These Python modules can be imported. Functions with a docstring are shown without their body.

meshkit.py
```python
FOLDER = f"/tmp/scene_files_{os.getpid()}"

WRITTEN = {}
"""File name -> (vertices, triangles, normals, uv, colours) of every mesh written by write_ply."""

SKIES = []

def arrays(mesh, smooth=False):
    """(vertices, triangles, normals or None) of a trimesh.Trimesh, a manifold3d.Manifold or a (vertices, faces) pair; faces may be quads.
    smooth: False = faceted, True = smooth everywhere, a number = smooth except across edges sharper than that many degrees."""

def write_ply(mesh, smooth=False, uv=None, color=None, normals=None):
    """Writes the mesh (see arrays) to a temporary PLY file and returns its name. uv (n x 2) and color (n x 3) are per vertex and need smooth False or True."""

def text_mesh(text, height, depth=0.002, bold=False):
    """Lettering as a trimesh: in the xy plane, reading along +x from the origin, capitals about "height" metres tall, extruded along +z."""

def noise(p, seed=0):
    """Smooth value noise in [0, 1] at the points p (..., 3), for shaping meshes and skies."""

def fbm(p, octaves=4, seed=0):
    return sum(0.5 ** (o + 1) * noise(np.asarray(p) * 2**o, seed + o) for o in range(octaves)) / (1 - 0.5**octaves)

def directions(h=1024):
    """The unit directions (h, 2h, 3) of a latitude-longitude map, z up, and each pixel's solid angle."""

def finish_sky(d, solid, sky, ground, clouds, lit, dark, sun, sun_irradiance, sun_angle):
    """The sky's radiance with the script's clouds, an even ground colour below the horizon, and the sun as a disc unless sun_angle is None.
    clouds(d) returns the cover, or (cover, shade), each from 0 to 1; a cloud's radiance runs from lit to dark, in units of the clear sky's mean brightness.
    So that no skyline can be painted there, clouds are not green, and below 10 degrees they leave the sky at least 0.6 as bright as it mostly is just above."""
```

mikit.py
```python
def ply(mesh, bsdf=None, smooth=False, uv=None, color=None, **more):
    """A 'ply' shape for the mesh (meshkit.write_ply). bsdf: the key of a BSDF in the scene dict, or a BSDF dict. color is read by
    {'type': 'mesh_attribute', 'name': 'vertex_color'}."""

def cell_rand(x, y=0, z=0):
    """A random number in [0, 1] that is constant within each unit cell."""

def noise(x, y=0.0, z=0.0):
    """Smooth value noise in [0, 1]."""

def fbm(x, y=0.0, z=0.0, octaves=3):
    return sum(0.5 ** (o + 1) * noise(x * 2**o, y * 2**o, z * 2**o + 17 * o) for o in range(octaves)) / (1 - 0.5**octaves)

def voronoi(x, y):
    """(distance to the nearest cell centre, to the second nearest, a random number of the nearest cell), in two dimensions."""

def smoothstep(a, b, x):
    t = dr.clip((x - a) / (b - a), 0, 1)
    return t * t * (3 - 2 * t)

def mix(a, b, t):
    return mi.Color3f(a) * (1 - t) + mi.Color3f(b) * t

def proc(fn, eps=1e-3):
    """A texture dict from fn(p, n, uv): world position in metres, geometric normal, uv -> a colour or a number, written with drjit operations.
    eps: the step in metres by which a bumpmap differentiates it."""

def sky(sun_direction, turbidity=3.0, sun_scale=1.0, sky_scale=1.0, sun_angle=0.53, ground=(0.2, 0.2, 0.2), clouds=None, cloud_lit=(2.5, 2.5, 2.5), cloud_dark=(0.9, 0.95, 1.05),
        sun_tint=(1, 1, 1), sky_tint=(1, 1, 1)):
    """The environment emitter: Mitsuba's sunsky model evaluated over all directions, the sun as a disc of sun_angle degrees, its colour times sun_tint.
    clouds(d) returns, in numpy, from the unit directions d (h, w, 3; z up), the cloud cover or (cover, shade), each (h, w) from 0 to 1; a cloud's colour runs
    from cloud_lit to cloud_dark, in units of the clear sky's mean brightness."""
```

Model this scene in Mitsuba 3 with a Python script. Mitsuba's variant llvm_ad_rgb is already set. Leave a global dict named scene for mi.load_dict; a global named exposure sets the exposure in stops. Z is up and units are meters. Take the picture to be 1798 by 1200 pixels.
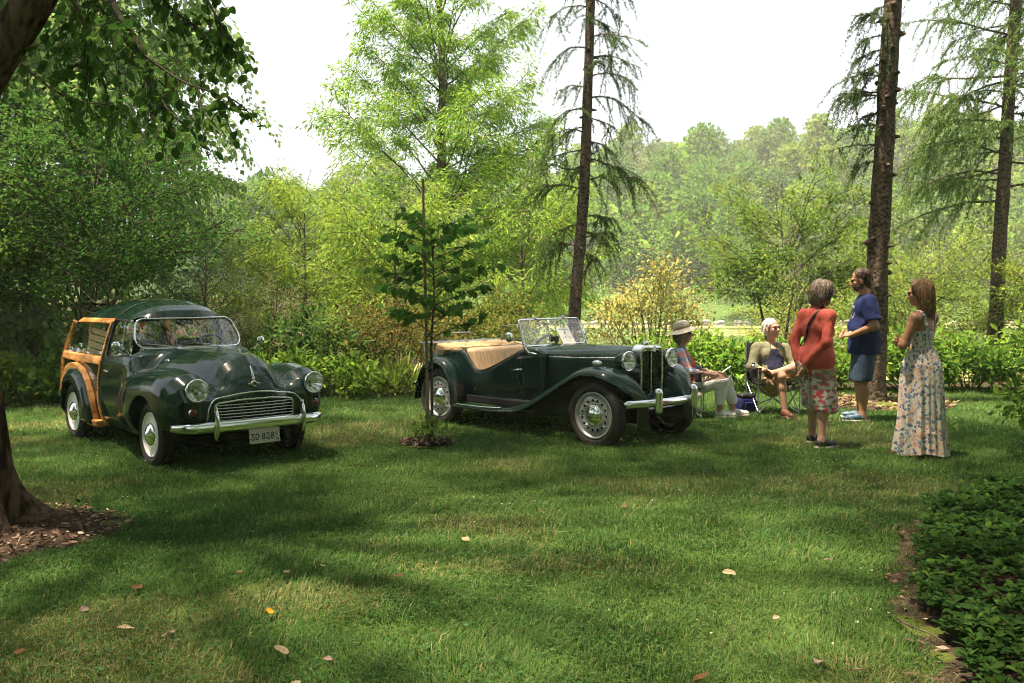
import math
import numpy as np
import trimesh
import manifold3d as m3
import shapely
import shapely.geometry as sg
import drjit as dr
import mitsuba as mi
import mikit
import meshkit
from mikit import proc, noise, fbm, voronoi, smoothstep, mix, cell_rand

T = mi.ScalarTransform4f
scene, labels = {}, {}

# ------------------------------------------------------------------ camera, sky, exposure
FOC, PITCH, EYE = 1700.0, 0.0590, 1.65          # the photograph is 1798 pixels wide
CP, SP = math.cos(PITCH), math.sin(PITCH)
HAZE = 0.0008
scene['camera'] = {
    'type': 'perspective', 'fov': 2 * math.degrees(math.atan(899 / FOC)), 'fov_axis': 'x',
    'near_clip': 0.05, 'far_clip': 2000.0,
    'to_world': T().look_at(origin=[0, 0, EYE], target=[0, CP * 10, EYE - SP * 10], up=[0, 0, 1]),
}
SUN = (-0.25, -0.05, 0.95)
scene['sky'] = mikit.sky(SUN, turbidity=4.0, sun_scale=2.2, sky_scale=1.0, sun_angle=2.2, sun_tint=(1.0, 0.97, 0.92),
                         ground=(0.08, 0.12, 0.05), clouds=lambda d: (0.88, 0.1 + 0.1 * meshkit.fbm(d * [2, 2, 4], 3)),
                         cloud_lit=(2.0, 2.08, 2.24), cloud_dark=(1.0, 1.05, 1.12))
labels['sky'] = {'kind': 'structure'}
exposure = 2.6

# ------------------------------------------------------------------ helpers
def rng(seed):
    return np.random.default_rng(seed)

def key_for(name):
    if name not in USED:
        USED[name] = 0
        return name
    USED[name] += 1
    return '%s_%03d' % (name, USED[name])
USED = {}

def tag(key, label=None, cat=None, group=None, kind=None):
    d = {}
    for k, v in (('label', label), ('category', cat), ('group', group), ('kind', kind)):
        if v:
            d[k] = v
    if d:
        labels[key] = d
    return key

def thing(name, label, cat, group=None):
    return tag(key_for(name), label, cat, group)

def obj(name, mesh, bsdf, parent=None, smooth=False, color=None, normals=None, to_world=None, label=None, cat=None, group=None, kind=None, uv=None):
    """ONE entry of the scene; with a parent it is a part of it."""
    key = key_for(name if parent is None else parent + '__' + name)
    if normals is not None:
        path = meshkit.write_ply(mesh, False, uv, color, normals=normals)
        d = {'type': 'ply', 'filename': path, 'face_normals': False, 'bsdf': {'type': 'ref', 'id': bsdf}}
    else:
        d = mikit.ply(mesh, bsdf, smooth=smooth, color=color, uv=uv)
    if to_world is not None:
        d['to_world'] = to_world
    scene[key] = d
    tag(key, label, cat, group, kind)
    return key

def copy_entries(src, dst, to_world):
    """every entry of thing src again under dst with another placement"""
    for k in [k for k in scene if k == src or k.startswith(src + '__')]:
        scene[dst + k[len(src):]] = {**scene[k], 'to_world': to_world}

def at(px, py, Y):
    """the place at depth Y (metres ahead) seen at this spot of the photograph"""
    u, v = (px - 899) / FOC, (600 - py) / FOC
    t = Y / (CP + v * SP)
    return np.array([u * t, Y, EYE + (-SP + v * CP) * t])

def on_ground(px, py, z=0.0):
    u, v = (px - 899) / FOC, (600 - py) / FOC
    dz = -SP + v * CP
    t = (z - EYE) / dz
    return np.array([u * t, (CP + v * SP) * t, z])

def unit(v):
    v = np.asarray(v, float)
    return v / np.maximum(np.linalg.norm(v, axis=-1, keepdims=True), 1e-12)

def tube(points, radii, sides=6, cap=True):
    """tapered tube along a polyline -> (v, f)"""
    p = np.asarray(points, float)
    n = len(p)
    r = np.broadcast_to(np.asarray(radii, float), (n,))
    t = unit(np.gradient(p, axis=0))
    a = np.zeros_like(t)
    ref = np.array([0, 0, 1.0]) if abs(t[0, 2]) < 0.9 else np.array([1.0, 0, 0])
    a0 = unit(np.cross(t[0], ref))
    for i in range(n):
        a0 = unit(a0 - t[i] * (a0 @ t[i]))
        a[i] = a0
    b = np.cross(t, a)
    ang = np.arange(sides) * 2 * np.pi / sides
    v = p[:, None] + r[:, None, None] * (np.cos(ang)[None, :, None] * a[:, None] + np.sin(ang)[None, :, None] * b[:, None])
    i, j = np.meshgrid(np.arange(n - 1), np.arange(sides), indexing='ij')
    q = np.stack([i * sides + j, i * sides + (j + 1) % sides, (i + 1) * sides + (j + 1) % sides, (i + 1) * sides + j], -1).reshape(-1, 4)
    f = np.vstack([q[:, [0, 1, 2]], q[:, [0, 2, 3]]])
    v = v.reshape(-1, 3)
    if cap:
        k = np.arange(sides)
        v = np.vstack([v, p[:1], p[-1:]])
        f = np.vstack([f, np.stack([(k + 1) % sides, k, np.full(sides, n * sides)], 1),
                       np.stack([(n - 1) * sides + k, (n - 1) * sides + (k + 1) % sides, np.full(sides, n * sides + 1)], 1)])
    return v, f

def join(parts):
    vs, fs, at0 = [], [], 0
    for v, f in parts:
        v, f = np.asarray(v), np.asarray(f)
        vs.append(v); fs.append(f + at0); at0 += len(v)
    return np.vstack(vs), np.vstack(fs)

def tm(vf):
    return trimesh.Trimesh(vf[0], vf[1], process=False)

def vf(mesh):
    return np.array(mesh.vertices), np.array(mesh.faces)

def man(mesh):
    """manifold3d -> (v, f)"""
    m = mesh.to_mesh()
    return np.array(m.vert_properties[:, :3], float), np.array(m.tri_verts, int)

def rbox(sx, sy, sz, r=0.01, c=(0, 0, 0), seg=8):
    """box with rounded edges, full sizes"""
    r = min(r, 0.499 * min(sx, sy, sz))
    s = m3.Manifold.sphere(r, seg)
    ps = [s.translate([a * (sx / 2 - r), b * (sy / 2 - r), d * (sz / 2 - r)]) for a in (-1, 1) for b in (-1, 1) for d in (-1, 1)]
    return man(m3.Manifold.batch_hull(ps).translate(list(map(float, c))))

def lathe(profile, n=32, axis='z'):
    """profile: (radius, height) pairs revolved about z -> (v, f)"""
    p = np.asarray(profile, float)
    ang = np.arange(n) * 2 * np.pi / n
    v = np.stack([p[:, 0, None] * np.cos(ang), p[:, 0, None] * np.sin(ang), np.repeat(p[:, 1, None], n, 1)], -1).reshape(-1, 3)
    i, j = np.meshgrid(np.arange(len(p) - 1), np.arange(n), indexing='ij')
    q = np.stack([i * n + j, i * n + (j + 1) % n, (i + 1) * n + (j + 1) % n, (i + 1) * n + j], -1).reshape(-1, 4)
    f = np.vstack([q[:, [0, 1, 2]], q[:, [0, 2, 3]]])
    if axis == 'x':
        v = v[:, [2, 0, 1]]
    elif axis == 'y':
        v = v[:, [1, 2, 0]]
    elif axis == '-y':
        v = v[:, [0, 2, 1]] * [1, -1, 1]
    return v, f

def moved(vfm, loc=(0, 0, 0), rz=0.0, R=None, s=1.0):
    v, f = vfm
    v = np.asarray(v, float) * s
    if R is not None:
        v = v @ np.asarray(R).T
    if rz:
        c, n = math.cos(rz), math.sin(rz)
        v = v @ np.array([[c, n, 0], [-n, c, 0], [0, 0, 1]])
    return v + np.asarray(loc, float), f

def grid_mesh(P, wrap_u=False, wrap_v=False):
    """P (nu, nv, 3) -> quads as triangles"""
    nu, nv = P.shape[:2]
    iu = np.arange(nu if wrap_u else nu - 1)
    jv = np.arange(nv if wrap_v else nv - 1)
    i, j = np.meshgrid(iu, jv, indexing='ij')
    a, b = i * nv + j, ((i + 1) % nu) * nv + j
    c, d = ((i + 1) % nu) * nv + (j + 1) % nv, i * nv + (j + 1) % nv
    q = np.stack([a, b, c, d], -1).reshape(-1, 4)
    return P.reshape(-1, 3), np.vstack([q[:, [0, 1, 2]], q[:, [0, 2, 3]]])

def spline(pts, n):
    """Catmull-Rom through the points, n samples"""
    p = np.asarray(pts, float)
    p = np.vstack([2 * p[0] - p[1], p, 2 * p[-1] - p[-2]])
    t = np.linspace(0, len(p) - 3 - 1e-9, n)
    i = t.astype(int)
    u = (t - i)[:, None]
    a, b, c, d = p[i], p[i + 1], p[i + 2], p[i + 3]
    return 0.5 * (2 * b + (c - a) * u + (2 * a - 5 * b + 4 * c - d) * u**2 + (3 * b - a - 3 * c + d) * u**3)

# ---- distance-field modelling
def smin(a, b, k):
    h = np.maximum(k - np.abs(a - b), 0) / k
    return np.minimum(a, b) - h * h * k * 0.25

def smax(a, b, k):
    return -smin(-a, -b, k)

def sd_cone(P, a, b, ra, rb):
    """round cone between the points a and b"""
    a, b = np.asarray(a, float), np.asarray(b, float)
    ba = b - a
    h = np.clip(((P - a) @ ba) / max(ba @ ba, 1e-12), 0, 1)
    return np.linalg.norm(P - a - h[:, None] * ba, axis=1) - (ra + (rb - ra) * h)

def sd_ell(P, c, r):
    q = (P - np.asarray(c, float))
    r = np.asarray(r, float)
    k0 = np.linalg.norm(q / r, axis=1)
    k1 = np.linalg.norm(q / (r * r), axis=1)
    return np.where(k1 > 1e-9, k0 * (k0 - 1) / np.maximum(k1, 1e-9), -r.min())

def sd_box(P, c, h, r=0.0):
    q = np.abs(P - np.asarray(c, float)) - (np.asarray(h, float) - r)
    return np.linalg.norm(np.maximum(q, 0), axis=1) + np.minimum(q.max(1), 0) - r

def sd_poly(X, Z, poly):
    """signed distance to a polygon in a plane"""
    p = np.asarray(poly, float)
    q = np.roll(p, -1, 0)
    d = np.full(len(X), 1e9)
    inside = np.zeros(len(X), bool)
    for (x0, z0), (x1, z1) in zip(p, q):
        ex, ez = x1 - x0, z1 - z0
        h = np.clip(((X - x0) * ex + (Z - z0) * ez) / (ex * ex + ez * ez + 1e-12), 0, 1)
        d = np.minimum(d, (X - x0 - h * ex) ** 2 + (Z - z0 - h * ez) ** 2)
        cross = ((z0 > Z) != (z1 > Z))
        with np.errstate(divide='ignore', invalid='ignore'):
            inside ^= cross & (X < ex * (Z - z0) / (ez if abs(ez) > 1e-12 else 1e-12) + x0)
    d = np.sqrt(d)
    return np.where(inside, -d, d)

def sdf_mesh(f, lo, hi, cell, slack=1.0, newton=2):
    """surface nets of f(P (n,3)) -> distance; returns (v, f, normals)"""
    lo, hi = np.asarray(lo, float), np.asarray(hi, float)
    B = 6
    nb = np.maximum(np.ceil((hi - lo) / (cell * B)).astype(int), 1)
    n = nb * B + 1
    bc = np.stack(np.meshgrid(*[np.arange(k) for k in nb], indexing='ij'), -1).reshape(-1, 3)
    cen = lo + (bc + 0.5) * B * cell
    dc = f(cen)
    near = np.abs(dc) < B * cell * 0.87 * 1.25 + slack * cell * 2
    D = np.full(n, 1.0, np.float32)
    sg_ = np.where(dc < 0, -1.0, 1.0)
    for (i, j, k), s in zip(bc[~near & (dc < 0)], sg_[~near & (dc < 0)]):
        D[i * B:(i + 1) * B + 1, j * B:(j + 1) * B + 1, k * B:(k + 1) * B + 1] = -1.0
    need = np.zeros(n, bool)
    for i, j, k in bc[near]:
        need[i * B:(i + 1) * B + 1, j * B:(j + 1) * B + 1, k * B:(k + 1) * B + 1] = True
    idx = np.argwhere(need)
    val = np.empty(len(idx), np.float32)
    for s in range(0, len(idx), 400000):
        val[s:s + 400000] = f(lo + idx[s:s + 400000] * cell)
    D[need] = val
    D[D == 0] = 1e-7
    # cells with a sign change
    ins = D < 0
    cnt = sum(ins[a:n[0] - 1 + a, b:n[1] - 1 + b, c:n[2] - 1 + c].astype(np.int8) for a in (0, 1) for b in (0, 1) for c in (0, 1))
    act = (cnt > 0) & (cnt < 8)
    ci = np.argwhere(act)
    num = np.full(act.shape, -1, np.int64)
    num[act] = np.arange(len(ci))
    acc = np.zeros((len(ci), 3)); w = np.zeros(len(ci))
    corners = [(a, b, c) for a in (0, 1) for b in (0, 1) for c in (0, 1)]
    for p in corners:
        for ax in range(3):
            if p[ax] == 1:
                continue
            q = list(p); q[ax] = 1
            d0 = D[ci[:, 0] + p[0], ci[:, 1] + p[1], ci[:, 2] + p[2]]
            d1 = D[ci[:, 0] + q[0], ci[:, 1] + q[1], ci[:, 2] + q[2]]
            m = (d0 < 0) != (d1 < 0)
            t = np.where(m, d0 / np.where(m, d0 - d1, 1), 0)
            pos = np.array(p, float)[None] + 0 * acc
            pos[:, ax] += t
            acc += pos * m[:, None]; w += m
    V = lo + (ci + acc / np.maximum(w, 1)[:, None]) * cell
    faces = []
    for ax in range(3):
        u, v_ = (ax + 1) % 3, (ax + 2) % 3
        s0 = [slice(None)] * 3; s1 = [slice(None)] * 3
        s0[ax] = slice(0, n[ax] - 1); s1[ax] = slice(1, n[ax])
        for o in (u, v_):
            s0[o] = slice(1, n[o] - 1); s1[o] = slice(1, n[o] - 1)
        a, b = ins[tuple(s0)], ins[tuple(s1)]
        e = np.argwhere(a != b)
        flip = a[a != b]
        off = np.zeros(3, int); off[u] = 1; off[v_] = 1
        e = e + off
        def cid(du, dv):
            g = e.copy(); g[:, u] -= du; g[:, v_] -= dv
            return num[g[:, 0], g[:, 1], g[:, 2]]
        q = np.stack([cid(1, 1), cid(0, 1), cid(0, 0), cid(1, 0)], 1)
        q[~flip] = q[~flip][:, ::-1]
        faces.append(q)
    Q = np.vstack(faces)
    Q = Q[(Q >= 0).all(1)]
    e = cell * 0.35
    def grad(V):
        G = np.empty_like(V)
        for k in range(3):
            o = np.zeros(3); o[k] = e
            G[:, k] = (f(V + o) - f(V - o)) / (2 * e)
        return G
    for _ in range(newton):
        G = grad(V)
        g2 = np.maximum((G * G).sum(1), 0.15)
        step = np.clip(f(V) / g2, -cell, cell)
        V = V - G * step[:, None] * 0.9
    N = unit(grad(V))
    F = np.vstack([Q[:, [0, 1, 2]], Q[:, [0, 2, 3]]])
    return V, F, N

def sdf_obj(name, f, lo, hi, cell, bsdf, parent=None, frame=None, **kw):
    V, F, N = sdf_mesh(f, lo, hi, cell)
    if frame is not None:
        V, N = frame.pts(V), frame.dirs(N)
    return obj(name, (V, F), bsdf, parent, normals=N, **kw)

class Frame:
    """a thing's own axes: x forward, y left, z up, standing at loc and turned by rz"""
    def __init__(self, loc, rz, tilt=None):
        self.loc = np.asarray(loc, float)
        c, s = math.cos(rz), math.sin(rz)
        self.R = np.array([[c, -s, 0], [s, c, 0], [0, 0, 1.0]])
        if tilt is not None:
            self.R = self.R @ tilt
    def pts(self, v):
        return np.asarray(v, float) @ self.R.T + self.loc
    def dirs(self, v):
        return np.asarray(v, float) @ self.R.T
    def __call__(self, m):
        return self.pts(m[0]), m[1]

# ------------------------------------------------------------------ materials
def rgb(*c):
    return {'type': 'rgb', 'value': list(map(float, c))}

def principled(name, color, rough=0.5, two=True, **kw):
    b = {'type': 'principled', 'base_color': color if isinstance(color, dict) else rgb(*color), 'roughness': rough if isinstance(rough, dict) else float(rough), **kw}
    scene[name] = {'type': 'twosided', 'bsdf': b} if two else b
    return name

VCOL = {'type': 'mesh_attribute', 'name': 'vertex_color'}
scene['mat_leaf'] = {'type': 'principledthin', 'base_color': VCOL, 'roughness': 0.55, 'diff_trans': 0.9, 'eta': 1.33}
scene['mat_grass'] = {'type': 'principledthin', 'base_color': VCOL, 'roughness': 0.6, 'diff_trans': 0.7, 'eta': 1.3}
scene['mat_flat'] = {'type': 'twosided', 'bsdf': {'type': 'diffuse', 'reflectance': VCOL}}

def bark_fn(dark, light, sx, sz):
    def fn(p, n, uv):
        a = fbm(p.x * sx, p.y * sx, p.z * sz, 3)
        b = fbm(p.x * 3.1, p.y * 3.1, p.z * 1.7, 2)
        m = smoothstep(0.3, 0.7, a * 0.8 + b * 0.25)
        return mix(dark, light, m)
    return fn
def bark_bump(sx, sz, amp):
    def fn(p, n, uv):
        return fbm(p.x * sx, p.y * sx, p.z * sz, 3) * amp
    return fn
def bark(name, dark, light, sx, sz, amp=0.02):
    scene[name] = {'type': 'twosided', 'bsdf': {'type': 'bumpmap', 'arbitrary': proc(bark_bump(sx, sz, amp), 4e-3), 'scale': 1.0,
                   'bsdf': {'type': 'diffuse', 'reflectance': proc(bark_fn(dark, light, sx, sz))}}}
    return name
bark('mat_bark_old', (0.022, 0.015, 0.010), (0.125, 0.085, 0.060), 38, 6.5, 0.05)
bark('mat_bark_pine', (0.035, 0.027, 0.021), (0.165, 0.125, 0.098), 30, 34, 0.02)
bark('mat_bark_grey', (0.05, 0.042, 0.035), (0.14, 0.12, 0.10), 20, 9, 0.008)

# ------------------------------------------------------------------ the ground: lawn, slope to the pond, far bank and hill
PATCH_MULCH_C = (-4.25, 6.45)     # bed at the foot of the old tree
LAWN_EDGE = 13.6

def sstep(a, b, x):
    t = np.clip((x - a) / (b - a), 0, 1)
    return t * t * (3 - 2 * t)

def terrain(x, y):
    x, y = np.broadcast_arrays(np.asarray(x, float), np.asarray(y, float))
    p = np.stack([x, y, 0 * x], -1)
    z = 0.10 * (meshkit.noise(p * 0.23, 5) - 0.5) * sstep(2.5, 6, np.abs(y - 9.5) + 0 * x)  # gentle rolls away from the cars
    right = sstep(-9, -2, x)
    z = z - 2.35 * right * sstep(16.5, 25, y) + 0.5 * (1 - right) * sstep(18, 30, y)
    z = z + 2.9 * sstep(82, 92, y + 3 * (meshkit.noise(p * 0.06, 9) - 0.5) * 2) * right
    crest = np.interp(x, [-90, -45, -10, 25, 60, 120, 200], [2, 4.5, 9.5, 15.5, 18.5, 20, 20])
    z = z + crest * sstep(95, 165, y)
    z = z + 1.6 * (meshkit.noise(p * 0.045, 3) - 0.5) * sstep(92, 110, y)
    return z

def ground_fn(p, n, uv):
    big = fbm(p.x * 0.5, p.y * 0.5, 0, 3)
    fine = fbm(p.x * 14, p.y * 14, 3, 3)
    lawn_c = mix((0.030, 0.060, 0.014), (0.062, 0.100, 0.022), smoothstep(0.25, 0.8, 0.5 * big + 0.5 * fine))
    soil = mix((0.025, 0.019, 0.013), (0.075, 0.058, 0.04), fbm(p.x * 9, p.y * 9, 1, 3))
    under = mix(soil, (0.03, 0.055, 0.015), smoothstep(0.45, 0.6, fbm(p.x * 1.3, p.y * 1.3, 7, 3)))
    wild = smoothstep(14.0, 15.2, p.y + 1.2 * (big - 0.5))
    wild = dr.maximum(wild, smoothstep(-6.3, -7.2, p.x + 0.6 * big) * smoothstep(8.0, 9.0, p.y))
    c = mix(lawn_c, under, wild)
    meadow = mix((0.055, 0.110, 0.028), (0.085, 0.140, 0.036), fbm(p.x * 0.8, p.y * 0.8, 4, 3))
    c = mix(c, meadow, smoothstep(82, 86, p.y) * (1 - smoothstep(97, 101, p.y)))
    return mix(c, (0.025, 0.045, 0.014), smoothstep(97, 101, p.y))
scene['mat_ground'] = {'type': 'twosided', 'bsdf': {'type': 'diffuse', 'reflectance': proc(ground_fn)}}

def axis_pts(*segs):
    out = [segs[0][0]]
    for a, b, s in segs:
        out += list(np.linspace(a, b, max(2, int(round((b - a) / s)) + 1))[1:])
    return np.array(out)
gx = axis_pts((-260, -60, 10), (-60, -12, 1.5), (-12, 12, 0.4), (12, 60, 1.5), (60, 260, 10))
gy = axis_pts((-60, -8, 4), (-8, 0, 1), (0, 26, 0.4), (26, 100, 1.5), (100, 180, 4), (180, 300, 12))
GX, GY = np.meshgrid(gx, gy, indexing='ij')
obj('ground', grid_mesh(np.stack([GX, GY, terrain(GX, GY)], -1)), 'mat_ground', smooth=True, kind='structure')

# ------------------------------------------------------------------ pond, duckweed drifting on it
POND_Z = -1.75
def weed_cover(p, n, uv):
    a = fbm(p.x * 0.10, p.y * 0.22, 2, 4)
    near = smoothstep(50.0, 38.0, p.y + 12 * (a - 0.5))
    streak = smoothstep(0.56, 0.62, fbm(p.x * 0.05, p.y * 0.35, 5, 4))
    holes = smoothstep(0.60, 0.68, fbm(p.x * 0.22, p.y * 0.5, 8, 3))
    return dr.clip(dr.maximum(near * (1 - 0.8 * holes), streak * 0.85), 0, 1)
def weed_col(p, n, uv):
    return mix((0.23, 0.225, 0.085), (0.36, 0.34, 0.145), fbm(p.x * 0.6, p.y * 1.2, 1, 4))
scene['mat_pond'] = {'type': 'twosided', 'bsdf': {'type': 'blendbsdf', 'weight': proc(weed_cover),
    'a': {'type': 'principled', 'base_color': rgb(0.03, 0.045, 0.02), 'roughness': 0.06, 'specular': 0.6},
    'b': {'type': 'diffuse', 'reflectance': proc(weed_col)}}}
px_, py_ = np.linspace(-60, 110, 60), np.linspace(17, 96, 40)
PX, PY = np.meshgrid(px_, py_, indexing='ij')
obj('pond', grid_mesh(np.stack([PX, PY, np.full_like(PX, POND_Z)], -1)), 'mat_pond', kind='structure')

# ------------------------------------------------------------------ leaves and branches
def leaf_quads(P, size, D, tilt, R, aspect=0.5, fold=0.25, droop=0.0):
    """n leaves as folded kites: base at P, pointing along D (n,3); size (n,)"""
    n = len(P)
    D = unit(D)
    r = R.normal(size=(n, 3))
    up = unit(np.array([0, 0, 1.0]) + tilt * r)
    side = unit(np.cross(D, up) + 1e-6)
    nor = np.cross(side, D)
    L = np.asarray(size)[:, None]
    W = L * aspect * 0.5
    mid = P + D * L * 0.45
    tip = P + D * L - np.array([0, 0, 1.0]) * L * droop
    a = mid + side * W + nor * W * fold
    b = mid - side * W + nor * W * fold
    V = np.stack([P, a, tip, b], 1).reshape(-1, 3)
    k = np.arange(n)[:, None] * 4
    F = np.concatenate([k + [0, 1, 2], k + [0, 2, 3]], 0)
    return V, F

OUTLINE = np.array([(0.0, 0.0), (0.06, 0.26), (0.24, 0.43), (0.5, 0.44), (0.76, 0.27), (1.0, 0.0), (0.76, -0.27), (0.5, -0.44), (0.24, -0.43), (0.06, -0.26)])
def leaf_broad(P, size, D, tilt, R, aspect=0.9, fold=0.2, droop=0.15, outline=OUTLINE):
    """n broad leaves with a real outline, folded along the midrib"""
    n, m = len(P), len(outline)
    D = unit(D)
    up = unit(np.array([0, 0, 1.0]) + tilt * R.normal(size=(n, 3)))
    side = unit(np.cross(D, up) + 1e-6)
    nor = np.cross(side, D)
    L = np.asarray(size)[:, None, None]
    x = outline[None, :, 0, None]; y = outline[None, :, 1, None] * aspect
    V = P[:, None] + L * (x * D[:, None] + y * side[:, None] + (np.abs(y) * fold - droop * x * x) * nor[:, None])
    c = P[:, None] + L * (0.45 * D[:, None] - droop * 0.2 * nor[:, None])
    V = np.concatenate([V, c], 1).reshape(-1, 3)
    k = (np.arange(n) * (m + 1))[:, None, None]
    i = np.arange(m)
    F = (k + np.stack([i, (i + 1) % m, np.full(m, m)], 1)[None]).reshape(-1, 3)
    return V, F

def tint(n_leaves, per, base, R, spread=0.25, warm=0.15):
    """colours per vertex, even within a leaf"""
    base = np.asarray(base, float)
    b = base if base.ndim == 2 else np.tile(base, (n_leaves, 1))
    k = np.exp(R.normal(size=(n_leaves, 1)) * spread)
    w = R.normal(size=(n_leaves, 1)) * warm
    c = 1.75 * b * k * np.concatenate([1 + w, 1 + 0 * w, 1 - 0.5 * w], 1)
    return np.repeat(np.clip(c, 0.004, 0.8), per, 0)

class Plant:
    """collects a plant's wood and leaves; built as trunk and crown"""
    def __init__(self, seed):
        self.R = rng(seed)
        self.wood, self.twigs, self.lv, self.lc = [], [], [], []
    def limb(self, pts, r0, r1, sides=5):
        self.wood.append(tube(pts, np.linspace(r0, r1, len(pts)), sides, cap=False))
    def leaves(self, P, size, D, color, aspect=0.5, tilt=0.5, fold=0.25, droop=0.0, spread=0.25, warm=0.12, broad=False, outline=OUTLINE):
        fn = leaf_broad if broad else leaf_quads
        kw = dict(outline=outline) if broad else {}
        V, F = fn(np.asarray(P), np.asarray(size), np.asarray(D), tilt, self.R, aspect, fold, droop, **kw)
        self.lv.append((V, F))
        self.lc.append(tint(len(P), len(V) // len(P), color, self.R, spread, warm))
    def build(self, name, label, cat, bark='mat_bark_grey', group=None, wood='trunk', crown='crown', leaf='mat_leaf', extra=None):
        t = thing(name, label, cat, group)
        if self.wood:
            obj(wood, join(self.wood), bark, t, smooth=True)
        if self.lv:
            obj(crown, join(self.lv), leaf, t, color=np.vstack(self.lc))
        return t

def curve_limb(R, a, d, L, n=7, bend=(0, 0, 0), wob=0.06):
    """a polyline from a along d, L long, bending towards bend"""
    t = np.linspace(0, 1, n)[:, None]
    d = unit(d)
    w = np.cumsum(R.normal(size=(n, 3)) * wob * L / n, 0) * np.sqrt(t)
    return np.asarray(a) + d * t * L + np.asarray(bend, float) * (t ** 2) * L + w

def along(pts, t):
    """points and directions at fractions t along a polyline"""
    pts = np.asarray(pts); n = len(pts) - 1
    x = np.clip(t, 0, 0.9999) * n
    i = x.astype(int); u = (x - i)[:, None]
    return pts[i] * (1 - u) + pts[i + 1] * u, unit(pts[i + 1] - pts[i])

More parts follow.
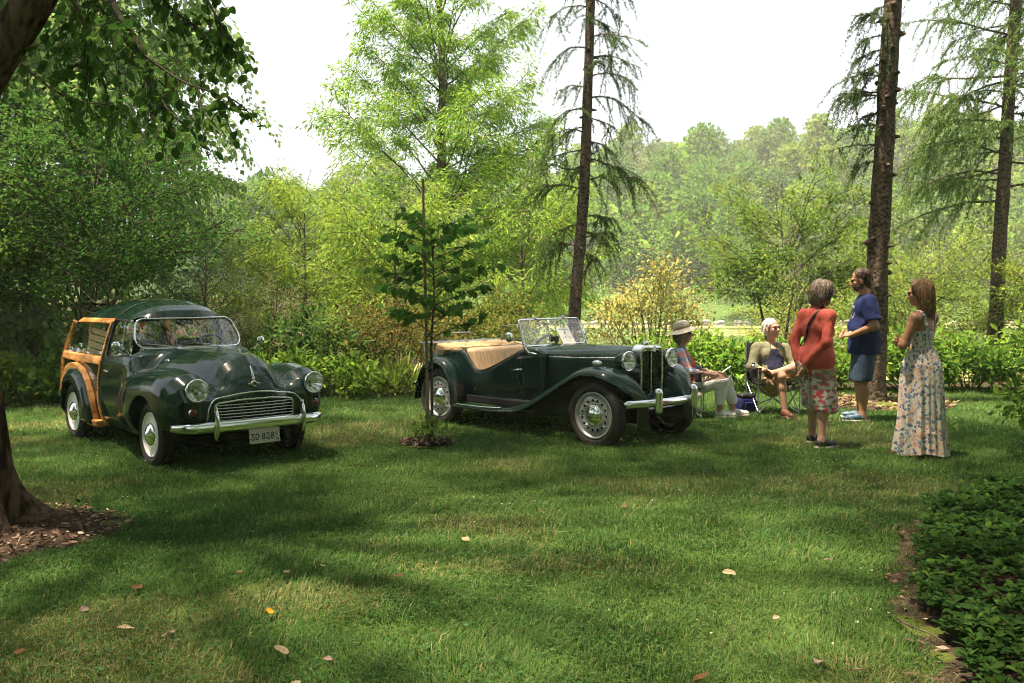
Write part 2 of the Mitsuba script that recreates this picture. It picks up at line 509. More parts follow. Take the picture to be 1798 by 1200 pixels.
def spread_tree(seed, base, height, envelope, limbs, elev, start=0.15, lean=(0, 0), trunk_r=0.12, sub=9, leaf_n=60, leaf_size=0.09, color=(0.05, 0.09, 0.02),
                color2=None, aspect=0.55, droop=0.2, bend_z=0.0, spray=0.22, layers=0.35, hang=0.3, tops=0.97, az=None, limb_r=0.35, leaf_dir=0.6, stems=None, shade_in=0.0, clear=None, broad=False, flat=0.5):
    """a tree from its skeleton: trunk, limbs reaching to the envelope (a radius per height fraction), side shoots, leaves along the shoots"""
    p = Plant(seed); R = p.R
    base = np.asarray(base, float)
    t = np.linspace(0, 1, 14)[:, None]
    top = np.array([lean[0], lean[1], height])
    trunk = base + top * t + np.cumsum(R.normal(size=(14, 3)) * [0.012, 0.012, 0], 0) * height * 0.25 * np.minimum(1, 3 * t)
    if stems is None:
        p.limb(trunk, trunk_r, trunk_r * 0.12, 8)
    else:
        for k in range(stems):
            a = 2 * np.pi * (k + R.random()) / stems
            d = np.array([math.cos(a) * 0.24, math.sin(a) * 0.24, 1.0])
            p.limb(curve_limb(R, base + 0.1 * d * [1, 1, 0], d, height * R.uniform(0.6, 0.9), 8, (0, 0, 0.1), 0.12), trunk_r * R.uniform(0.6, 1), trunk_r * 0.1, 6)
    LP, LD, LS, LW = [], [], [], []
    for k in range(limbs):
        f = start + (tops - start) * ((k + R.random()) / limbs)
        a = (k * 2.39996 + R.normal() * 0.4) if az is None else R.uniform(*az)
        o, _ = along(trunk, np.array([f]))
        rad = envelope(f) * R.uniform(0.78, 1.12)
        e = elev(f) + R.normal() * 0.12
        d = np.array([math.cos(a) * math.cos(e), math.sin(a) * math.cos(e), math.sin(e)])
        if clear is not None and clear(o[0] + d * rad):
            continue
        L = rad / max(math.cos(e), 0.25)
        limb = curve_limb(R, o[0], d, L, 8, (0, 0, bend_z), 0.10)
        p.limb(limb, max(0.007, trunk_r * limb_r * (1 - 0.6 * f)), 0.005, 5)
        m = max(3, int(sub * rad / 2.0))
        for s in np.sort(R.uniform(0.22, 1.0, m)):
            q, dq = along(limb, np.array([s]))
            side = unit(np.cross(dq[0], [0, 0, 1.0])) * R.choice([-1, 1])
            sd = unit(dq[0] * 0.7 + side * R.uniform(0.3, 1.0) + [0, 0, R.normal() * layers - 0.1 * hang])
            sl = spray * rad * R.uniform(0.6, 1.2) * (1.25 - 0.5 * s) + 0.15
            shoot = curve_limb(R, q[0], sd, sl, 5, (0, 0, -hang), 0.12)
            p.limb(shoot[::2] if sl < 0.5 else shoot, 0.004 + 0.003 * rad, 0.002, 3)
            n = max(4, int(leaf_n * sl))
            u = R.uniform(0.05, 1.0, n)
            lp, ld = along(shoot, u)
            off = R.normal(size=(n, 3)) * [0.07, 0.07, 0.05] * (0.6 + sl)
            LP.append(lp + off)
            LD.append(unit(ld * leaf_dir + unit(off + 1e-9) * 0.7 + [0, 0, -droop] + R.normal(size=(n, 3)) * 0.35))
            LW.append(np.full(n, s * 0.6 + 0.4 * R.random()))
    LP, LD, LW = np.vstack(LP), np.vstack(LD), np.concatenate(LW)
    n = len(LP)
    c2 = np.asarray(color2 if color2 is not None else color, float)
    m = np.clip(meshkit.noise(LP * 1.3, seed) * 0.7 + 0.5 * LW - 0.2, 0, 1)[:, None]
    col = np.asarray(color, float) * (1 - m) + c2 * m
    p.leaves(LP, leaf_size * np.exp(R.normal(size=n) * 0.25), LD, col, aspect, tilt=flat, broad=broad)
    p.trunk = trunk
    return p

# ------------------------------------------------------------------ the far hillside: every crown a tree of its own
def far_crown(seed, rad, h, lobes, leaves, size, color, color2, squash=1.0, strands=False):
    p = Plant(seed); R = p.R
    p.limb(np.array([[0, 0, -1.0], [0.1, 0, h * 0.3], [0, 0.1, h * 0.8]]), 0.22, 0.06, 6)
    P, D, C = [], [], []
    for k in range(lobes):
        a, u = k * 2.39996, (k + 0.5) / lobes
        zc = h * (0.22 + 0.70 * u)
        prof = math.sin(math.pi * min(1, 0.12 + 0.86 * u) ** 0.85) ** 0.7
        rr = rad * prof * (0.55 + 0.35 * R.random())
        c = np.array([math.cos(a) * rr * 0.75, math.sin(a) * rr * 0.75, zc])
        lr = rad * R.uniform(0.30, 0.46)
        n = leaves // lobes
        d = unit(R.normal(size=(n, 3)) + [0, 0, 0.35])
        P.append(c + d * lr * [1, 1, 0.75 * squash] * R.uniform(0.75, 1.05, (n, 1)))
        D.append(unit(d + R.normal(size=(n, 3)) * 0.6 + [0, 0, -0.3]))
        C.append(np.tile(np.asarray(color) + (np.asarray(color2) - color) * R.random(), (n, 1)))
        if k % 4 == 0:
            p.limb(np.array([[0, 0, h * 0.25], c * [0.5, 0.5, 0.8], c]), 0.08, 0.02, 4)
    p.leaves(np.vstack(P), 0.9 * size * np.exp(R.normal(size=sum(map(len, P))) * 0.3), np.vstack(D), 0.86 * np.vstack(C), 0.7, tilt=0.9, spread=0.16)
    return p

FAR = [
    (far_crown(101, 3.9, 10.5, 34, 2600, 0.55, (0.060, 0.135, 0.022), (0.115, 0.195, 0.034)), 'rounded mid green tree'),
    (far_crown(102, 3.4, 12.0, 30, 2400, 0.55, (0.095, 0.165, 0.022), (0.160, 0.220, 0.036)), 'tall yellow green tree'),
    (far_crown(103, 4.4, 9.5, 36, 2800, 0.55, (0.045, 0.105, 0.026), (0.080, 0.145, 0.034)), 'broad dark green tree'),
    (far_crown(104, 3.0, 11.0, 26, 2200, 0.50, (0.09, 0.14, 0.05), (0.14, 0.19, 0.065)), 'slim greyish green tree'),
    (far_crown(105, 3.7, 10.0, 32, 2500, 0.55, (0.075, 0.155, 0.022), (0.125, 0.215, 0.034)), 'leafy fresh green tree'),
]
FARD = []
for p, what in FAR:
    FARD.append((mikit.ply(join(p.wood), 'mat_bark_grey', smooth=True), mikit.ply(join(p.lv), 'mat_leaf', color=np.vstack(p.lc)), what))
def far_tree(kind, x, y, s, rz, group, where, squash=1.0):
    w, l, what = FARD[kind]
    t = thing('hillside_tree', '%s %s' % (what, where), 'tree', group)
    m = T().translate([x, y, float(terrain(x, y)) - 0.2]).rotate([0, 0, 1], rz).scale([s, s, s * squash])
    scene[t + '__trunk'] = {**w, 'to_world': m}
    scene[t + '__crown'] = {**l, 'to_world': m}
    return t
Rf = rng(77)
row = 0
y = 97.0
while y < 172:
    half = 899 / FOC * y
    sp = 6.2 + 0.012 * (y - 97)
    x = -0.31 * y - 4 + Rf.random() * sp
    where, group = (('on the foot of the far hill', 'trees along the foot of the far hill') if y < 112 else
                    ('halfway up the far hill', 'trees halfway up the far hill') if y < 150 else ('on the hazy crest of the far hill', 'trees on the crest of the far hill'))
    while x < half + 6:
        k = int(Rf.choice(5, p=[0.26, 0.2, 0.2, 0.12, 0.22]))
        what = FARD[k][2]
        far_tree(k, x + Rf.normal() * 0.9, y + Rf.normal() * 1.6, Rf.uniform(0.75, 1.12) * (0.72 if y < 100 else 1), Rf.uniform(0, 360), what + 's ' + ' '.join(group.split()[1:]), where, Rf.uniform(0.85, 1.15))
        x += sp * Rf.uniform(0.8, 1.2)
    y += 7.2
    row += 1

# weeping willow and shrubs at the far water's edge
def willow(seed, loc, h, rad, n_strands, color, label):
    p = Plant(seed); R = p.R
    p.limb(np.array([[0, 0, -0.5], [0.1, 0, h * 0.35], [0.0, 0, h * 0.7]]), 0.25, 0.08, 6)
    P, D = [], []
    for k in range(n_strands):
        a, r = R.uniform(0, 2 * np.pi), rad * math.sqrt(R.random())
        z0 = h * (1 - 0.45 * (r / rad) ** 2) * R.uniform(0.85, 1.0)
        z1 = max(0.05, z0 - h * R.uniform(0.45, 0.95))
        m = int((z0 - z1) / 0.13)
        zz = np.linspace(z0, z1, m)
        sway = (z0 - zz) * 0.06
        P.append(np.stack([np.cos(a) * (r + sway) + R.normal(size=m) * 0.05, np.sin(a) * (r + sway) + R.normal(size=m) * 0.05, zz], 1))
        D.append(unit(R.normal(size=(m, 3)) * 0.35 + [0, 0, -1.0]))
        if k % 12 == 0:
            p.limb(np.array([[0, 0, h * 0.5], [np.cos(a) * r * 0.6, np.sin(a) * r * 0.6, z0 + 0.1], [np.cos(a) * r, np.sin(a) * r, z0]]), 0.06, 0.02, 4)
    P, D = np.vstack(P), np.vstack(D)
    p.leaves(P, np.full(len(P), 0.30), D, color, 0.28, tilt=0.9, spread=0.22)
    p.lv = [moved(v, loc) for v in p.lv]; p.wood = [moved(v, loc) for v in p.wood]
    return p.build('weeping_willow', label, 'tree')
willow(201, (21.3, 84.5, 0.0), 6.6, 3.6, 520, (0.13, 0.19, 0.06), 'pale weeping willow trailing its strands over the far edge of the pond')

def shrub(seed, loc, rad, h, n, size, color, color2=None, stems=7, aspect=0.6, spread=0.3, flat=0.6, name='shrub', label='', cat='shrub', group=None, lobes=16, stem_r=0.012, inner=0.55, squash=(1, 1), extra=None, leaf='leaf', droop=0.2, broad=False, bark='mat_bark_grey'):
    """a bush: stems from the ground, lobes of leaves round the shoots' ends"""
    p = Plant(seed); R = p.R
    loc = np.asarray(loc, float)
    P, D, W = [], [], []
    for k in range(lobes):
        a = k * 2.39996 + R.normal() * 0.3
        r = rad * math.sqrt((k + 0.5) / lobes) * R.uniform(0.75, 1.05)
        top = h * (1 - 0.55 * (r / rad) ** 2) * R.uniform(0.78, 1.08)
        zc = top * R.uniform(0.45, 0.9)
        c = loc + [math.cos(a) * r * squash[0], math.sin(a) * r * squash[1], zc]
        foot = loc + [math.cos(a) * r * 0.2, math.sin(a) * r * 0.2, -0.1]
        limb = curve_limb(R, foot, c - foot, np.linalg.norm(c - foot), 6, (0, 0, 0), 0.10)
        if k < stems or R.random() < 0.5:
            p.limb(limb, stem_r, stem_r * 0.3, 5)
        m = n // lobes
        lr = rad * 0.42 + 0.06
        d = unit(R.normal(size=(m, 3)) + [0, 0, 0.3])
        rr = R.uniform(inner, 1.0, (m, 1)) * lr
        q = c + d * rr * [1, 1, min(1.0, 0.9 * h / rad) * 0.8]
        P.append(q); D.append(unit(d + R.normal(size=(m, 3)) * 0.55 + [0, 0, -droop])); W.append(np.clip((q[:, 2] - loc[2]) / h, 0, 1))
    P, D, W = np.vstack(P), np.vstack(D), np.concatenate(W)
    keep = P[:, 2] > loc[2] + 0.01
    P, D, W = P[keep], D[keep], W[keep]
    c2 = np.asarray(color if color2 is None else color2, float)
    m = np.clip(meshkit.noise(P * 2.2, seed), 0, 1)[:, None]
    p.leaves(P, size * np.exp(R.normal(size=len(P)) * 0.25), D, np.asarray(color) * (1 - m) + c2 * m, aspect, tilt=flat, spread=spread, broad=broad)
    return p.build(name, label, cat, bark=bark, group=group, wood='stems', crown='leaves')

Rs = rng(88)
for k in range(26):
    x = -6 + k * 2.1 + Rs.normal() * 0.5
    y = 88.5 + Rs.normal() * 2.2
    if 17.3 < x < 25.5 and y < 91:
        continue
    shrub(300 + k, (x, y, float(terrain(x, y))), Rs.uniform(0.8, 1.5), Rs.uniform(0.8, 2.0), 260, 0.30, (0.09, 0.16, 0.04), (0.14, 0.21, 0.05), name='shore_shrub',
          label='low bright green shrub on the meadow of the far shore', group='shrubs on the far shore', stems=4, lobes=7)
# pale stones along the far waterline
def rock(seed, loc, r, flat=0.6):
    m = trimesh.creation.icosphere(subdivisions=2, radius=1.0)
    v = np.array(m.vertices)
    v = v * (0.75 + 0.5 * meshkit.noise(v * 1.3 + seed, seed)[:, None]) * [r, r * 0.8, r * flat]
    return v + np.asarray(loc), np.array(m.faces)
scene['mat_stone'] = {'type': 'twosided', 'bsdf': {'type': 'diffuse', 'reflectance': proc(lambda p, n, uv: mix((0.30, 0.27, 0.22), (0.52, 0.48, 0.40), fbm(p.x * 2, p.y * 2, p.z * 3, 3)))}}
for k in range(44):
    x = 2 + k * 1.05 + Rs.normal() * 0.4
    y = 83.6 + Rs.normal() * 0.45
    obj('shore_stone', rock(k, (x, y, POND_Z + 0.06), Rs.uniform(0.25, 0.5)), 'mat_stone', smooth=True, label='pale stone on the far waterline of the pond', cat='stone', group='stones along the far waterline')
# a slim gauge post standing in the pond
q = at(1226, 588, 62.0)
obj('marker_post', join([tube(np.array([[q[0], 62, POND_Z - 0.5], [q[0], 62, POND_Z + 1.5]]), [0.05, 0.05], 8), tube(np.array([[q[0], 62, POND_Z + 1.5], [q[0], 62, POND_Z + 1.56]]), [0.075, 0.03], 8)]), 'mat_stone', label='slim pale post standing in the duckweed of the pond', cat='post')
obj('pond_rock', rock(99, (*at(1193, 585, 50.0)[:2], POND_Z + 0.1), 0.7), 'mat_stone', smooth=True, label='single pale boulder rising from the pond, left of the slim post', cat='boulder')

# the air between here and the hill
scene['haze_air'] = {'type': 'homogeneous', 'albedo': rgb(0.95, 0.955, 0.96), 'sigma_t': HAZE}

# ------------------------------------------------------------------ the old tree at the left edge, its crown over the lawn
def old_tree():
    p = Plant(11); R = p.R
    main = spline([(-3.66, 6.42, -0.1), (-3.68, 6.42, 0.25), (-3.74, 6.45, 0.9), (-3.84, 6.5, 1.7), (-3.92, 6.45, 2.5), (-4.0, 6.4, 3.6), (-4.1, 6.2, 5.2), (-4.0, 6.0, 7.5)], 40)
    z = main[:, 2]
    rad = 0.285 + 0.17 * np.exp(-np.maximum(z, 0) / 0.13) - 0.016 * np.clip(z, 0, 8)
    n = 88
    v, f = tube(main, rad, n, cap=False)
    V = v.reshape(40, n, 3)
    ang = np.arange(n) * 2 * np.pi / n
    rel = V - main[:, None]
    flare = np.exp(-np.maximum(z, 0) / 0.22)[:, None]
    lob = 1 + flare * 0.45 * np.sin(ang * 5 + 0.7)[None] + 0.05 * np.sin(ang * 9 + 1.5 * z[:, None]) + 0.035 * np.abs(np.sin(ang * 11 + 2.5 * np.sin(z[:, None] * 1.7 + ang * 2))) + 0.11 * (meshkit.fbm(np.stack([np.cos(ang)[None] * 5 + 0 * z[:, None], np.sin(ang)[None] * 5 + 0 * z[:, None], z[:, None] * 1.1 + 0 * ang[None]], -1), 3) - 0.5) * 2
    V = main[:, None] + rel * lob[..., None]
    t = thing('shade_tree', 'old leaning tree with furrowed brown trunk at the left edge of the lawn', 'tree')
    bark_parts = [grid_mesh(V, wrap_v=True)]
    for a, L, w in ((0.12, 0.92, 0.060), (-0.60, 0.70, 0.06), (-1.3, 0.6, 0.06), (0.75, 0.7, 0.05), (-2.2, 0.8, 0.07), (2.4, 0.8, 0.07)):
        s = np.linspace(0.12, 1, 9)
        d = np.stack([np.cos(a + 0.25 * s * s), np.sin(a + 0.25 * s * s), 0 * s], 1)
        pts = np.array([-3.66, 6.42, 0]) + d * (s * L)[:, None] + np.stack([0 * s, 0 * s, 0.16 * (1 - s) ** 1.5 - 0.025], 1)
        bark_parts.append(tube(pts, w * (1 - 0.75 * s), 10))
    obj('trunk', join(bark_parts), 'mat_bark_old', t, smooth=True)
    limbs = []
    fork = spline([(-3.90, 6.46, 2.05), (-3.62, 6.28, 2.52), (-3.22, 6.05, 2.98), (-2.82, 5.95, 3.46), (-2.55, 6.1, 4.3), (-2.5, 6.4, 5.6), (-2.7, 6.8, 7.4)], 24)
    limbs.append(tube(fork, np.linspace(0.165, 0.05, 24), 18, cap=False))
    obj('limb', limbs[0], 'mat_bark_old', t, smooth=True)
    # hanging boughs with large leaves, seen in the upper left of the picture
    tw = []
    LP, LD, LS = [], [], []
    def bough(pts, r, leafy, dens, size, twigs=6, tl=0.4, down=0.45):
        q = spline(pts, 20)
        tw.append(tube(q, np.linspace(r, 0.003, 20), 5, cap=False))
        for s in R.uniform(leafy, 1.0, twigs):
            o, dq = along(q, np.array([s]))
            d = unit(dq[0] * 0.6 + R.normal(size=3) * [0.7, 0.7, 0.3] + [0, 0, -0.35])
            tq = curve_limb(R, o[0], d, tl * R.uniform(0.6, 1.3), 5, (0, 0, -0.35), 0.15)
            tw.append(tube(tq, np.linspace(0.005, 0.002, 5), 4, cap=False))
            m = max(3, int(dens * 1.5 * tl))
            lp, ld = along(tq, np.linspace(0.1, 1, m))
            LP.append(lp + R.normal(size=(m, 3)) * 0.015); LD.append(unit(ld * 0.5 + R.normal(size=(m, 3)) * 0.55 + [0, 0, -down])); LS.append(0.74 * size * np.clip(np.exp(R.normal(size=m) * 0.30), 0.45, 1.4))
    A = lambda px, py, Y: tuple(at(px - 35, py, Y))
    bough([A(190, -120, 5.6), A(235, 10, 5.4), A(285, 90, 5.3), A(305, 160, 5.3), A(350, 215, 5.2)], 0.022, 0.25, 26, 0.066, 16, 0.30)
    bough([A(285, 95, 5.3), A(350, 140, 5.2), A(400, 160, 5.1), A(445, 175, 5.1)], 0.008, 0.2, 24, 0.064, 12, 0.20)
    bough([A(330, -90, 5.3), A(385, -20, 5.2), A(420, 40, 5.1), A(432, 80, 5.1)], 0.012, 0.3, 24, 0.066, 12, 0.20)
    bough([A(110, -160, 5.9), A(160, -10, 6.0), A(200, 80, 6.2), A(215, 140, 6.4)], 0.02, 0.35, 24, 0.070, 18, 0.36)
    bough([A(250, -160, 6.0), A(300, -40, 6.2), A(340, 20, 6.3), A(400, 60, 6.3)], 0.02, 0.2, 26, 0.068, 20, 0.34)
    bough([A(140, -140, 6.8), A(180, -30, 7.0), A(230, 40, 7.2), A(300, 110, 7.3)], 0.02, 0.2, 26, 0.074, 22, 0.42)
    bough([A(20, 60, 7.4), A(80, 120, 7.6), A(150, 170, 7.8), A(230, 190, 8.0)], 0.015, 0.1, 22, 0.072, 18, 0.42)
    n_v = len(LP)
    p.leaves(np.vstack(LP), np.concatenate(LS), np.vstack(LD), (0.040, 0.085, 0.016), 0.92, tilt=0.5, fold=0.15, droop=0.1, broad=True, spread=0.2)
    obj('boughs', join(tw), 'mat_bark_grey', t, smooth=True)
    obj('hanging_leaves', join(p.lv), 'mat_leaf', t, color=np.vstack(p.lc))
    return t
old_tree()

# crowns overhead: these stand or reach outside the picture and throw the dappled shade
def overhead(seed, name, label, foot, zc, rad, thick, clusters, per, trunk=None, holes=(), size=0.12, boughs_from=None, sag=0.03):
    p = Plant(seed); R = p.R
    foot = np.asarray(foot, float)
    if trunk:
        p.limb(spline([foot + [0, 0, -0.2], foot + [0.1, 0, zc * 0.4], foot + [0.0, 0.1, zc * 0.8], foot + [0, 0, zc + 1]], 16), trunk, trunk * 0.5, 14)
    P, D = [], []
    for k in range(clusters):
        a, r = k * 2.39996, rad * math.sqrt((k + 0.5) / clusters)
        c = foot + [math.cos(a) * r + R.normal() * 0.25, math.sin(a) * r + R.normal() * 0.25, zc + R.normal() * thick * 0.3 - sag * r * r]
        if any(((c[0] - h[0]) / h[2]) ** 2 + ((c[1] - h[1]) / h[3]) ** 2 < 1 for h in holes):
            continue
        if k % 5 == 0:
            o = foot + [0, 0, zc - 2.2] if boughs_from is None else np.asarray(boughs_from)
            p.limb(curve_limb(R, o, c - o, np.linalg.norm(c - o), 7, (0, 0, 0.05), 0.08), 0.035, 0.008, 5)
        d = R.normal(size=(per, 3)) * [0.45, 0.45, 0.2]
        P.append(c + d); D.append(unit(d + R.normal(size=(per, 3)) * 0.4 + [0, 0, -0.3]))
    P = np.vstack(P)
    p.leaves(P, size * np.exp(R.normal(size=len(P)) * 0.2), np.vstack(D), (0.05, 0.10, 0.02), 0.8, tilt=0.5)
    t = thing(name, label, 'tree')
    obj('trunk', join(p.wood), 'mat_bark_old', t, smooth=True)
    obj('crown', join(p.lv), 'mat_leaf', t, color=np.vstack(p.lc))
SX, SY = SUN[0] / SUN[2], SUN[1] / SUN[2]
def gap(x, y, a, b, z=8.5):
    return (x + SX * z, y + SY * z, a + 0.26, b + 0.22)
GAPS = [gap(-0.75, 5.2, 0.80, 0.38), gap(0.45, 6.15, 1.15, 0.42), gap(1.0, 4.85, 0.8, 0.5), gap(1.75, 5.3, 0.5, 0.4), gap(-0.6, 6.7, 0.6, 0.35), gap(0.2, 4.3, 0.5, 0.25), 
        gap(1.3, 7.0, 0.6, 0.35), gap(-1.0, 8.4, 0.6, 0.25), gap(3.4, 9.3, 0.6, 0.3), gap(-6.2, 11.4, 1.8, 1.0), gap(-2.9, 6.5, 0.4, 0.25), gap(-1.6, 12.2, 1.2, 0.5), gap(5.5, 13.2, 3.0, 1.6)]
overhead(21, 'shade_tree', 'spreading crown of a tall tree leaning in over the lawn from the left', (-1.8, 5.9, 0), 8.7, 8.0, 2.0, 380, 135, trunk=None, holes=GAPS, size=0.13, boughs_from=(-4.0, 6.0, 6.5), sag=0.018)
overhead(22, 'shade_tree', 'tall shade tree standing right of the ground cover, outside the lawn', (8.6, 4.6, 0), 8.5, 6.6, 2.0, 230, 125, trunk=0.3, holes=GAPS, size=0.13)
overhead(23, 'shade_tree', 'tall shade tree standing behind the viewer on the lawn', (0.6, -4.5, 0), 9.5, 7.2, 2.0, 240, 125, trunk=0.32, holes=GAPS, size=0.13)

# ------------------------------------------------------------------ trees and bushes behind the lawn
def gz(x, y):
    return float(terrain(x, y))
def env_dome(w, lo=0.12, pw=0.8):
    return lambda f: w * max(0.12, math.sin(math.pi * min(1, max(0, (f - lo) / (1.02 - lo) * 0.80 + 0.20))) ** pw)

# tall leafy trees filling the left
for k, (x, y, h, w, c, c2, lab) in enumerate([
    (-9.2, 18.6, 12.5, 3.75, (0.095, 0.165, 0.050), (0.180, 0.250, 0.090), 'tall leafy tree with pale shimmering leaves rising behind the wagon'),
    (-14.2, 20.5, 13.5, 4.8, (0.085, 0.150, 0.042), (0.145, 0.215, 0.070), 'tall leafy tree at the left, behind the old leaning tree'),
    (-10.6, 15.8, 8.0, 3.0, (0.068, 0.135, 0.032), (0.120, 0.190, 0.052), 'middle-sized leafy tree at the far left, its crown touching the old tree'),
    (-9.9, 22.6, 13.5, 3.5, (0.085, 0.150, 0.046), (0.160, 0.225, 0.080), 'tall leafy tree standing farthest back above the roof of the wagon')]):
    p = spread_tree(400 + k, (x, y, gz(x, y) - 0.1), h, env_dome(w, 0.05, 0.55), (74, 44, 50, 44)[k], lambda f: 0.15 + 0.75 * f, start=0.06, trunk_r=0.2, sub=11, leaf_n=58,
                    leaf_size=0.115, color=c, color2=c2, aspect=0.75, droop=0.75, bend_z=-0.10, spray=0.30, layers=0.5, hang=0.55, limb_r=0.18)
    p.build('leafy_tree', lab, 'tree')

# dark layered small tree with several stems
def tree_layered(seed, base, h, w, color, color2, label, stems=4, limbs=34, leaf=0.075, n=70, name='layered_tree', start=0.32, tr=0.05, az=None, sub=11, elev=None, aspect=0.5, lean=(0, 0), bark='mat_bark_grey', hang=0.12, layers=0.12):
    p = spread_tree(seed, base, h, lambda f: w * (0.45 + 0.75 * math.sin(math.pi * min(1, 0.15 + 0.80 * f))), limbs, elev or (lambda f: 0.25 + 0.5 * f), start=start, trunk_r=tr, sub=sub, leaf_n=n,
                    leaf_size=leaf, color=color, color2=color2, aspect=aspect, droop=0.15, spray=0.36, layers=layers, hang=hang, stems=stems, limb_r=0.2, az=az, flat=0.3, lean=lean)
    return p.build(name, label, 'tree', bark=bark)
tree_layered(411, (-6.15, 14.4, gz(-6.15, 14.4)), 3.5, 1.75, (0.026, 0.068, 0.014), (0.050, 0.105, 0.020), 'dark layered small tree with several thin stems behind the back of the wagon', name='small_tree', limbs=44)
tree_layered(412, (-8.2, 13.6, gz(-8.2, 13.6)), 3.2, 1.6, (0.032, 0.075, 0.014), (0.075, 0.125, 0.022), 'dark green small tree between the old tree and the wagon', name='small_tree', limbs=36)

# bald cypress: feathery sprays on rising limbs
def feathery(seed, base, h, env, limbs, color, color2, label, elev, tr=0.14, leaf=0.10, n=130, spray=0.34, start=0.1, sub=11, hang=0.42, name='bald_cypress', tops=0.97, bark='mat_bark_grey', aspect=0.24, stems=None, clear=None, limb_r=0.3):
    p = spread_tree(seed, base, h, env, limbs, elev, start=start, trunk_r=tr, sub=sub, leaf_n=n, leaf_size=leaf, color=color, color2=color2, aspect=aspect, droop=0.55,
                    spray=spray, layers=0.30, hang=hang, tops=tops, leaf_dir=0.9, limb_r=limb_r, flat=0.9, stems=stems, clear=clear)
    return p.build(name, label, 'tree', bark=bark)
cyp_env = lambda f: float(np.interp(f, [0, 0.08, 0.2, 0.35, 0.5, 0.7, 0.85, 1.0], [2.7, 3.1, 2.9, 2.5, 2.1, 1.6, 1.0, 0.3]))
feathery(421, (-1.55, 21.0, gz(-1.55, 21.0) - 0.1), 12.0, cyp_env, 92, (0.100, 0.190, 0.028), (0.175, 0.255, 0.042), 'tall feathery yellow green conifer with a straight brown trunk in the middle of the picture', lambda f: 0.10 + 0.75 * min(1, 1.6 * f), tr=0.16, leaf=0.105, n=165, limb_r=0.2)
feathery(422, (-3.9, 18.3, gz(-3.9, 18.3)), 3.6, env_dome(1.7, 0.0, 0.6), 46, (0.112, 0.180, 0.026), (0.190, 0.250, 0.042), 'golden green feathery young conifer right of the wagon roof', lambda f: 0.3 + 0.5 * f, tr=0.05, leaf=0.09, n=130, start=0.04, name='young_conifer')
feathery(423, (-2.1, 17.2, gz(-2.1, 17.2)), 3.0, env_dome(1.6, 0.0, 0.6), 44, (0.105, 0.175, 0.026), (0.180, 0.245, 0.042), 'golden green feathery young conifer behind the staked sapling', lambda f: 0.3 + 0.5 * f, tr=0.05, leaf=0.09, n=130, start=0.04, name='young_conifer')
feathery(424, (0.15, 18.4, gz(0.15, 18.4)), 3.6, env_dome(1.5, 0.0, 0.6), 40, (0.100, 0.175, 0.028), (0.170, 0.240, 0.042), 'yellow green feathery young conifer left of the slim larch trunk', lambda f: 0.3 + 0.5 * f, tr=0.05, leaf=0.09, n=120, start=0.04, name='young_conifer')
feathery(425, (-5.6, 22.5, gz(-5.6, 22.5)), 3.5, env_dome(1.6, 0.0, 0.6), 40, (0.120, 0.180, 0.030), (0.19, 0.23, 0.04), 'pale green feathery young conifer farther back, above the wagon bonnet', lambda f: 0.3 + 0.5 * f, tr=0.05, leaf=0.10, n=110, start=0.04, name='young_conifer')
# small blue green pine behind the wagon roof
feathery(426, (-5.25, 16.6, gz(-5.25, 16.6)), 2.5, env_dome(0.85, 0.1, 0.7), 30, (0.050, 0.085, 0.040), (0.085, 0.120, 0.055), 'small bluish green pine with a thin reddish stem behind the wagon roof', lambda f: 0.35 + 0.5 * f, tr=0.03, leaf=0.085, n=170, start=0.25, name='small_pine', aspect=0.12, hang=0.05)
feathery(427, (-3.75, 15.3, gz(-3.75, 15.3)), 1.35, env_dome(0.65, 0.1, 0.7), 24, (0.075, 0.095, 0.040), (0.115, 0.130, 0.055), 'low brownish green pine beside the right mirror of the wagon', lambda f: 0.35 + 0.5 * f, tr=0.02, leaf=0.07, n=170, start=0.1, name='small_pine', aspect=0.12, hang=0.05)

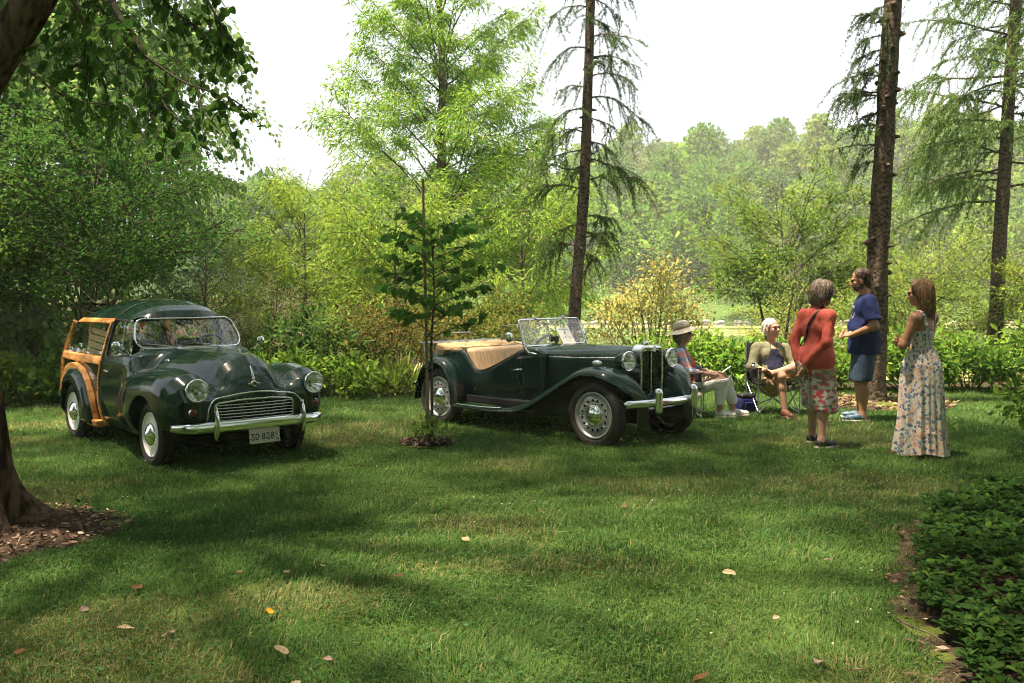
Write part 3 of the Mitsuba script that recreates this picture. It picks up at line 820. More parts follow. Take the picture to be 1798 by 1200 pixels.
# larches and spruces: bare trunks, drooping fringed boughs
def fringed(seed, base, tops_, r0, boughs, color, color2, label, name, bark='mat_bark_pine', needle=0.044, dens=340, twig_l=0.46, twig_n=9, knots=26):
    p = Plant(seed); R = p.R
    base = np.asarray(base, float)
    path = spline([base, *[np.asarray(q, float) for q in tops_]], 46)
    nn = 20
    v, f = tube(path, np.linspace(r0, r0 * 0.62, 46), nn, cap=False)
    V = v.reshape(46, nn, 3); ang = np.arange(nn) * 2 * np.pi / nn
    flare = 1 + 0.5 * np.exp(-(path[:, 2] - base[2]) / 0.25)[:, None] + 0.05 * np.sin(3 * ang[None] + path[:, 2:3] * 2) + 0.10 * (meshkit.noise(np.stack([np.cos(ang)[None] * 2 + 0 * path[:, :1], np.sin(ang)[None] * 2 + 0 * path[:, :1], path[:, 2:3] * 3 + 0 * ang[None]], -1), seed) - 0.5) * 2
    V = path[:, None] + (V - path[:, None]) * flare[..., None]
    p.wood.append(grid_mesh(V, wrap_v=True))
    for k in range(knots):                       # stubs of lost boughs
        s = R.uniform(0.1, 0.95)
        o, _ = along(path, np.array([s])); a = R.uniform(0, 2 * np.pi)
        d = np.array([math.cos(a), math.sin(a), -0.1])
        p.wood.append(tube(np.array([o[0] + d * r0 * 0.5, o[0] + d * r0 * 1.0, o[0] + d * (r0 * 1.05 + R.uniform(0.01, 0.06))]), [r0 * 0.28, r0 * 0.2, r0 * 0.08], 7))
    LP, LD = [], []
    for (z, az, L, dr_, dn) in boughs:
        i = int(np.argmin(np.abs(path[:, 2] - z)))
        o = path[i].copy(); o[2] = z
        a = math.radians(az)
        d = np.array([math.cos(a), math.sin(a), 0.25])
        L = L * R.uniform(0.55, 1.12); d = d + [0, 0, R.uniform(-0.3, 0.25)]
        limb = curve_limb(R, o, d, L, 9, (R.normal() * .15, R.normal() * .15, -dr_ * R.uniform(0.5, 1.3)), 0.20)
        p.limb(limb, 0.010 + 0.006 * L, 0.003, 5)
        arms = [(limb, L)]
        for s in R.uniform(0.25, 0.85, R.integers(1, 4)):          # side boughs
            q, dq = along(limb, np.array([s]))
            sd0 = unit(np.cross(dq[0], [0, 0, 1.0])) * R.choice([-1, 1])
            l2 = L * R.uniform(0.25, 0.5) * (1.2 - s)
            sub = curve_limb(R, q[0], dq[0] * 0.6 + sd0 * R.uniform(0.4, 1.0) + [0, 0, R.uniform(-.2, .2)], l2, 6, (0, 0, -dr_ * R.uniform(0.4, 1.2)), 0.22)
            p.limb(sub, 0.008, 0.003, 4)
            arms.append((sub, l2))
        for arm, La in arms:
            side = unit(np.cross(unit(arm[-1] - arm[0]), [0, 0, 1.0]))
            for s in R.uniform(0.10, 1.0, int(twig_n * La * dn * 0.85) + 2):
                q, dq = along(arm, np.array([s]))
                sd = unit(dq[0] * 0.5 + side * R.choice([-1, 1]) * R.uniform(0.2, 0.9) + [0, 0, -0.55 * R.random()])
                tl = twig_l * R.uniform(0.35, 1.35) * (1.15 - 0.45 * s) * min(1.2, 0.5 + 0.4 * L)
                tq = curve_limb(R, q[0], sd, tl, 6, (0, 0, -0.95 * R.uniform(0.2, 1.4)), 0.22)
                p.limb(tq[::2], 0.0045, 0.002, 3)
                m = max(5, int(dens * tl * min(1.3, dn)))
                u = R.uniform(0, 1, m)
                lp, ld = along(tq, u)
                LP.append(lp); LD.append(unit(ld * 0.9 + R.normal(size=(m, 3)) * 0.55))
            m = int(dens * 0.45 * La * dn) + 2
            lp, ld = along(arm, R.uniform(0.2, 1, m))
            LP.append(lp); LD.append(unit(ld * 0.3 + R.normal(size=(m, 3)) * 0.6))
    LP, LD = np.vstack(LP), np.vstack(LD)
    m = np.clip(meshkit.noise(LP * 1.1, seed), 0, 1)[:, None]
    p.leaves(LP, needle * np.exp(R.normal(size=len(LP)) * 0.2), LD, np.asarray(color) * (1 - m) + np.asarray(color2) * m, 0.22, tilt=0.9)
    return p.build(name, label, 'tree', bark=bark, wood='trunk', crown='needles')
Rb = rng(5)
def ring(z0, z1, n, L0, L1, azs, droop=0.35, dn=1.0):
    return [(z, Rb.uniform(*azs[k % len(azs)]), L0 + (L1 - L0) * ((z - z0) / max(z1 - z0, 1e-6)) + Rb.normal() * 0.15, droop * Rb.uniform(0.7, 1.3), dn) for k, z in enumerate(np.linspace(z0, z1, n))]
E_, W_ = (-40, 40), (140, 220)
fringed(431, (0.98, 16.0, gz(1, 16) - 0.1), [(1.04, 16, 1.2), (1.14, 16.0, 2.6), (1.22, 16.0, 4.2), (1.27, 16, 6.2), (1.3, 16, 9.5)], 0.106,
        ring(2.15, 2.75, 6, 0.9, 0.8, [E_, (100, 170), E_], 0.5, 1.3) + ring(3.2, 4.1, 8, 1.1, 1.0, [W_, E_, W_, (60, 120), E_], 0.55, 1.0) + ring(4.2, 6.6, 16, 1.0, 0.75, [W_, E_, (220, 320), E_], 0.6, 0.9) + ring(6.8, 9.0, 8, 0.7, 0.4, [E_, W_], 0.5),
        (0.034, 0.062, 0.022), (0.060, 0.100, 0.026), 'slim larch with a slightly leaning bare trunk rising behind the open car', 'larch_tree')
fringed(432, (4.97, 13.3, -0.1), [(5.0, 13.3, 1.2), (5.03, 13.3, 2.6), (5.08, 13.3, 4.2), (5.16, 13.3, 6.0), (5.2, 13.3, 9.5)], 0.160,
        ring(3.3, 4.2, 5, 0.7, 0.8, [(150, 210)], 0.3, 0.9) + ring(4.25, 5.4, 7, 0.8, 0.7, [(150, 215), (170, 200)], 0.35, 0.9) + ring(6.2, 9.2, 10, 1.6, 1.0, [E_, W_, (60, 120), (240, 300)], 0.5),
        (0.036, 0.062, 0.026), (0.055, 0.090, 0.030), 'thick bare spruce trunk standing behind the man in the blue shirt', 'spruce_tree', needle=0.045, knots=40)
fringed(433, (8.45, 17.0, gz(8.45, 17.0) - 0.1), [(8.5, 17, 1.2), (8.55, 17.0, 3.0), (8.62, 17.0, 5.0), (8.72, 17.0, 7.5), (8.8, 17, 11)], 0.130,
        ring(3.1, 3.9, 8, 2.3, 2.4, [(150, 210), (110, 170), (-30, 40), (165, 200)], 0.25, 0.8) + ring(4.0, 6.8, 30, 2.1, 1.6, [(150, 215), (-40, 50), (170, 200), (60, 120), (220, 300)], 0.28, 0.9) + ring(7, 10.2, 14, 1.6, 0.6, [E_, W_, (60, 120), (240, 300)], 0.4),
        (0.055, 0.100, 0.030), (0.100, 0.155, 0.042), 'larch with long layered drooping boughs at the right edge of the picture', 'larch_tree', twig_l=0.46, twig_n=11, dens=260, needle=0.055)

# variegated pale yellow shrub, its stems showing
shrub(441, (2.42, 16.8, gz(2.42, 16.8)), 1.0, 2.35, 5200, 0.062, (0.21, 0.21, 0.065), (0.34, 0.32, 0.12), stems=14, lobes=40, aspect=0.6, stem_r=0.018, inner=0.2, name='variegated_shrub', label='pale yellow leaved shrub with bare upright stems right of the slim larch', droop=0.0, bark='mat_bark_pine')
# small spreading green tree behind the seated man
tree_layered(442, (4.9, 17.6, gz(4.9, 17.6) - 0.1), 2.85, 1.55, (0.052, 0.098, 0.016), (0.105, 0.150, 0.026), 'small spreading tree with forked dark stems behind the seated man', stems=3, limbs=42, leaf=0.075, n=80, name='small_tree', start=0.40, tr=0.045, sub=9, layers=0.05)
# yellow green bushes and trees at the right, beyond the hedge
for k, (x, y, h, w, c, c2, lab) in enumerate([
    (8.0, 19.5, 3.1, 1.5, (0.095, 0.145, 0.026), (0.160, 0.205, 0.040), 'yellow green small tree between the spruce trunk and the right larch'),
    (10.3, 20.5, 3.4, 1.7, (0.090, 0.140, 0.026), (0.150, 0.195, 0.040), 'yellow green small tree behind the right larch'),
    (6.6, 21.5, 3.2, 1.4, (0.105, 0.150, 0.026), (0.180, 0.215, 0.036), 'yellow green small tree far behind the spruce trunk'),
    (9.6, 16.2, 1.7, 1.1, (0.090, 0.140, 0.022), (0.165, 0.205, 0.032), 'light green small tree at the right edge above the hedge')]):
    tree_layered(450 + k, (x, y, gz(x, y)), h - (0.55 if y > 18 else 0.1), w, c, c2, lab, stems=4, limbs=36, leaf=0.066, n=100, name='small_tree', start=0.14, tr=0.035, aspect=0.45)

# twiggy bronze azalea and bushes between the cars
shrub(461, (-1.75, 15.1, gz(-1.75, 15.1)), 1.05, 1.80, 3800, 0.060, (0.062, 0.056, 0.016), (0.105, 0.098, 0.026), stems=40, lobes=50, inner=0.35, stem_r=0.009, name='azalea_bush', label='twiggy bronze green bush behind the back of the open car', bark='mat_bark_pine', squash=(1.1, 0.7))
shrub(462, (-0.35, 15.6, gz(-0.35, 15.6)), 1.0, 1.55, 3000, 0.060, (0.068, 0.078, 0.018), (0.115, 0.120, 0.028), stems=34, lobes=44, inner=0.35, stem_r=0.009, name='azalea_bush', label='bronze green bush right behind the luggage rack of the open car', bark='mat_bark_pine', squash=(1.1, 0.7))
rh = shrub(463, (-3.05, 14.9, gz(-3.05, 14.9)), 0.85, 1.40, 1100, 0.12, (0.026, 0.060, 0.014), (0.062, 0.105, 0.024), stems=9, lobes=22, broad=True, aspect=0.45, name='flowering_bush', label='large leaved bush with a few pink blossoms between the two cars', squash=(1.1, 0.8))
Rp = rng(12)
scene['mat_blossom'] = {'type': 'principledthin', 'base_color': rgb(0.55, 0.36, 0.34), 'roughness': 0.6, 'diff_trans': 0.6}
for k in range(6):
    c = np.array([-3.05, 14.9, 0]) + [Rp.uniform(-0.75, 0.75), Rp.uniform(-0.75, -0.35), Rp.uniform(0.45, 1.05)]
    m = 14
    v, f = leaf_broad(np.tile(c, (m, 1)) + Rp.normal(size=(m, 3)) * 0.015, np.full(m, 0.042), Rp.normal(size=(m, 3)) + [0, -0.5, 0.4], 0.5, Rp, 0.9, 0.2, 0.2)
    obj('blossom', (v, f), 'mat_blossom', rh)
for k, (x, y, r, h, n, s, c, c2, lab) in enumerate([
    (-2.55, 14.15, 0.62, 0.62, 1100, 0.075, (0.075, 0.140, 0.018), (0.130, 0.200, 0.030), 'low bright green bush on the lawn edge between the cars'),
    (-3.35, 14.3, 0.55, 0.70, 900, 0.075, (0.060, 0.115, 0.018), (0.110, 0.170, 0.028), 'low green bush right of the wagon, under the blossoms'),
    (-1.7, 14.2, 0.35, 0.40, 700, 0.10, (0.085, 0.130, 0.020), (0.140, 0.180, 0.035), 'low tuft of strap leaves left of the rear wheel of the open car'),
    (-7.3, 13.2, 0.75, 0.95, 1400, 0.09, (0.055, 0.110, 0.018), (0.120, 0.165, 0.026), 'green bush between the old tree and the back of the wagon'),
    (-8.6, 12.7, 0.8, 1.15, 1500, 0.09, (0.110, 0.135, 0.020), (0.190, 0.190, 0.034), 'yellowish bush close behind the old tree trunk'),
    (-6.3, 13.3, 0.6, 0.7, 1000, 0.09, (0.040, 0.085, 0.014), (0.070, 0.120, 0.022), 'dark low bush behind the rear wheel of the wagon'),
    (-4.6, 14.6, 0.7, 0.8, 1000, 0.08, (0.045, 0.090, 0.016), (0.085, 0.135, 0.024), 'dark green bush hidden behind the wagon bonnet'),
    (3.05, 15.1, 0.62, 0.95, 1500, 0.075, (0.070, 0.140, 0.018), (0.130, 0.205, 0.030), 'bright green bush between the seated woman and the seated man'),
    (3.75, 14.9, 0.62, 0.85, 1500, 0.075, (0.060, 0.130, 0.018), (0.120, 0.195, 0.030), 'bright green bush close behind the chair of the seated man'),
    (2.25, 15.4, 0.65, 0.85, 1300, 0.075, (0.060, 0.125, 0.018), (0.115, 0.185, 0.030), 'green bush behind the bonnet of the open car'),
    (4.55, 15.0, 0.55, 0.75, 1200, 0.075, (0.050, 0.110, 0.018), (0.095, 0.165, 0.026), 'green bush behind the woman in red'),
    (5.45, 14.75, 0.62, 0.92, 1500, 0.075, (0.060, 0.125, 0.018), (0.120, 0.190, 0.028), 'green hedge bush right of the spruce trunk'),
    (6.25, 14.95, 0.70, 0.98, 1700, 0.075, (0.055, 0.120, 0.018), (0.115, 0.185, 0.028), 'green hedge bush behind the woman in the long dress'),
    (7.1, 15.0, 0.70, 0.92, 1700, 0.075, (0.050, 0.110, 0.018), (0.105, 0.175, 0.026), 'green hedge bush right of the woman in the long dress'),
    (7.95, 14.9, 0.72, 0.95, 1700, 0.075, (0.055, 0.120, 0.018), (0.120, 0.185, 0.028), 'green hedge bush under the right larch'),
    (8.7, 14.3, 0.75, 1.15, 1700, 0.075, (0.060, 0.125, 0.018), (0.130, 0.190, 0.028), 'tall green hedge bush at the right edge of the lawn')]):
    strap = 'strap' in lab
    shrub(470 + k, (x, y, gz(x, y)), r, h, n, s * (1.9 if strap else 1.15), c, c2, stems=6, lobes=18, name='garden_bush', label=lab, aspect=0.12 if strap else 0.55, broad=(not strap), droop=-0.8 if strap else 0.2, squash=(1.1, 0.75), inner=0.3)
shrub(490, (5.35, 8.9, 0), 0.75, 1.35, 1600, 0.085, (0.045, 0.090, 0.016), (0.085, 0.140, 0.024), stems=8, lobes=22, name='garden_bush', label='tall leafy bush at the right edge beside the ground cover', broad=True, squash=(0.75, 1.2))
# bare pale twigs standing behind the seated man
p = Plant(495)
for k in range(16):
    a = p.R.uniform(0, 2 * np.pi)
    q = curve_limb(p.R, (4.95, 15.9, gz(4.95, 15.9)), (math.cos(a) * 0.4, math.sin(a) * 0.3, 1), p.R.uniform(0.8, 1.5), 8, (0, 0, 0.1), 0.2)
    p.limb(q, 0.012, 0.003, 5)
    for s in p.R.uniform(0.3, 0.95, 4):
        o, d = along(q, np.array([s])); p.limb(curve_limb(p.R, o[0], d[0] + p.R.normal(size=3) * 0.6, 0.4, 5, (0, 0, 0.1), 0.2), 0.006, 0.002, 4)
scene['mat_pale_bark'] = {'type': 'twosided', 'bsdf': {'type': 'diffuse', 'reflectance': proc(lambda p, n, uv: mix((0.25, 0.19, 0.16), (0.42, 0.34, 0.30), fbm(p.x * 20, p.y * 20, p.z * 8, 2)))}}
obj('bare_shrub', join(p.wood), 'mat_pale_bark', smooth=True, label='bare pinkish shrub without leaves behind the seated man', cat='shrub')

# the wood that stands round the lawn outside the picture
Rw = rng(19)
for k in range(30):
    a = math.radians(168 + k * 7.0 + Rw.normal() * 1.5)
    r = Rw.uniform(15, 21)
    x, y = r * math.cos(a), r * math.sin(a) + 2
    kind = int(Rw.integers(0, 5)); s = Rw.uniform(0.85, 1.15)
    w, l, what = FARD[kind]
    t = thing('woodland_tree', what + ' of the wood round the lawn, behind the viewer', 'tree', what + 's of the wood behind the viewer')
    m = T().translate([x, y, -1.9]).rotate([0, 0, 1], Rw.uniform(0, 360)).scale([s * 0.8, s * 0.8, s])
    scene[t + '__trunk'] = {**w, 'to_world': m}
    scene[t + '__crown'] = {**l, 'to_world': m}

# ------------------------------------------------------------------ the beds: mulch round the trees, ground cover at the right
def bed_poly(pts):
    return np.array([on_ground(px, py)[:2] for px, py in pts])
MULCH_LEFT = np.array([(-5.2, 5.0), (-5.2, 7.2), (-4.3, 7.25), (-3.6, 7.15), (-3.1, 7.0), (-2.72, 6.72), (-2.62, 6.48), (-2.60, 6.25), (-2.75, 6.0), (-2.95, 5.72), (-3.1, 5.45), (-3.15, 5.2), (-3.3, 5.0)])
COVER = np.array([(4.6, 7.7), (3.6, 7.35), (3.0, 6.85), (2.62, 6.35), (2.35, 5.75), (2.12, 5.3), (2.0, 5.0), (1.95, 4.72), (1.93, 4.45), (1.92, 4.2), (1.8, 3.95), (1.72, 3.7), (1.7, 3.3), (5, 3.0), (7, 5), (7, 7.7)])
RINGS = [((-0.87, 9.92), 0.27, 0.22), ((5.05, 13.25), 1.0, 0.75), ((1.0, 16.0), 0.7, 0.5)]
def sd_bed(x, y):
    """below zero inside a bed"""
    d = np.minimum(sd_poly(x, y, MULCH_LEFT), sd_poly(x, y, COVER))
    for (cx, cy), a, b in RINGS:
        d = np.minimum(d, (np.sqrt(((x - cx) / a) ** 2 + ((y - cy) / b) ** 2) - 1) * b)
    w = 0.10 * (meshkit.fbm(np.stack([x * 3.5, y * 3.5, 0 * x], -1), 3, 4) - 0.5) * 2
    return d + w

scene['mat_mulch'] = {'type': 'twosided', 'bsdf': {'type': 'diffuse', 'reflectance': proc(lambda p, n, uv: mix(mix((0.022, 0.015, 0.011), (0.085, 0.060, 0.045), fbm(p.x * 22, p.y * 22, p.z * 9, 3)), (0.09, 0.12, 0.02),
    smoothstep(0.66, 0.74, fbm(p.x * 2.6, p.y * 2.6, 3, 3)) * 0.8))}}
def mulch_sheet(poly_fn, lo, hi, name, label, step=0.05, seed=1):
    xs, ys = np.arange(lo[0], hi[0], step), np.arange(lo[1], hi[1], step)
    X, Y = np.meshgrid(xs, ys, indexing='ij')
    d = poly_fn(X.ravel(), Y.ravel()).reshape(X.shape)
    Z = terrain(X, Y) + 0.012 + 0.03 * np.clip(-d * 4, -0.6, 1) + 0.018 * (meshkit.fbm(np.stack([X * 9, Y * 9, 0 * X], -1), 3, seed) - 0.5)
    v, f = grid_mesh(np.stack([X, Y, Z], -1))
    f = f[(d.ravel()[f] < 0.04).all(1)]
    return obj(name, (v, f), 'mat_mulch', smooth=True, label=label, cat='bed', kind='structure')
wob = lambda x, y: 0.10 * (meshkit.fbm(np.stack([x * 3.5, y * 3.5, 0 * x], -1), 3, 4) - 0.5) * 2
mulch_sheet(lambda x, y: sd_poly(x, y, MULCH_LEFT) + wob(x, y), (-5.4, 4.8), (-2.3, 7.5), 'mulch_bed', 'brown mulch bed', seed=2)
mulch_sheet(lambda x, y: sd_poly(x, y, COVER) + wob(x, y), (1.5, 3.0), (6.6, 8.0), 'planting_bed', 'dark soil under the ground cover', seed=3)
for k, ((cx, cy), a, b) in enumerate(RINGS):
    mulch_sheet(lambda x, y: (np.sqrt(((x - cx) / a) ** 2 + ((y - cy) / b) ** 2) - 1) * b + wob(x, y), (cx - a - .3, cy - b - .3), (cx + a + .3, cy + b + .3), 'mulch_ring', 'mulch ring round a trunk', 0.03, 4 + k)
# chips, bits of bark and straw lying on the mulch
Rm = rng(61)
def chips(name, n, poly_fn, lo, hi, size, cols):
    P = np.stack([Rm.uniform(lo[0], hi[0], n), Rm.uniform(lo[1], hi[1], n)], 1)
    P = P[poly_fn(P[:, 0], P[:, 1]) < 0.02]
    n = len(P)
    P3 = np.concatenate([P, (terrain(P[:, 0], P[:, 1]) + 0.045 + Rm.uniform(-0.01, 0.012, n))[:, None]], 1)
    D = Rm.normal(size=(n, 3)) * [1, 1, 0.25]
    V, F = leaf_quads(P3, size * np.exp(Rm.normal(size=n) * 0.4), D, 0.5, Rm, 0.4, 0.1)
    c = np.asarray(cols)[Rm.integers(0, len(cols), n)]
    obj(name, (V, F), 'mat_flat', color=np.repeat(c * np.exp(Rm.normal(size=(n, 1)) * 0.3), 4, 0), kind='stuff', label=None)
CH = [(0.10, 0.07, 0.05), (0.16, 0.11, 0.08), (0.06, 0.04, 0.03), (0.30, 0.25, 0.20), (0.05, 0.035, 0.03), (0.20, 0.13, 0.09)]
chips('mulch_chips', 5200, lambda x, y: sd_poly(x, y, MULCH_LEFT) + wob(x, y), (-4.6, 4.9), (-2.4, 7.3), 0.035, CH)
chips('bed_litter', 2500, lambda x, y: np.abs(sd_poly(x, y, COVER) + wob(x, y) + 0.12) - 0.16, (1.5, 3.2), (4.2, 7.6), 0.03, CH)
for k, ((cx, cy), a, b) in enumerate(RINGS[:2]):
    chips('straw_litter' if k else 'ring_chips', 900 if k == 0 else 1800, lambda x, y: (np.sqrt(((x - cx) / a) ** 2 + ((y - cy) / b) ** 2) - 1) * b + wob(x, y), (cx - a, cy - b), (cx + a, cy + b), 0.05, CH if k == 0 else [(0.22, 0.17, 0.09), (0.15, 0.11, 0.06), (0.28, 0.22, 0.12)])

# ------------------------------------------------------------------ the lawn, blade by blade
Rg = rng(62)
def in_view(x, y, m=0.5):
    return np.abs(x) < (899 / FOC) * y + m
def grass(n_m2, y0, y1, h, w, seg, cutoff_left=-9.5):
    half = 899 / FOC * y1 + 0.6
    n = int(n_m2 * 2 * half * (y1 - y0))
    x = Rg.uniform(-half, half, n); y = Rg.uniform(y0, y1, n)
    k = in_view(x, y) & (x > cutoff_left + 0 * x)
    big = meshkit.fbm(np.stack([x * 0.8, y * 0.8, 0 * x], -1), 3, 11)
    fine = meshkit.noise(np.stack([x * 5, y * 5, 0 * x], -1), 12)
    edge = 14.9 + 0.5 * (big - 0.5) + 0.6 * sstep(0, -6, x) * -1.2
    d = sd_bed(x, y)
    k &= (y < edge) & ((d > 0.0) | ((d > -0.12) & (Rg.random(n) < 0.25)) | ((d > -0.6) & (Rg.random(n) < 0.012)))
    k &= Rg.random(n) < 0.55 + 0.8 * fine * (0.5 + big)
    x, y, big, fine = x[k], y[k], big[k], fine[k]
    n = len(x)
    P = np.stack([x, y, terrain(x, y) - 0.003], 1)
    a = Rg.uniform(0, 2 * np.pi, n)
    H = h * np.exp(Rg.normal(size=n) * 0.3) * (0.6 + 0.8 * fine * (0.6 + 0.5 * big))
    lean = np.abs(Rg.normal(size=n)) * 0.55 + 0.25
    comb = (meshkit.noise(np.stack([x * 1.7, y * 1.7, 0 * x], -1), 31) - 0.5) * 6
    a = np.where(Rg.random(n) < 0.4, comb, a)
    dirv = np.stack([np.cos(a), np.sin(a), 0 * a], 1)
    side = np.stack([-np.sin(a), np.cos(a), 0 * a], 1)
    W = (w * np.exp(Rg.normal(size=n) * 0.25))[:, None]
    up = np.array([0, 0, 1.0])
    b0, b1 = P - side * W / 2, P + side * W / 2
    tip = P + up * H[:, None] * (1 - 0.25 * lean[:, None]) + dirv * (H * lean)[:, None]
    if seg == 2:
        m = P + up * H[:, None] * 0.6 + dirv * (H * lean * 0.35)[:, None]
        V = np.stack([b0, b1, m + side * W * 0.4, m - side * W * 0.4, tip], 1).reshape(-1, 3)
        kk = np.arange(n)[:, None] * 5
        F = np.concatenate([kk + [0, 1, 2], kk + [0, 2, 3], kk + [3, 2, 4]], 0); per = 5
    else:
        V = np.stack([b0, b1, tip], 1).reshape(-1, 3)
        F = np.arange(n)[:, None] * 3 + [0, 1, 2]; per = 3
    c0, c1, c2 = np.array([0.050, 0.112, 0.030]), np.array([0.092, 0.155, 0.042]), np.array([0.215, 0.200, 0.090])
    m = np.clip(big * 1.3 - 0.25 + Rg.normal(size=n) * 0.18, 0, 1)[:, None]
    col = c0 * (1 - m) + c1 * m
    bare = meshkit.fbm(np.stack([x * 0.55, y * 0.9, 0 * x], -1), 3, 52)
    dry = (Rg.random(n) < 0.05 + 0.45 * sstep(0.56, 0.72, bare))[:, None]
    col = 1.22 * np.where(dry, c2, col) * np.exp(Rg.normal(size=(n, 1)) * 0.22)
    return (V, F), np.repeat(col, per, 0)
gr = [grass(12500, 3.6, 5.4, 0.040, 0.0036, 2), grass(7600, 5.4, 7.6, 0.042, 0.0046, 2), grass(4600, 7.6, 10.5, 0.045, 0.0068, 1), grass(2300, 10.5, 15.4, 0.050, 0.010, 1)]
obj('lawn_grass', join([g[0] for g in gr]), 'mat_grass', color=np.vstack([g[1] for g in gr]), kind='stuff')
print('grass triangles', sum(len(g[0][1]) for g in gr))
del gr

# pachysandra ground cover: whorls of leaves on short stems
n = 8600
x = Rg.uniform(1.6, 6.4, n); y = Rg.uniform(3.2, 7.9, n)
d = sd_poly(x, y, COVER) + wob(x, y)
k = (d < -0.09) & in_view(x, y, 1.6)
x, y, d = x[k], y[k], d[k]
hgt = 0.10 + 0.16 * sstep(0.1, 0.9, -d) + 0.10 * meshkit.noise(np.stack([x * 1.5, y * 1.5, 0 * x], -1), 8) + Rg.normal(size=len(x)) * 0.03
LP, LD, LS, LC = [], [], [], []
for i in range(9):
    a = i * 2 * np.pi / 7 + Rg.uniform(0, 6.28, len(x)) * 0.05 + (x * 37 + y * 53)
    el = 0.18 + 0.5 * Rg.random(len(x)) + (0.5 if i >= 7 else 0)
    LP.append(np.stack([x, y, terrain(x, y) + hgt - 0.012 * (i % 3)], 1)); LD.append(np.stack([np.cos(a) * np.cos(el), np.sin(a) * np.cos(el), np.sin(el)], 1)); LS.append(0.047 * np.exp(Rg.normal(size=len(x)) * 0.22))
    LC.append(np.tile((0.030, 0.068, 0.018) if i < 7 else (0.06, 0.12, 0.022), (len(x), 1)))
OBO = np.array([(0.0, 0.05), (0.35, 0.16), (0.65, 0.30), (0.85, 0.26), (1.0, 0.0), (0.85, -0.26), (0.65, -0.30), (0.35, -0.16), (0.0, -0.05)])
LC = np.vstack(LC) * np.tile((0.8 + 0.5 * meshkit.noise(np.stack([x * 4, y * 4, 0 * x], -1), 3))[:, None], (9, 1))
V, F = leaf_broad(np.vstack(LP), np.concatenate(LS), np.vstack(LD), 0.25, Rg, 0.85, 0.3, 0.25, OBO)
obj('ground_cover', (V, F), 'mat_leaf', color=tint(len(LC), len(OBO) + 1, LC * 0.8, Rg, 0.2, 0.1), kind='stuff', label='dark green whorled ground cover in the bed at the lower right', cat='ground cover')
# small white clover heads and fallen petals in the grass
n = 1500
x, y = Rg.uniform(-7, 7, n), 3.8 + 9.5 * Rg.random(n) ** 0.8
k = in_view(x, y, 0.2) & (sd_bed(x, y) > 0.05) & (meshkit.noise(np.stack([x * 0.7, y * 0.7, 0 * x], -1), 40) > 0.35)
x, y = x[k], y[k]
P = np.stack([x, y, terrain(x, y) + 0.035 + 0.02 * Rg.random(len(x))], 1)
V, F = leaf_quads(P, np.full(len(x), 0.014), Rg.normal(size=(len(x), 3)) * [1, 1, 0.3], 0.6, Rg, 0.9)
obj('fallen_petals', (V, F), 'mat_flat', color=np.repeat(np.tile([0.55, 0.56, 0.50], (len(x), 1)) * Rg.uniform(0.5, 1.1, (len(x), 1)), 4, 0), kind='stuff')

# clover and broad-leaved weeds creeping through the grass
n = 26000
x, y = Rg.uniform(-7.5, 7.5, n), 3.7 + 8.5 * Rg.random(n) ** 1.3
pt = meshkit.fbm(np.stack([x * 0.9, y * 0.9, 0 * x], -1), 3, 77)
k = in_view(x, y, 0.2) & (sd_bed(x, y) > -0.05) & (pt + 0.10 * Rg.random(n) > 0.60)
x, y = x[k], y[k]
m = len(x)
P = np.repeat(np.stack([x, y, terrain(x, y) + 0.026 + 0.014 * Rg.random(m)], 1), 3, 0)
a = np.repeat(Rg.uniform(0, 6.28, m), 3) + np.tile([0, 2.1, 4.2], m)
V, F = leaf_quads(P, 0.013 * np.exp(Rg.normal(size=3 * m) * 0.25), np.stack([np.cos(a), np.sin(a), 0.25 + 0 * a], 1), 0.15, Rg, 0.95, 0.2)
obj('clover', (V, F), 'mat_grass', color=tint(3 * m, 4, (0.030, 0.070, 0.022), Rg, 0.25, 0.1), kind='stuff')

# ------------------------------------------------------------------ materials of cars and people
def flake(p, n, uv):
    return mix((0.0018, 0.0125, 0.0105), (0.0025, 0.0155, 0.0130), fbm(p.x * 3, p.y * 3, p.z * 3, 2))
scene['mat_paint_green'] = {'type': 'twosided', 'bsdf': {'type': 'principled', 'base_color': proc(flake), 'roughness': 0.07, 'specular': 0.42, 'clearcoat': 1.0, 'clearcoat_gloss': 0.995}}
scene['mat_chrome'] = {'type': 'twosided', 'bsdf': {'type': 'roughconductor', 'alpha': 0.035, 'specular_reflectance': rgb(0.86, 0.87, 0.88), 'material': 'none'}}
scene['mat_steel'] = {'type': 'twosided', 'bsdf': {'type': 'roughconductor', 'alpha': 0.22, 'specular_reflectance': rgb(0.62, 0.63, 0.64), 'material': 'none'}}
principled('mat_rubber', proc(lambda p, n, uv: mix((0.010, 0.010, 0.010), (0.024, 0.022, 0.020), fbm(p.x * 30, p.y * 30, p.z * 30, 2))), 0.7)
principled('mat_black', (0.008, 0.008, 0.009), 0.5)
principled('mat_black_gloss', (0.006, 0.006, 0.007), 0.2)
principled('mat_white_paint', (0.68, 0.68, 0.64), 0.3)
principled('mat_silver_paint', (0.42, 0.43, 0.43), 0.32, metallic=0.5)
principled('mat_paper', (0.74, 0.74, 0.72), 0.6)
principled('mat_ink', (0.03, 0.03, 0.035), 0.6)
principled('mat_red_lens', (0.12, 0.008, 0.008), 0.1, specular=0.7)
principled('mat_dark_trim', (0.02, 0.017, 0.014), 0.55)
scene['mat_window'] = {'type': 'thindielectric', 'int_ior': 1.5}
scene['mat_lens'] = {'type': 'thindielectric', 'int_ior': 1.5}
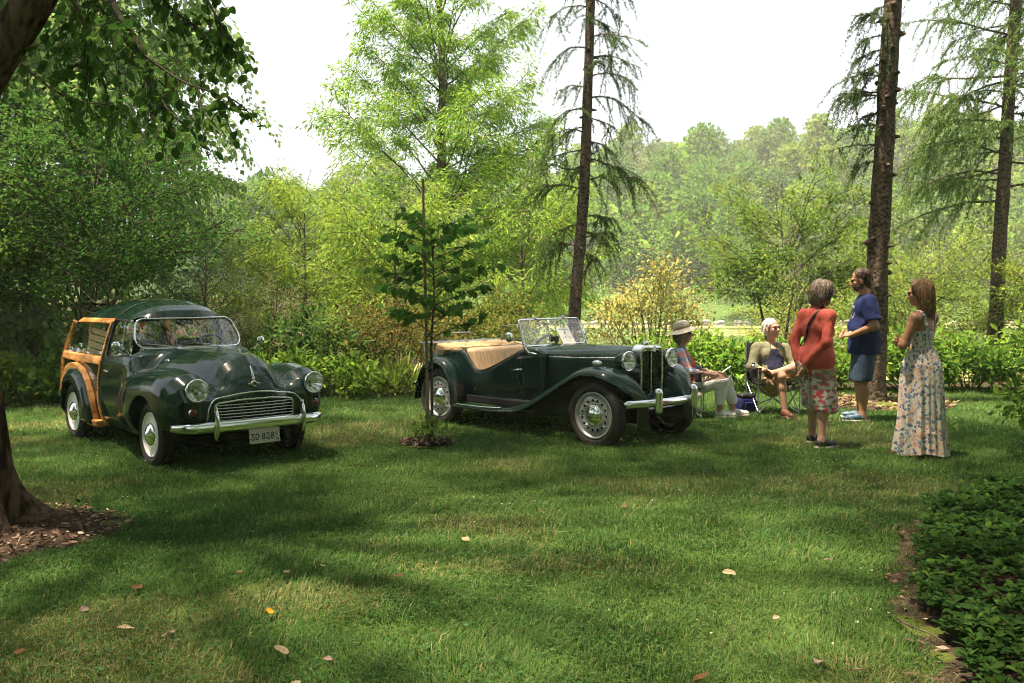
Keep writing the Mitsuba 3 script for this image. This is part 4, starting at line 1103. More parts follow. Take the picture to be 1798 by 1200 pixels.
def ash(p, n, uv):
    g = fbm(p.x * 7 + 2 * noise(p.z * 3), p.y * 7, p.z * 34, 3)
    g2 = fbm(p.x * 34, p.y * 34, p.z * 6, 3)
    return mix(mix((0.40, 0.165, 0.045), (0.66, 0.33, 0.11), smoothstep(0.25, 0.75, g)), (0.24, 0.09, 0.025), smoothstep(0.52, 0.80, g2) * 0.75)
scene['mat_wood'] = {'type': 'twosided', 'bsdf': {'type': 'principled', 'base_color': proc(ash), 'roughness': 0.28, 'specular': 0.5, 'clearcoat': 0.6}}
scene['mat_pale_wood'] = {'type': 'twosided', 'bsdf': {'type': 'principled', 'base_color': proc(lambda p, n, uv: mix((0.50, 0.39, 0.27), (0.66, 0.55, 0.40), fbm(p.x * 20, p.y * 20, p.z * 60, 3))), 'roughness': 0.6}}

def split_faces(V, F, N, classes):
    """classes: one integer per face -> {class: (v, f, n)}"""
    out = {}
    for c in np.unique(classes):
        f = F[classes == c]
        u, inv = np.unique(f, return_inverse=True)
        out[int(c)] = (V[u], inv.reshape(-1, 3), N[u])
    return out

def onto(f, P, it=6):
    """move the points onto the surface of the distance field f"""
    P = np.array(P, float)
    e = 0.004
    for _ in range(it):
        G = np.stack([(f(P + o) - f(P - o)) / (2 * e) for o in np.eye(3) * e], 1)
        P = P - G * (np.clip(f(P), -0.05, 0.05) / np.maximum((G * G).sum(1), 0.2))[:, None]
    return P

def loop_tube(pts, r, sides=8):
    """closed tube through the points"""
    p = np.asarray(pts, float)
    q = np.vstack([p, p[:2]])
    return tube(q, r, sides, cap=False)

def rounded(poly, r, n=6):
    """polygon with rounded corners, evenly sampled (2-D)"""
    g = sg.Polygon(poly).buffer(-r).buffer(r, quad_segs=n)
    return np.array(g.exterior.coords)[:-1]

def resample(p, n, closed=True):
    p = np.asarray(p, float)
    q = np.vstack([p, p[:1]]) if closed else p
    s = np.concatenate([[0], np.cumsum(np.linalg.norm(np.diff(q, axis=0), axis=1))])
    t = np.linspace(0, s[-1], n + (1 if closed else 0))
    t = t[:-1] if closed else t
    return np.stack([np.interp(t, s, q[:, k]) for k in range(p.shape[1])], 1)

def wheel(t, fr, c, R, width, rim_prof, rim_mat, cap_prof, holes=None, side=-1, steer=0.0, tread=True, camber=0.0):
    """tyre (> rim > hub_cap) with its face to local y = side; c the hub centre"""
    cs, sn = math.cos(steer), math.sin(steer)
    Rm_ = np.array([[cs, -sn, 0], [sn, cs, 0], [0, 0, 1.0]])
    def put(m):
        v = np.asarray(m[0]) * [1, -side, 1]
        f = m[1] if side == -1 else m[1][:, ::-1]
        return fr.pts(v @ Rm_.T + c), f
    h = width / 2
    ri = max(p[0] for p in rim_prof) + 0.002
    prof = [(ri, -h * 0.72), (ri + 0.02, -h * 0.95), (R - 0.055, -h), (R - 0.025, -h * 0.93), (R - 0.006, -h * 0.74), (R, -h * 0.5), (R, h * 0.5), (R - 0.006, h * 0.74), (R - 0.025, h * 0.93), (R - 0.055, h), (ri + 0.02, h * 0.95), (ri, h * 0.72)]
    tyre = lathe(prof, 72, 'y')
    extra = []
    if tread:
        for k in range(60):
            a = 2 * math.pi * k / 60
            for yy in (-0.62, -0.2, 0.22, 0.64):
                b = vf(trimesh.creation.box((0.013, h * 0.34, 0.012)))
                ca, sa = math.cos(a + 0.05 * (yy > 0)), math.sin(a + 0.05 * (yy > 0))
                M = np.array([[ca, 0, sa], [0, 1, 0], [-sa, 0, ca]])
                extra.append((b[0] @ M.T + np.array([sa * (R + 0.001 - 0.004 * (abs(yy) > .5)), yy * h, ca * (R + 0.001 - 0.004 * (abs(yy) > .5))]), b[1]))
        for rr in (R - 0.06, R - 0.042):
            extra.append(lathe([(rr, -h * 0.985), (rr + 0.003, -h * 1.03), (rr + 0.006, -h * 0.985)], 72, 'y'))
    w = obj('wheel', put(join([tyre] + extra)), 'mat_rubber', t, smooth=40)
    rim = obj('rim', put(lathe(rim_prof, 72, 'y')), rim_mat, w[0:0] or w, smooth=40)
    obj('hub_cap', put(lathe(cap_prof, 48, 'y')), 'mat_chrome', w, smooth=True)
    return w, put

def headlamp(t, fr, c, r, direction, depth, mat, name='headlight', bowl=True):
    """bowl (> rim, lens, reflector); direction: unit vector the lamp faces (local)"""
    d = unit(np.asarray(direction, float)); s = unit(np.cross([0, 0, 1.0], d)); u = np.cross(d, s)
    B = np.stack([d, s, u], 1)
    put = lambda m: (fr.pts(np.asarray(m[0]) @ B.T + np.asarray(c)), m[1])
    prof = [(0.001, -depth)] + [(r * math.sin(a), -depth * math.cos(a)) for a in np.linspace(0.15, math.pi / 2, 10)] if bowl else [(r * 0.97, -0.10), (r * 0.98, 0.0)]
    h = obj(name, put(lathe(prof, 40, 'x')), mat, t, smooth=True)
    obj('rim', put(lathe([(r * 0.99, -0.012), (r * 1.06, -0.004), (r * 1.08, 0.008), (r * 1.05, 0.020), (r * 0.98, 0.024), (r * 0.92, 0.018), (r * 0.91, 0.010)], 48, 'x')), 'mat_chrome', h, smooth=True)
    obj('reflector', put(lathe([(0.012, -0.055), (0.03, -0.052), (r * 0.6, -0.03), (r * 0.92, 0.010)], 40, 'x')), 'mat_chrome', h, smooth=True)
    obj('bulb', put(moved(vf(trimesh.creation.icosphere(subdivisions=2, radius=0.016)), (-0.030, 0, 0))), 'mat_steel', h, smooth=True)
    lens = [(r * 0.91 * math.sin(a), 0.012 + 0.022 * math.cos(a * 1.0) - 0.0 * a) for a in np.linspace(math.pi / 2, 0.02, 8)]
    ribs = []
    for k in range(-6, 7):                       # fluting moulded in the glass
        yy = k * r * 0.13
        zz = math.sqrt(max((r * 0.86) ** 2 - yy * yy, 0))
        ribs.append(tube(np.array([[0.012 + 0.020 * math.sqrt(max(0, 1 - (yy * yy + q * q) / (r * 0.91) ** 2)), yy, q] for q in np.linspace(-zz, zz, 7)]), 0.0022, 4, cap=False))
    obj('lens', put(join([lathe(lens, 40, 'x')] + ribs)), 'mat_lens', h, smooth=True)
    return h

# ------------------------------------------------------------------ the green wagon with its wooden frame
MF = Frame((-2.765, 9.25, -0.02), -0.85)
wagon = thing('station_wagon', 'dark green vintage station wagon with wooden framed rear body, parked on the left', 'car')
TUB = np.array([(-0.50, .19), (-2.93, .21), (-2.955, .34), (-2.945, .55), (-2.86, .84), (-2.74, 1.05), (-2.635, 1.24), (-2.585, 1.335), (-2.45, 1.41), (-2.1, 1.47), (-1.6, 1.505), (-1.25, 1.495), (-1.03, 1.455), (-0.92, 1.405), (-0.865, 1.34), (-0.66, 1.03), (-0.55, .98), (-0.48, .80)])
FEN = np.array([(-1.02, .20), (-1.05, .42), (-0.98, .62), (-0.80, .745), (-0.45, .835), (-0.05, .885), (.25, .905), (.48, .88), (.62, .80), (.70, .66), (.70, .50), (.66, .38), (.50, .33), (.1, .28)])
RFE = np.array([(-1.62, .20), (-1.64, .42), (-1.74, .62), (-1.88, .74), (-2.06, .79), (-2.26, .775), (-2.46, .68), (-2.62, .50), (-2.70, .32), (-2.71, .24)])
def m_tub(P, grow=0.0):
    x, y, z = P.T
    xe = x + 0.25 * y * y * sstep(-1.7, -0.75, x)
    W = 0.66 - 0.03 * sstep(.5, .2, z) - 0.155 * np.clip((z - .86) / .6, 0, 1.3) ** 1.25 - 0.05 * sstep(-2.4, -3.0, x)
    return smax(sd_poly(xe, z, TUB), np.abs(y) - W, 0.13 + 0.27 * sstep(1.08, 1.42, z)) - grow
def m_bonnet(P):
    x, y, z = P.T
    zt = np.interp(x, [-0.9, -0.68, -0.3, 0.1, 0.32, 0.44, 0.53, 0.60, 0.645, 0.66, 0.70], [1.00, 1.035, 1.065, 1.065, 1.04, 1.00, .93, .84, .74, .66, .50])
    wb = np.interp(x, [-0.9, -0.6, -0.2, 0.2, 0.45, 0.58, 0.66], [.62, .585, .49, .41, .35, .30, .22])
    zc = 0.58
    hb = np.maximum(zt - zc, 0.03)
    q = ((np.abs(y) / wb) ** 2.3 + (np.maximum(z - zc, 0) / hb) ** 2.3 + 1e-9) ** (1 / 2.3)
    d = (q - 1) * np.minimum(wb, hb) * 0.85
    ridge = -0.014 * np.exp(-(y / 0.045) ** 2) * sstep(-0.3, 0.3, x)
    return smax(smax(d + ridge, x - 0.655 + 0.2 * y * y, 0.10), np.maximum(-0.80 - x, 0.34 - z), 0.04)
def m_fenders(P):
    x, y, z = P.T
    ay = np.abs(y)
    yo = 0.80 - 0.12 * sstep(-0.35, -1.05, x) - 0.10 * sstep(0.25, 0.72, x) ** 1.5 - 0.03 * sstep(.45, .25, z)
    a = smax(sd_poly(x, z, FEN), smax(ay - yo, 0.36 - ay, 0.05), 0.24)
    yr = 0.775 - 0.05 * sstep(-2.3, -2.75, x)
    b = smax(sd_poly(x, z, RFE), smax(ay - yr, 0.5 - ay, 0.05), 0.13)
    return a, b
def m_panel(P):
    x, y, z = P.T
    return smax(smax(x - 0.655 + 0.16 * y * y + 0.10 * np.clip(.45 - z, 0, 1), 0.1 - x, 0.05), smax(np.abs(y) - 0.56, np.abs(z - 0.53) - 0.19, 0.10), 0.10)
WIN = {'door': rounded([(-1.34, .925), (-0.69, .985), (-0.72, 1.03), (-0.865, 1.295), (-1.32, 1.315)], .035),
       'rear': rounded([(-2.745, .925), (-1.455, .925), (-1.405, 1.275), (-2.60, 1.255)], .02)}
WS = rounded([(-0.575, 1.035), (0.575, 1.035), (0.495, 1.325), (-0.495, 1.325)], 0.095, 8)
def m_cut_windows(P, d):
    x, y, z = P.T
    for k in WIN:
        d = np.maximum(d, -np.maximum(sd_poly(x, z, WIN[k]), 0.40 - np.abs(y)))
    d = np.maximum(d, -np.maximum(sd_poly(y, z, WS), -1.05 - x))
    d = np.maximum(d, -np.maximum(np.maximum(np.abs(np.abs(y) - 0.245) - 0.20, np.abs(z - 1.08) - 0.15), x + 2.45))
    return d
def m_body(P):
    x, y, z = P.T
    ay = np.abs(y)
    tub = m_tub(P)
    d = smin(tub, m_bonnet(P), 0.10)
    d = smin(d, m_panel(P), 0.07)
    a, b = m_fenders(P)
    d = smin(d, a, 0.06)
    d = smin(d, b, 0.03)
    arch = np.sqrt(x * x + (z - .30) ** 2) - 0.36
    arch = np.maximum(arch, 0.42 - ay)
    rarch = np.maximum(np.sqrt((x + 2.184) ** 2 + (z - .30) ** 2) - 0.335, 0.46 - ay)
    d = np.maximum(d, -np.minimum(arch, rarch))
    inner = np.maximum(tub + 0.028, np.maximum(0.48 - z, x + 0.70))
    d = np.maximum(d, -inner)
    d = m_cut_windows(P, d)
    # the mouth behind the grille bars
    g = np.maximum(np.maximum(np.abs(y - 0.0) - 0.37, np.abs(z - .527) - 0.085), 0.56 - x)
    return np.maximum(d, -g)
def build_wagon_body():
    V, F, N = sdf_mesh(m_body, (-3.02, -0.86, .15), (.76, .86, 1.52), 0.0165)
    c = V[F].mean(1)
    x, y, z = c.T
    ay = np.abs(y)
    a, b = m_fenders(c)
    bon, tub = m_bonnet(c), m_tub(c)
    cls = np.zeros(len(F), int)
    roof = (z > 1.30 + 0.02) & (tub > -0.012) & (x < -0.84)
    door = (x > -1.395) & (x < -0.56 - 0.0 * z) & (z > .26) & (z < 1.33) & (ay > 0.44) & (a > -0.02) & (x < -0.56 - 0.75 * np.clip(z - 1.0, 0, 1))
    cls[roof] = 1
    cls[door & (y < 0)] = 2
    cls[door & (y > 0)] = 3
    cls[(bon < 0.03) & (x > -0.64) & (z > .735) & (bon < a - 0.01)] = 4
    fen = (a < 0.02) & (a < bon - 0.0) & (x > -1.06) & (ay > 0.40)
    cls[fen & (y < 0)] = 5
    cls[fen & (y > 0)] = 6
    ref = (b < 0.012) & (x < -1.55) & (ay > 0.55)
    cls[ref & (y < 0)] = 7
    cls[ref & (y > 0)] = 8
    names = {0: 'body', 1: 'roof', 2: 'door', 3: 'door', 4: 'bonnet', 5: 'front_fender', 6: 'front_fender', 7: 'rear_fender', 8: 'rear_fender'}
    keys = {}
    for k, (v, f, n) in split_faces(V, F, N, cls).items():
        keys[k] = obj(names[k], (MF.pts(v), f), 'mat_paint_green', wagon, normals=MF.dirs(n))
    return keys
MK = build_wagon_body()
outer = lambda P: smin(m_tub(P), m_bonnet(P), 0.10)

def side_sheet(poly, f, sgn, off, step=0.03):
    """a sheet over a polygon of the side view, laid on the body's flank"""
    t = trimesh.creation.triangulate_polygon(sg.Polygon(resample(poly, 80)).buffer(0), engine='earcut') if False else None
    xs, zs = np.meshgrid(np.linspace(poly[:, 0].min(), poly[:, 0].max(), 22), np.linspace(poly[:, 1].min(), poly[:, 1].max(), 14), indexing='ij')
    P = np.stack([xs.ravel(), np.full(xs.size, sgn * 0.7), zs.ravel()], 1)
    W = 0.66 - 0.155 * np.clip((P[:, 2] - .86) / .6, 0, 1.3) ** 1.25
    P[:, 1] = sgn * (W + off)
    v, fc = grid_mesh(P.reshape(22, 14, 3))
    inside = sd_poly(v[:, 0], v[:, 2], poly) < 0.03
    return v, fc[inside[fc].all(1)]
# glass
for sgn, dk in ((-1, MK[2]), (1, MK[3])):
    obj('window', MF(side_sheet(WIN['door'], None, sgn, -0.022)), 'mat_window', dk)
    lp = resample(WIN['door'], 60)
    W = 0.66 - 0.155 * np.clip((lp[:, 1] - .86) / .6, 0, 1.3) ** 1.25
    obj('window_trim', MF(loop_tube(np.stack([lp[:, 0], sgn * (W - 0.004), lp[:, 1]], 1), 0.006, 6)), 'mat_dark_trim', dk, smooth=True)
    v = np.array([[-0.80, sgn * .63, .965], [-0.865, sgn * .60, 1.29]])
    obj('vent_bar', MF(tube(np.array([[-0.93, sgn * .637, .96], [-0.95, sgn * .575, 1.30]]), 0.0045, 6)), 'mat_steel', dk, smooth=True)
    obj('window', MF(side_sheet(WIN['rear'], None, sgn, -0.015)), 'mat_window', wagon)
s, t_ = np.meshgrid(np.linspace(-1, 1, 24), np.linspace(0, 1, 10), indexing='ij')
yy, zz = s * (0.585 - 0.08 * t_), 1.025 + 0.31 * t_
ws_x = lambda y, z: -0.665 - (z - 1.03) * 0.665 - 0.25 * y * y
vws, fws = grid_mesh(np.stack([ws_x(yy, zz) - 0.008, yy, zz], -1))
ins = sd_poly(vws[:, 1], vws[:, 2], WS) < 0.022
obj('windscreen', MF((vws, fws[ins[fws].all(1)])), 'mat_window', wagon, smooth=True)
lp = resample(WS, 90)
obj('windscreen_trim', MF(loop_tube(np.stack([ws_x(lp[:, 0], lp[:, 1]) + 0.006, lp[:, 0], lp[:, 1]], 1), 0.0095, 8)), 'mat_chrome', wagon, smooth=True)
rear_glass = lambda sg_: grid_mesh(np.stack([np.array([[-2.73 + 0.02, ] * 2, [-2.56 + 0.02, ] * 2]), np.array([[sg_ * .04, sg_ * .45]] * 2), np.array([[.93] * 2, [1.23] * 2])], -1))
for sg_ in (-1, 1):
    obj('rear_window', MF(rear_glass(sg_)), 'mat_window', wagon)

# wooden members: slices of a skin lying on the flank
def wood_member(name, poly, grow, parent=wagon, depth=0.05, label=None, sides=(-1, 1), sdf=None, inn=0.47):
    poly = np.asarray(poly, float)
    lo, hi = poly.min(0) - 0.02, poly.max(0) + 0.02
    for sgn in sides:
        def f(P):
            d = (sdf or m_tub)(P)
            return smax(smax(d - grow, -(d + depth), 0.008), np.maximum(sd_poly(P[:, 0], P[:, 2], poly), inn - sgn * P[:, 1]), 0.008)
        yl, yh = (0.38, 0.84) if sgn > 0 else (-0.84, -0.38)
        sdf_obj(name, f, (lo[0], yl, lo[1]), (hi[0], yh, hi[1]), 0.0125, 'mat_wood', parent, MF, label=label)
def strip(path, w):
    g = sg.LineString(spline(path, 40)).buffer(w / 2, cap_style=2)
    return np.array(g.exterior.coords)[:-1]
wood_member('wood_top_rail', [(-2.655, 1.25), (-2.625, 1.30), (-1.36, 1.325), (-1.37, 1.27)], 0.014)
wood_member('wood_door_post', strip([(-1.375, 1.31), (-1.40, 1.10), (-1.43, .93), (-1.455, .86), (-1.52, .70), (-1.545, .50), (-1.52, .33), (-1.485, .215)], 0.036), 0.016)
wood_member('wood_waist_rail', [(-2.80, .845), (-2.775, .925), (-1.43, .925), (-1.455, .845)], 0.020)
wood_member('wood_corner_post', [(-2.96, .40), (-2.88, .40), (-2.84, .70), (-2.76, .90), (-2.655, 1.12), (-2.585, 1.27), (-2.655, 1.30), (-2.76, 1.09), (-2.87, .86), (-2.95, .60)], 0.016, inn=0.575)
wood_member('wood_stud', [(-2.235, .73), (-2.15, .73), (-2.15, .85), (-2.235, .85)], 0.012)
arc_o = [(-2.184 + 0.575 * math.cos(a) * 0.98, .30 + 0.53 * math.sin(a)) for a in np.radians(np.linspace(160, -8, 30))]
arc_i = [(-2.184 + 0.455 * math.cos(a), .30 + 0.455 * math.sin(a)) for a in np.radians(np.linspace(-10, 158, 30))]
wood_member('wood_wheel_arch', np.array(arc_o + arc_i), 0.058)
wood_member('wood_sill_block', [(-1.83, .195), (-1.50, .195), (-1.50, .265), (-1.83, .265)], 0.075)
# rear doors' frame, seen from behind
for yy_ in (-0.60, 0.0, 0.60):
    obj('wood_rear_post', MF(tube(np.array([[-2.965, yy_, .45], [-2.87, yy_, .86], [-2.66, yy_ * .88, 1.26]]), 0.028, 6)), 'mat_wood', wagon)
obj('wood_rear_rail', MF(tube(np.array([[-2.80, -.60, .90], [-2.83, 0, .90], [-2.80, .60, .90]]), 0.03, 6)), 'mat_wood', wagon)

# chrome of the front
FX = lambda y, z: 0.655 - 0.16 * y * y - 0.10 * np.clip(.45 - z, 0, 1)
arch_pts = spline([(-0.495, .44), (-0.475, .56), (-0.42, .635), (-0.30, .672), (0.0, .70), (0.30, .672), (0.42, .635), (0.475, .56), (0.495, .44)], 60)
full = lambda P: m_body(P)
solid_front = lambda P: smin(smin(m_bonnet(P), m_panel(P), 0.07), m_fenders(P)[0], 0.085)
ap = onto(solid_front, np.stack([FX(arch_pts[:, 0], arch_pts[:, 1]) + 0.01, arch_pts[:, 0], arch_pts[:, 1]], 1))
obj('grille_arch_trim', MF(tube(ap, 0.0075, 8)), 'mat_chrome', wagon, smooth=True)
gp = resample(rounded([(-0.385, .43), (0.385, .43), (0.385, .612), (0.15, .634), (-0.15, .634), (-0.385, .612)], .045), 80)
gpt = np.stack([FX(gp[:, 0], gp[:, 1]) + 0.008, gp[:, 0], gp[:, 1]], 1)
gr_ = obj('grille', MF(loop_tube(gpt, 0.009, 8)), 'mat_chrome', wagon, smooth=True)
for k in range(6):
    z = .457 + k * 0.0275
    ys = np.linspace(-0.373, 0.373, 16)
    pts = np.stack([FX(ys, 0 * ys + z) + 0.006, ys, np.full(16, z)], 1)
    v, f = tube(pts, 0.0088, 8)
    v = v.copy(); v[:, 2] = z + (v[:, 2] - z) * 0.75
    obj('bar', MF((v, f)), 'mat_steel', gr_, smooth=True)
obj('backing', MF(rbox(0.02, 0.70, 0.18, 0.01, (.578, 0, .525))), 'mat_black', gr_)
# bonnet badge and flash strip
bd = onto(m_bonnet, np.array([[.62, 0, .80], [.585, 0, .86], [.545, 0, .92]]))
obj('bonnet_flash', MF(tube(bd + [0.006, 0, 0.004], [0.016, 0.010, 0.005], 8)), 'mat_chrome', MK[4], smooth=True)
bb = onto(m_bonnet, np.array([[.64, 0, .775]]))[0] + [0.008, 0, 0]
disc = lathe([(0.001, 0.010), (0.020, 0.009), (0.027, 0.004), (0.030, -0.004)], 24, 'x')
wing = rbox(0.008, 0.12, 0.014, 0.004)
obj('bonnet_badge', MF(moved(join([disc, wing]), bb)), 'mat_chrome', MK[4], smooth=30)
obj('badge_centre', MF(moved(lathe([(0.001, 0.0125), (0.014, 0.0125), (0.015, 0.010)], 20, 'x'), bb)), 'mat_red_lens', MK[4], smooth=30)
# headlights in the fenders
for sgn in (-1, 1):
    headlamp(wagon, MF, (0.700, sgn * 0.570, .748), 0.096, (1, sgn * 0.03, 0.0), 0.20, 'mat_paint_green')
    pl = onto(lambda P: m_fenders(P)[0], np.array([[.68, sgn * 0.60, .555]]))[0]
    b = obj('side_lamp', MF(moved(lathe([(0.038, -0.01), (0.040, 0.008), (0.034, 0.016)], 24, 'x'), pl)), 'mat_chrome', wagon, smooth=True)
    obj('lens', MF(moved(lathe([(0.034, 0.012), (0.028, 0.028), (0.012, 0.036), (0.001, 0.037)], 24, 'x'), pl)), 'mat_red_lens', b, smooth=True)
# bumper with two overriders
by = np.linspace(-0.745, 0.745, 41)
bx = 0.735 - 0.05 * (by / 0.745) ** 2 - 0.14 * np.clip((np.abs(by) - 0.56) / 0.19, 0, 1) ** 2
sec = rounded([(-0.012, -0.052), (0.018, -0.034), (0.030, 0), (0.018, 0.034), (-0.012, 0.052)], 0.006)
sec = resample(sec, 20)
bump = np.stack([bx[:, None] + sec[None, :, 0], by[:, None] + 0 * sec[None, :, 0], 0.415 + sec[None, :, 1] * np.clip(1.08 - 0.5 * (np.abs(by) / 0.745)[:, None] ** 8, 0.3, 2)], -1)
obj('front_bumper', MF(grid_mesh(bump, wrap_v=True)), 'mat_chrome', wagon, smooth=50)
for sgn in (-1, 1):
    def f(P):
        c = np.array([0.765, sgn * 0.42, .425])
        return smin(smin(sd_ell(P, c + [0.0, 0, 0.015], (0.040, 0.023, 0.105)), sd_ell(P, c + [-0.005, 0, 0.10], (0.020, 0.013, 0.085)), 0.025), sd_ell(P, c + [-0.02, 0, -0.07], (0.03, 0.018, 0.055)), 0.02)
    sdf_obj('overrider', f, (0.69, sgn * 0.42 - .06, .28), (0.83, sgn * 0.42 + .06, .62), 0.0075, 'mat_chrome', wagon, MF)
    obj('bumper_bracket', MF(tube(np.array([[0.45, sgn * 0.40, .40], [0.74, sgn * 0.42, .41]]), 0.016, 6)), 'mat_black', wagon)
# licence plate
principled('mat_plate', (0.40, 0.39, 0.33), 0.45)
pt = Frame(MF.pts(np.array([[0.735, 0.045, 0.305]]))[0], -0.85 + math.pi / 2, tilt=np.array([[1, 0, 0], [0, math.cos(1.45), -math.sin(1.45)], [0, math.sin(1.45), math.cos(1.45)]]))
plate = obj('licence_plate', pt(rbox(0.30, 0.14, 0.004, 0.0018, seg=4)), 'mat_plate', wagon)
txt = meshkit.text_mesh('30 828', 0.062, 0.002, bold=True)
v, f = vf(txt); v = v * [0.80, 0.92, 1]; v = v - [(v[:, 0].min() + v[:, 0].max()) / 2 + 0.022, v[:, 1].mean() + 0.010, -0.003]
obj('number', pt((v, f)), 'mat_ink', plate)
for ch, yy_ in (('E', 0.018), ('A', -0.030)):
    v, f = vf(meshkit.text_mesh(ch, 0.034, 0.002)); v = v - [v[:, 0].mean() - 0.122, v[:, 1].mean() - yy_ + 0.012, -0.003]
    obj('letter', pt((v, f)), 'mat_ink', plate)
# wheels
for xw, sgn, st in ((0, -1, -0.02), (-2.184, -1, 0), (0, 1, -0.02), (-2.184, 1, 0)):
    rim = [(0.205, -0.045), (0.207, -0.060), (0.200, -0.067), (0.190, -0.060), (0.182, -0.048), (0.150, -0.040), (0.125, -0.050), (0.10, -0.052), (0.06, -0.05), (0.001, -0.05)]
    cap = [(0.108, -0.050), (0.106, -0.062), (0.095, -0.074), (0.07, -0.088), (0.04, -0.098), (0.03, -0.104), (0.018, -0.108), (0.001, -0.109)]
    wheel(wagon, MF, (xw, sgn * 0.655, .297), 0.297, 0.145, rim, 'mat_white_paint', cap, side=sgn, steer=st)
# running gear seen beneath
obj('underbody', MF(join([rbox(3.0, 0.9, 0.10, 0.04, (-1.2, 0, .23)), tube(np.array([[0, -.62, .30], [0, .62, .30]]), 0.035, 8), tube(np.array([[-2.184, -.62, .30], [-2.184, .62, .30]]), 0.045, 8), rbox(0.5, 0.5, 0.22, 0.05, (0.25, 0, .32))])), 'mat_black', wagon)
# seams of the doors and bonnet
def seam(parent, pts, f, r=0.0042):
    q = onto(f, resample(np.asarray(pts, float), 50, closed=False))
    obj('seam', MF(tube(q, r, 5)), 'mat_black', parent)
flank = lambda P: smin(smin(m_tub(P), m_bonnet(P), 0.10), m_fenders(P)[0], 0.085)
for sgn, k in ((-1, 2), (1, 3)):
    seam(MK[k], [(-1.385, sgn * .6, 1.30), (-1.425, sgn * .66, .92), (-1.50, sgn * .67, .70), (-1.52, sgn * .67, .50), (-1.49, sgn * .67, .30)], m_tub)
    seam(MK[k], [(-0.615, sgn * .64, 1.0), (-0.60, sgn * .66, .86), (-0.62, sgn * .68, .76)], flank)
    seam(MK[k], [(-1.43, sgn * .67, .868), (-1.0, sgn * .67, .875), (-0.60, sgn * .66, .885), (-0.30, sgn * .56, .90)], flank)
    h = onto(m_tub, np.array([[-1.27, sgn * .67, .80]]))[0]
    obj('handle', MF(join([tube(h + np.array([[0.0, sgn * .03, 0], [0.05, sgn * .033, 0.002], [0.11, sgn * .028, -0.004]]), [0.010, 0.009, 0.005], 8), tube(np.array([h, h + [0, sgn * .032, 0]]), 0.011, 8)])), 'mat_chrome', MK[k], smooth=True)
    mm = np.array([-0.78, sgn * .655, 1.0])
    mi_ = obj('wing_mirror', MF(join([tube(np.array([mm + [0.02, 0, -0.02], mm + [0.05, sgn * .06, 0.02], mm + [0.05, sgn * .10, 0.06]]), 0.006, 6), moved(vf(trimesh.creation.icosphere(subdivisions=3, radius=1)), mm + [0.055, sgn * .10, 0.075], s=np.array([0.022, 0.045, 0.045]))])), 'mat_chrome', wagon, smooth=True)
seam(MK[4], [(-0.60, -.55, .88), (0, -.47, .80), (.3, -.40, .765), (.5, -.32, .735)], solid_front)
seam(MK[4], [(-0.60, .55, .88), (0, .47, .80), (.3, .40, .765), (.5, .32, .735)], solid_front)
seam(MK[1], [(-1.40, -.57, 1.30), (-1.39, -.45, 1.44), (-1.385, -.2, 1.475), (-1.385, 0, 1.478), (-1.385, .2, 1.475), (-1.39, .45, 1.44), (-1.40, .57, 1.30)], m_tub)
# gutter along the roof
for sgn in (-1, 1):
    q = onto(m_tub, resample([(-0.93, sgn * .53, 1.345), (-1.4, sgn * .55, 1.345), (-2.0, sgn * .55, 1.335), (-2.58, sgn * .53, 1.315)], 40, closed=False))
    obj('roof_gutter', MF(tube(q + [0, sgn * 0.004, 0], 0.009, 6)), 'mat_paint_green', MK[1], smooth=True)
# wipers
for y0, y1 in ((-0.16, -0.46), (0.30, -0.02)):
    a = np.array([ws_x(y0, 1.035) + 0.03, y0, 1.03]); b = np.array([ws_x(y1, 1.085) + 0.025, y1, 1.085])
    wv = np.array([ws_x(y1 + 0.13, 1.078) + 0.016, y1 + 0.13, 1.078]), np.array([ws_x(y1 - 0.08, 1.09) + 0.016, y1 - 0.08, 1.09])
    w = obj('wiper', MF(join([tube(np.array([a, (a + b) / 2 + [0.012, 0, 0.008], b]), [0.006, 0.005, 0.003], 6), moved(lathe([(0.016, -0.012), (0.016, 0.01), (0.008, 0.02), (0.001, 0.021)], 12), a)])), 'mat_chrome', wagon, smooth=True)
    obj('blade', MF(tube(np.array(wv), 0.005, 5)), 'mat_black', w)
# cowl vent strip, inside: seats, wheel, mirror, dashboard
for y0 in (-0.30, 0.30):
    def f(P, y0=y0):
        return smin(sd_box(P, (-1.25, y0, .60), (.24, .23, .09), .06), sd_box(P @ np.array([[.97, 0, .24], [0, 1, 0], [-.24, 0, .97]]) , (-1.48 * .97 + .82 * .0 - .82 * .24 + 0.02, y0, -1.48 * .24 * -1 * -1 + .82 * .97 + 0.36 * 0), (.06, .21, .28), .05), .04)
    sdf_obj('seat', f, (-1.9, y0 - .28, .4), (-0.9, y0 + .28, 1.25), 0.035, 'mat_dark_trim', wagon, MF)
obj('dashboard', MF(rbox(0.14, 1.02, 0.16, 0.05, (-0.80, 0, .97))), 'mat_dark_trim', wagon, smooth=40)
sw = [(-1.02 + 0.19 * math.sin(a) * 0.35, 0.30 + 0.19 * math.cos(a), .97 + 0.19 * math.sin(a) * 0.9) for a in np.linspace(0, 2 * math.pi, 30)[:-1]]
obj('steering_wheel', MF(join([loop_tube(sw, 0.012, 8), tube(np.array([[-0.80, .30, .90], [-1.02, .30, .97]]), 0.02, 8), tube(np.array([[-1.02, .11, .97], [-1.02, .49, .97]]), 0.008, 6)])), 'mat_black_gloss', wagon, smooth=True)
obj('inside_mirror', MF(rbox(0.02, 0.18, 0.05, 0.009, (-0.90, 0, 1.285))), 'mat_black', wagon, smooth=40)
obj('load_floor', MF(rbox(1.3, 1.15, 0.03, 0.01, (-2.2, 0, .72))), 'mat_dark_trim', wagon)
stk = np.array([ws_x(-0.455, 1.265) + 0.002, -0.44, 1.262])
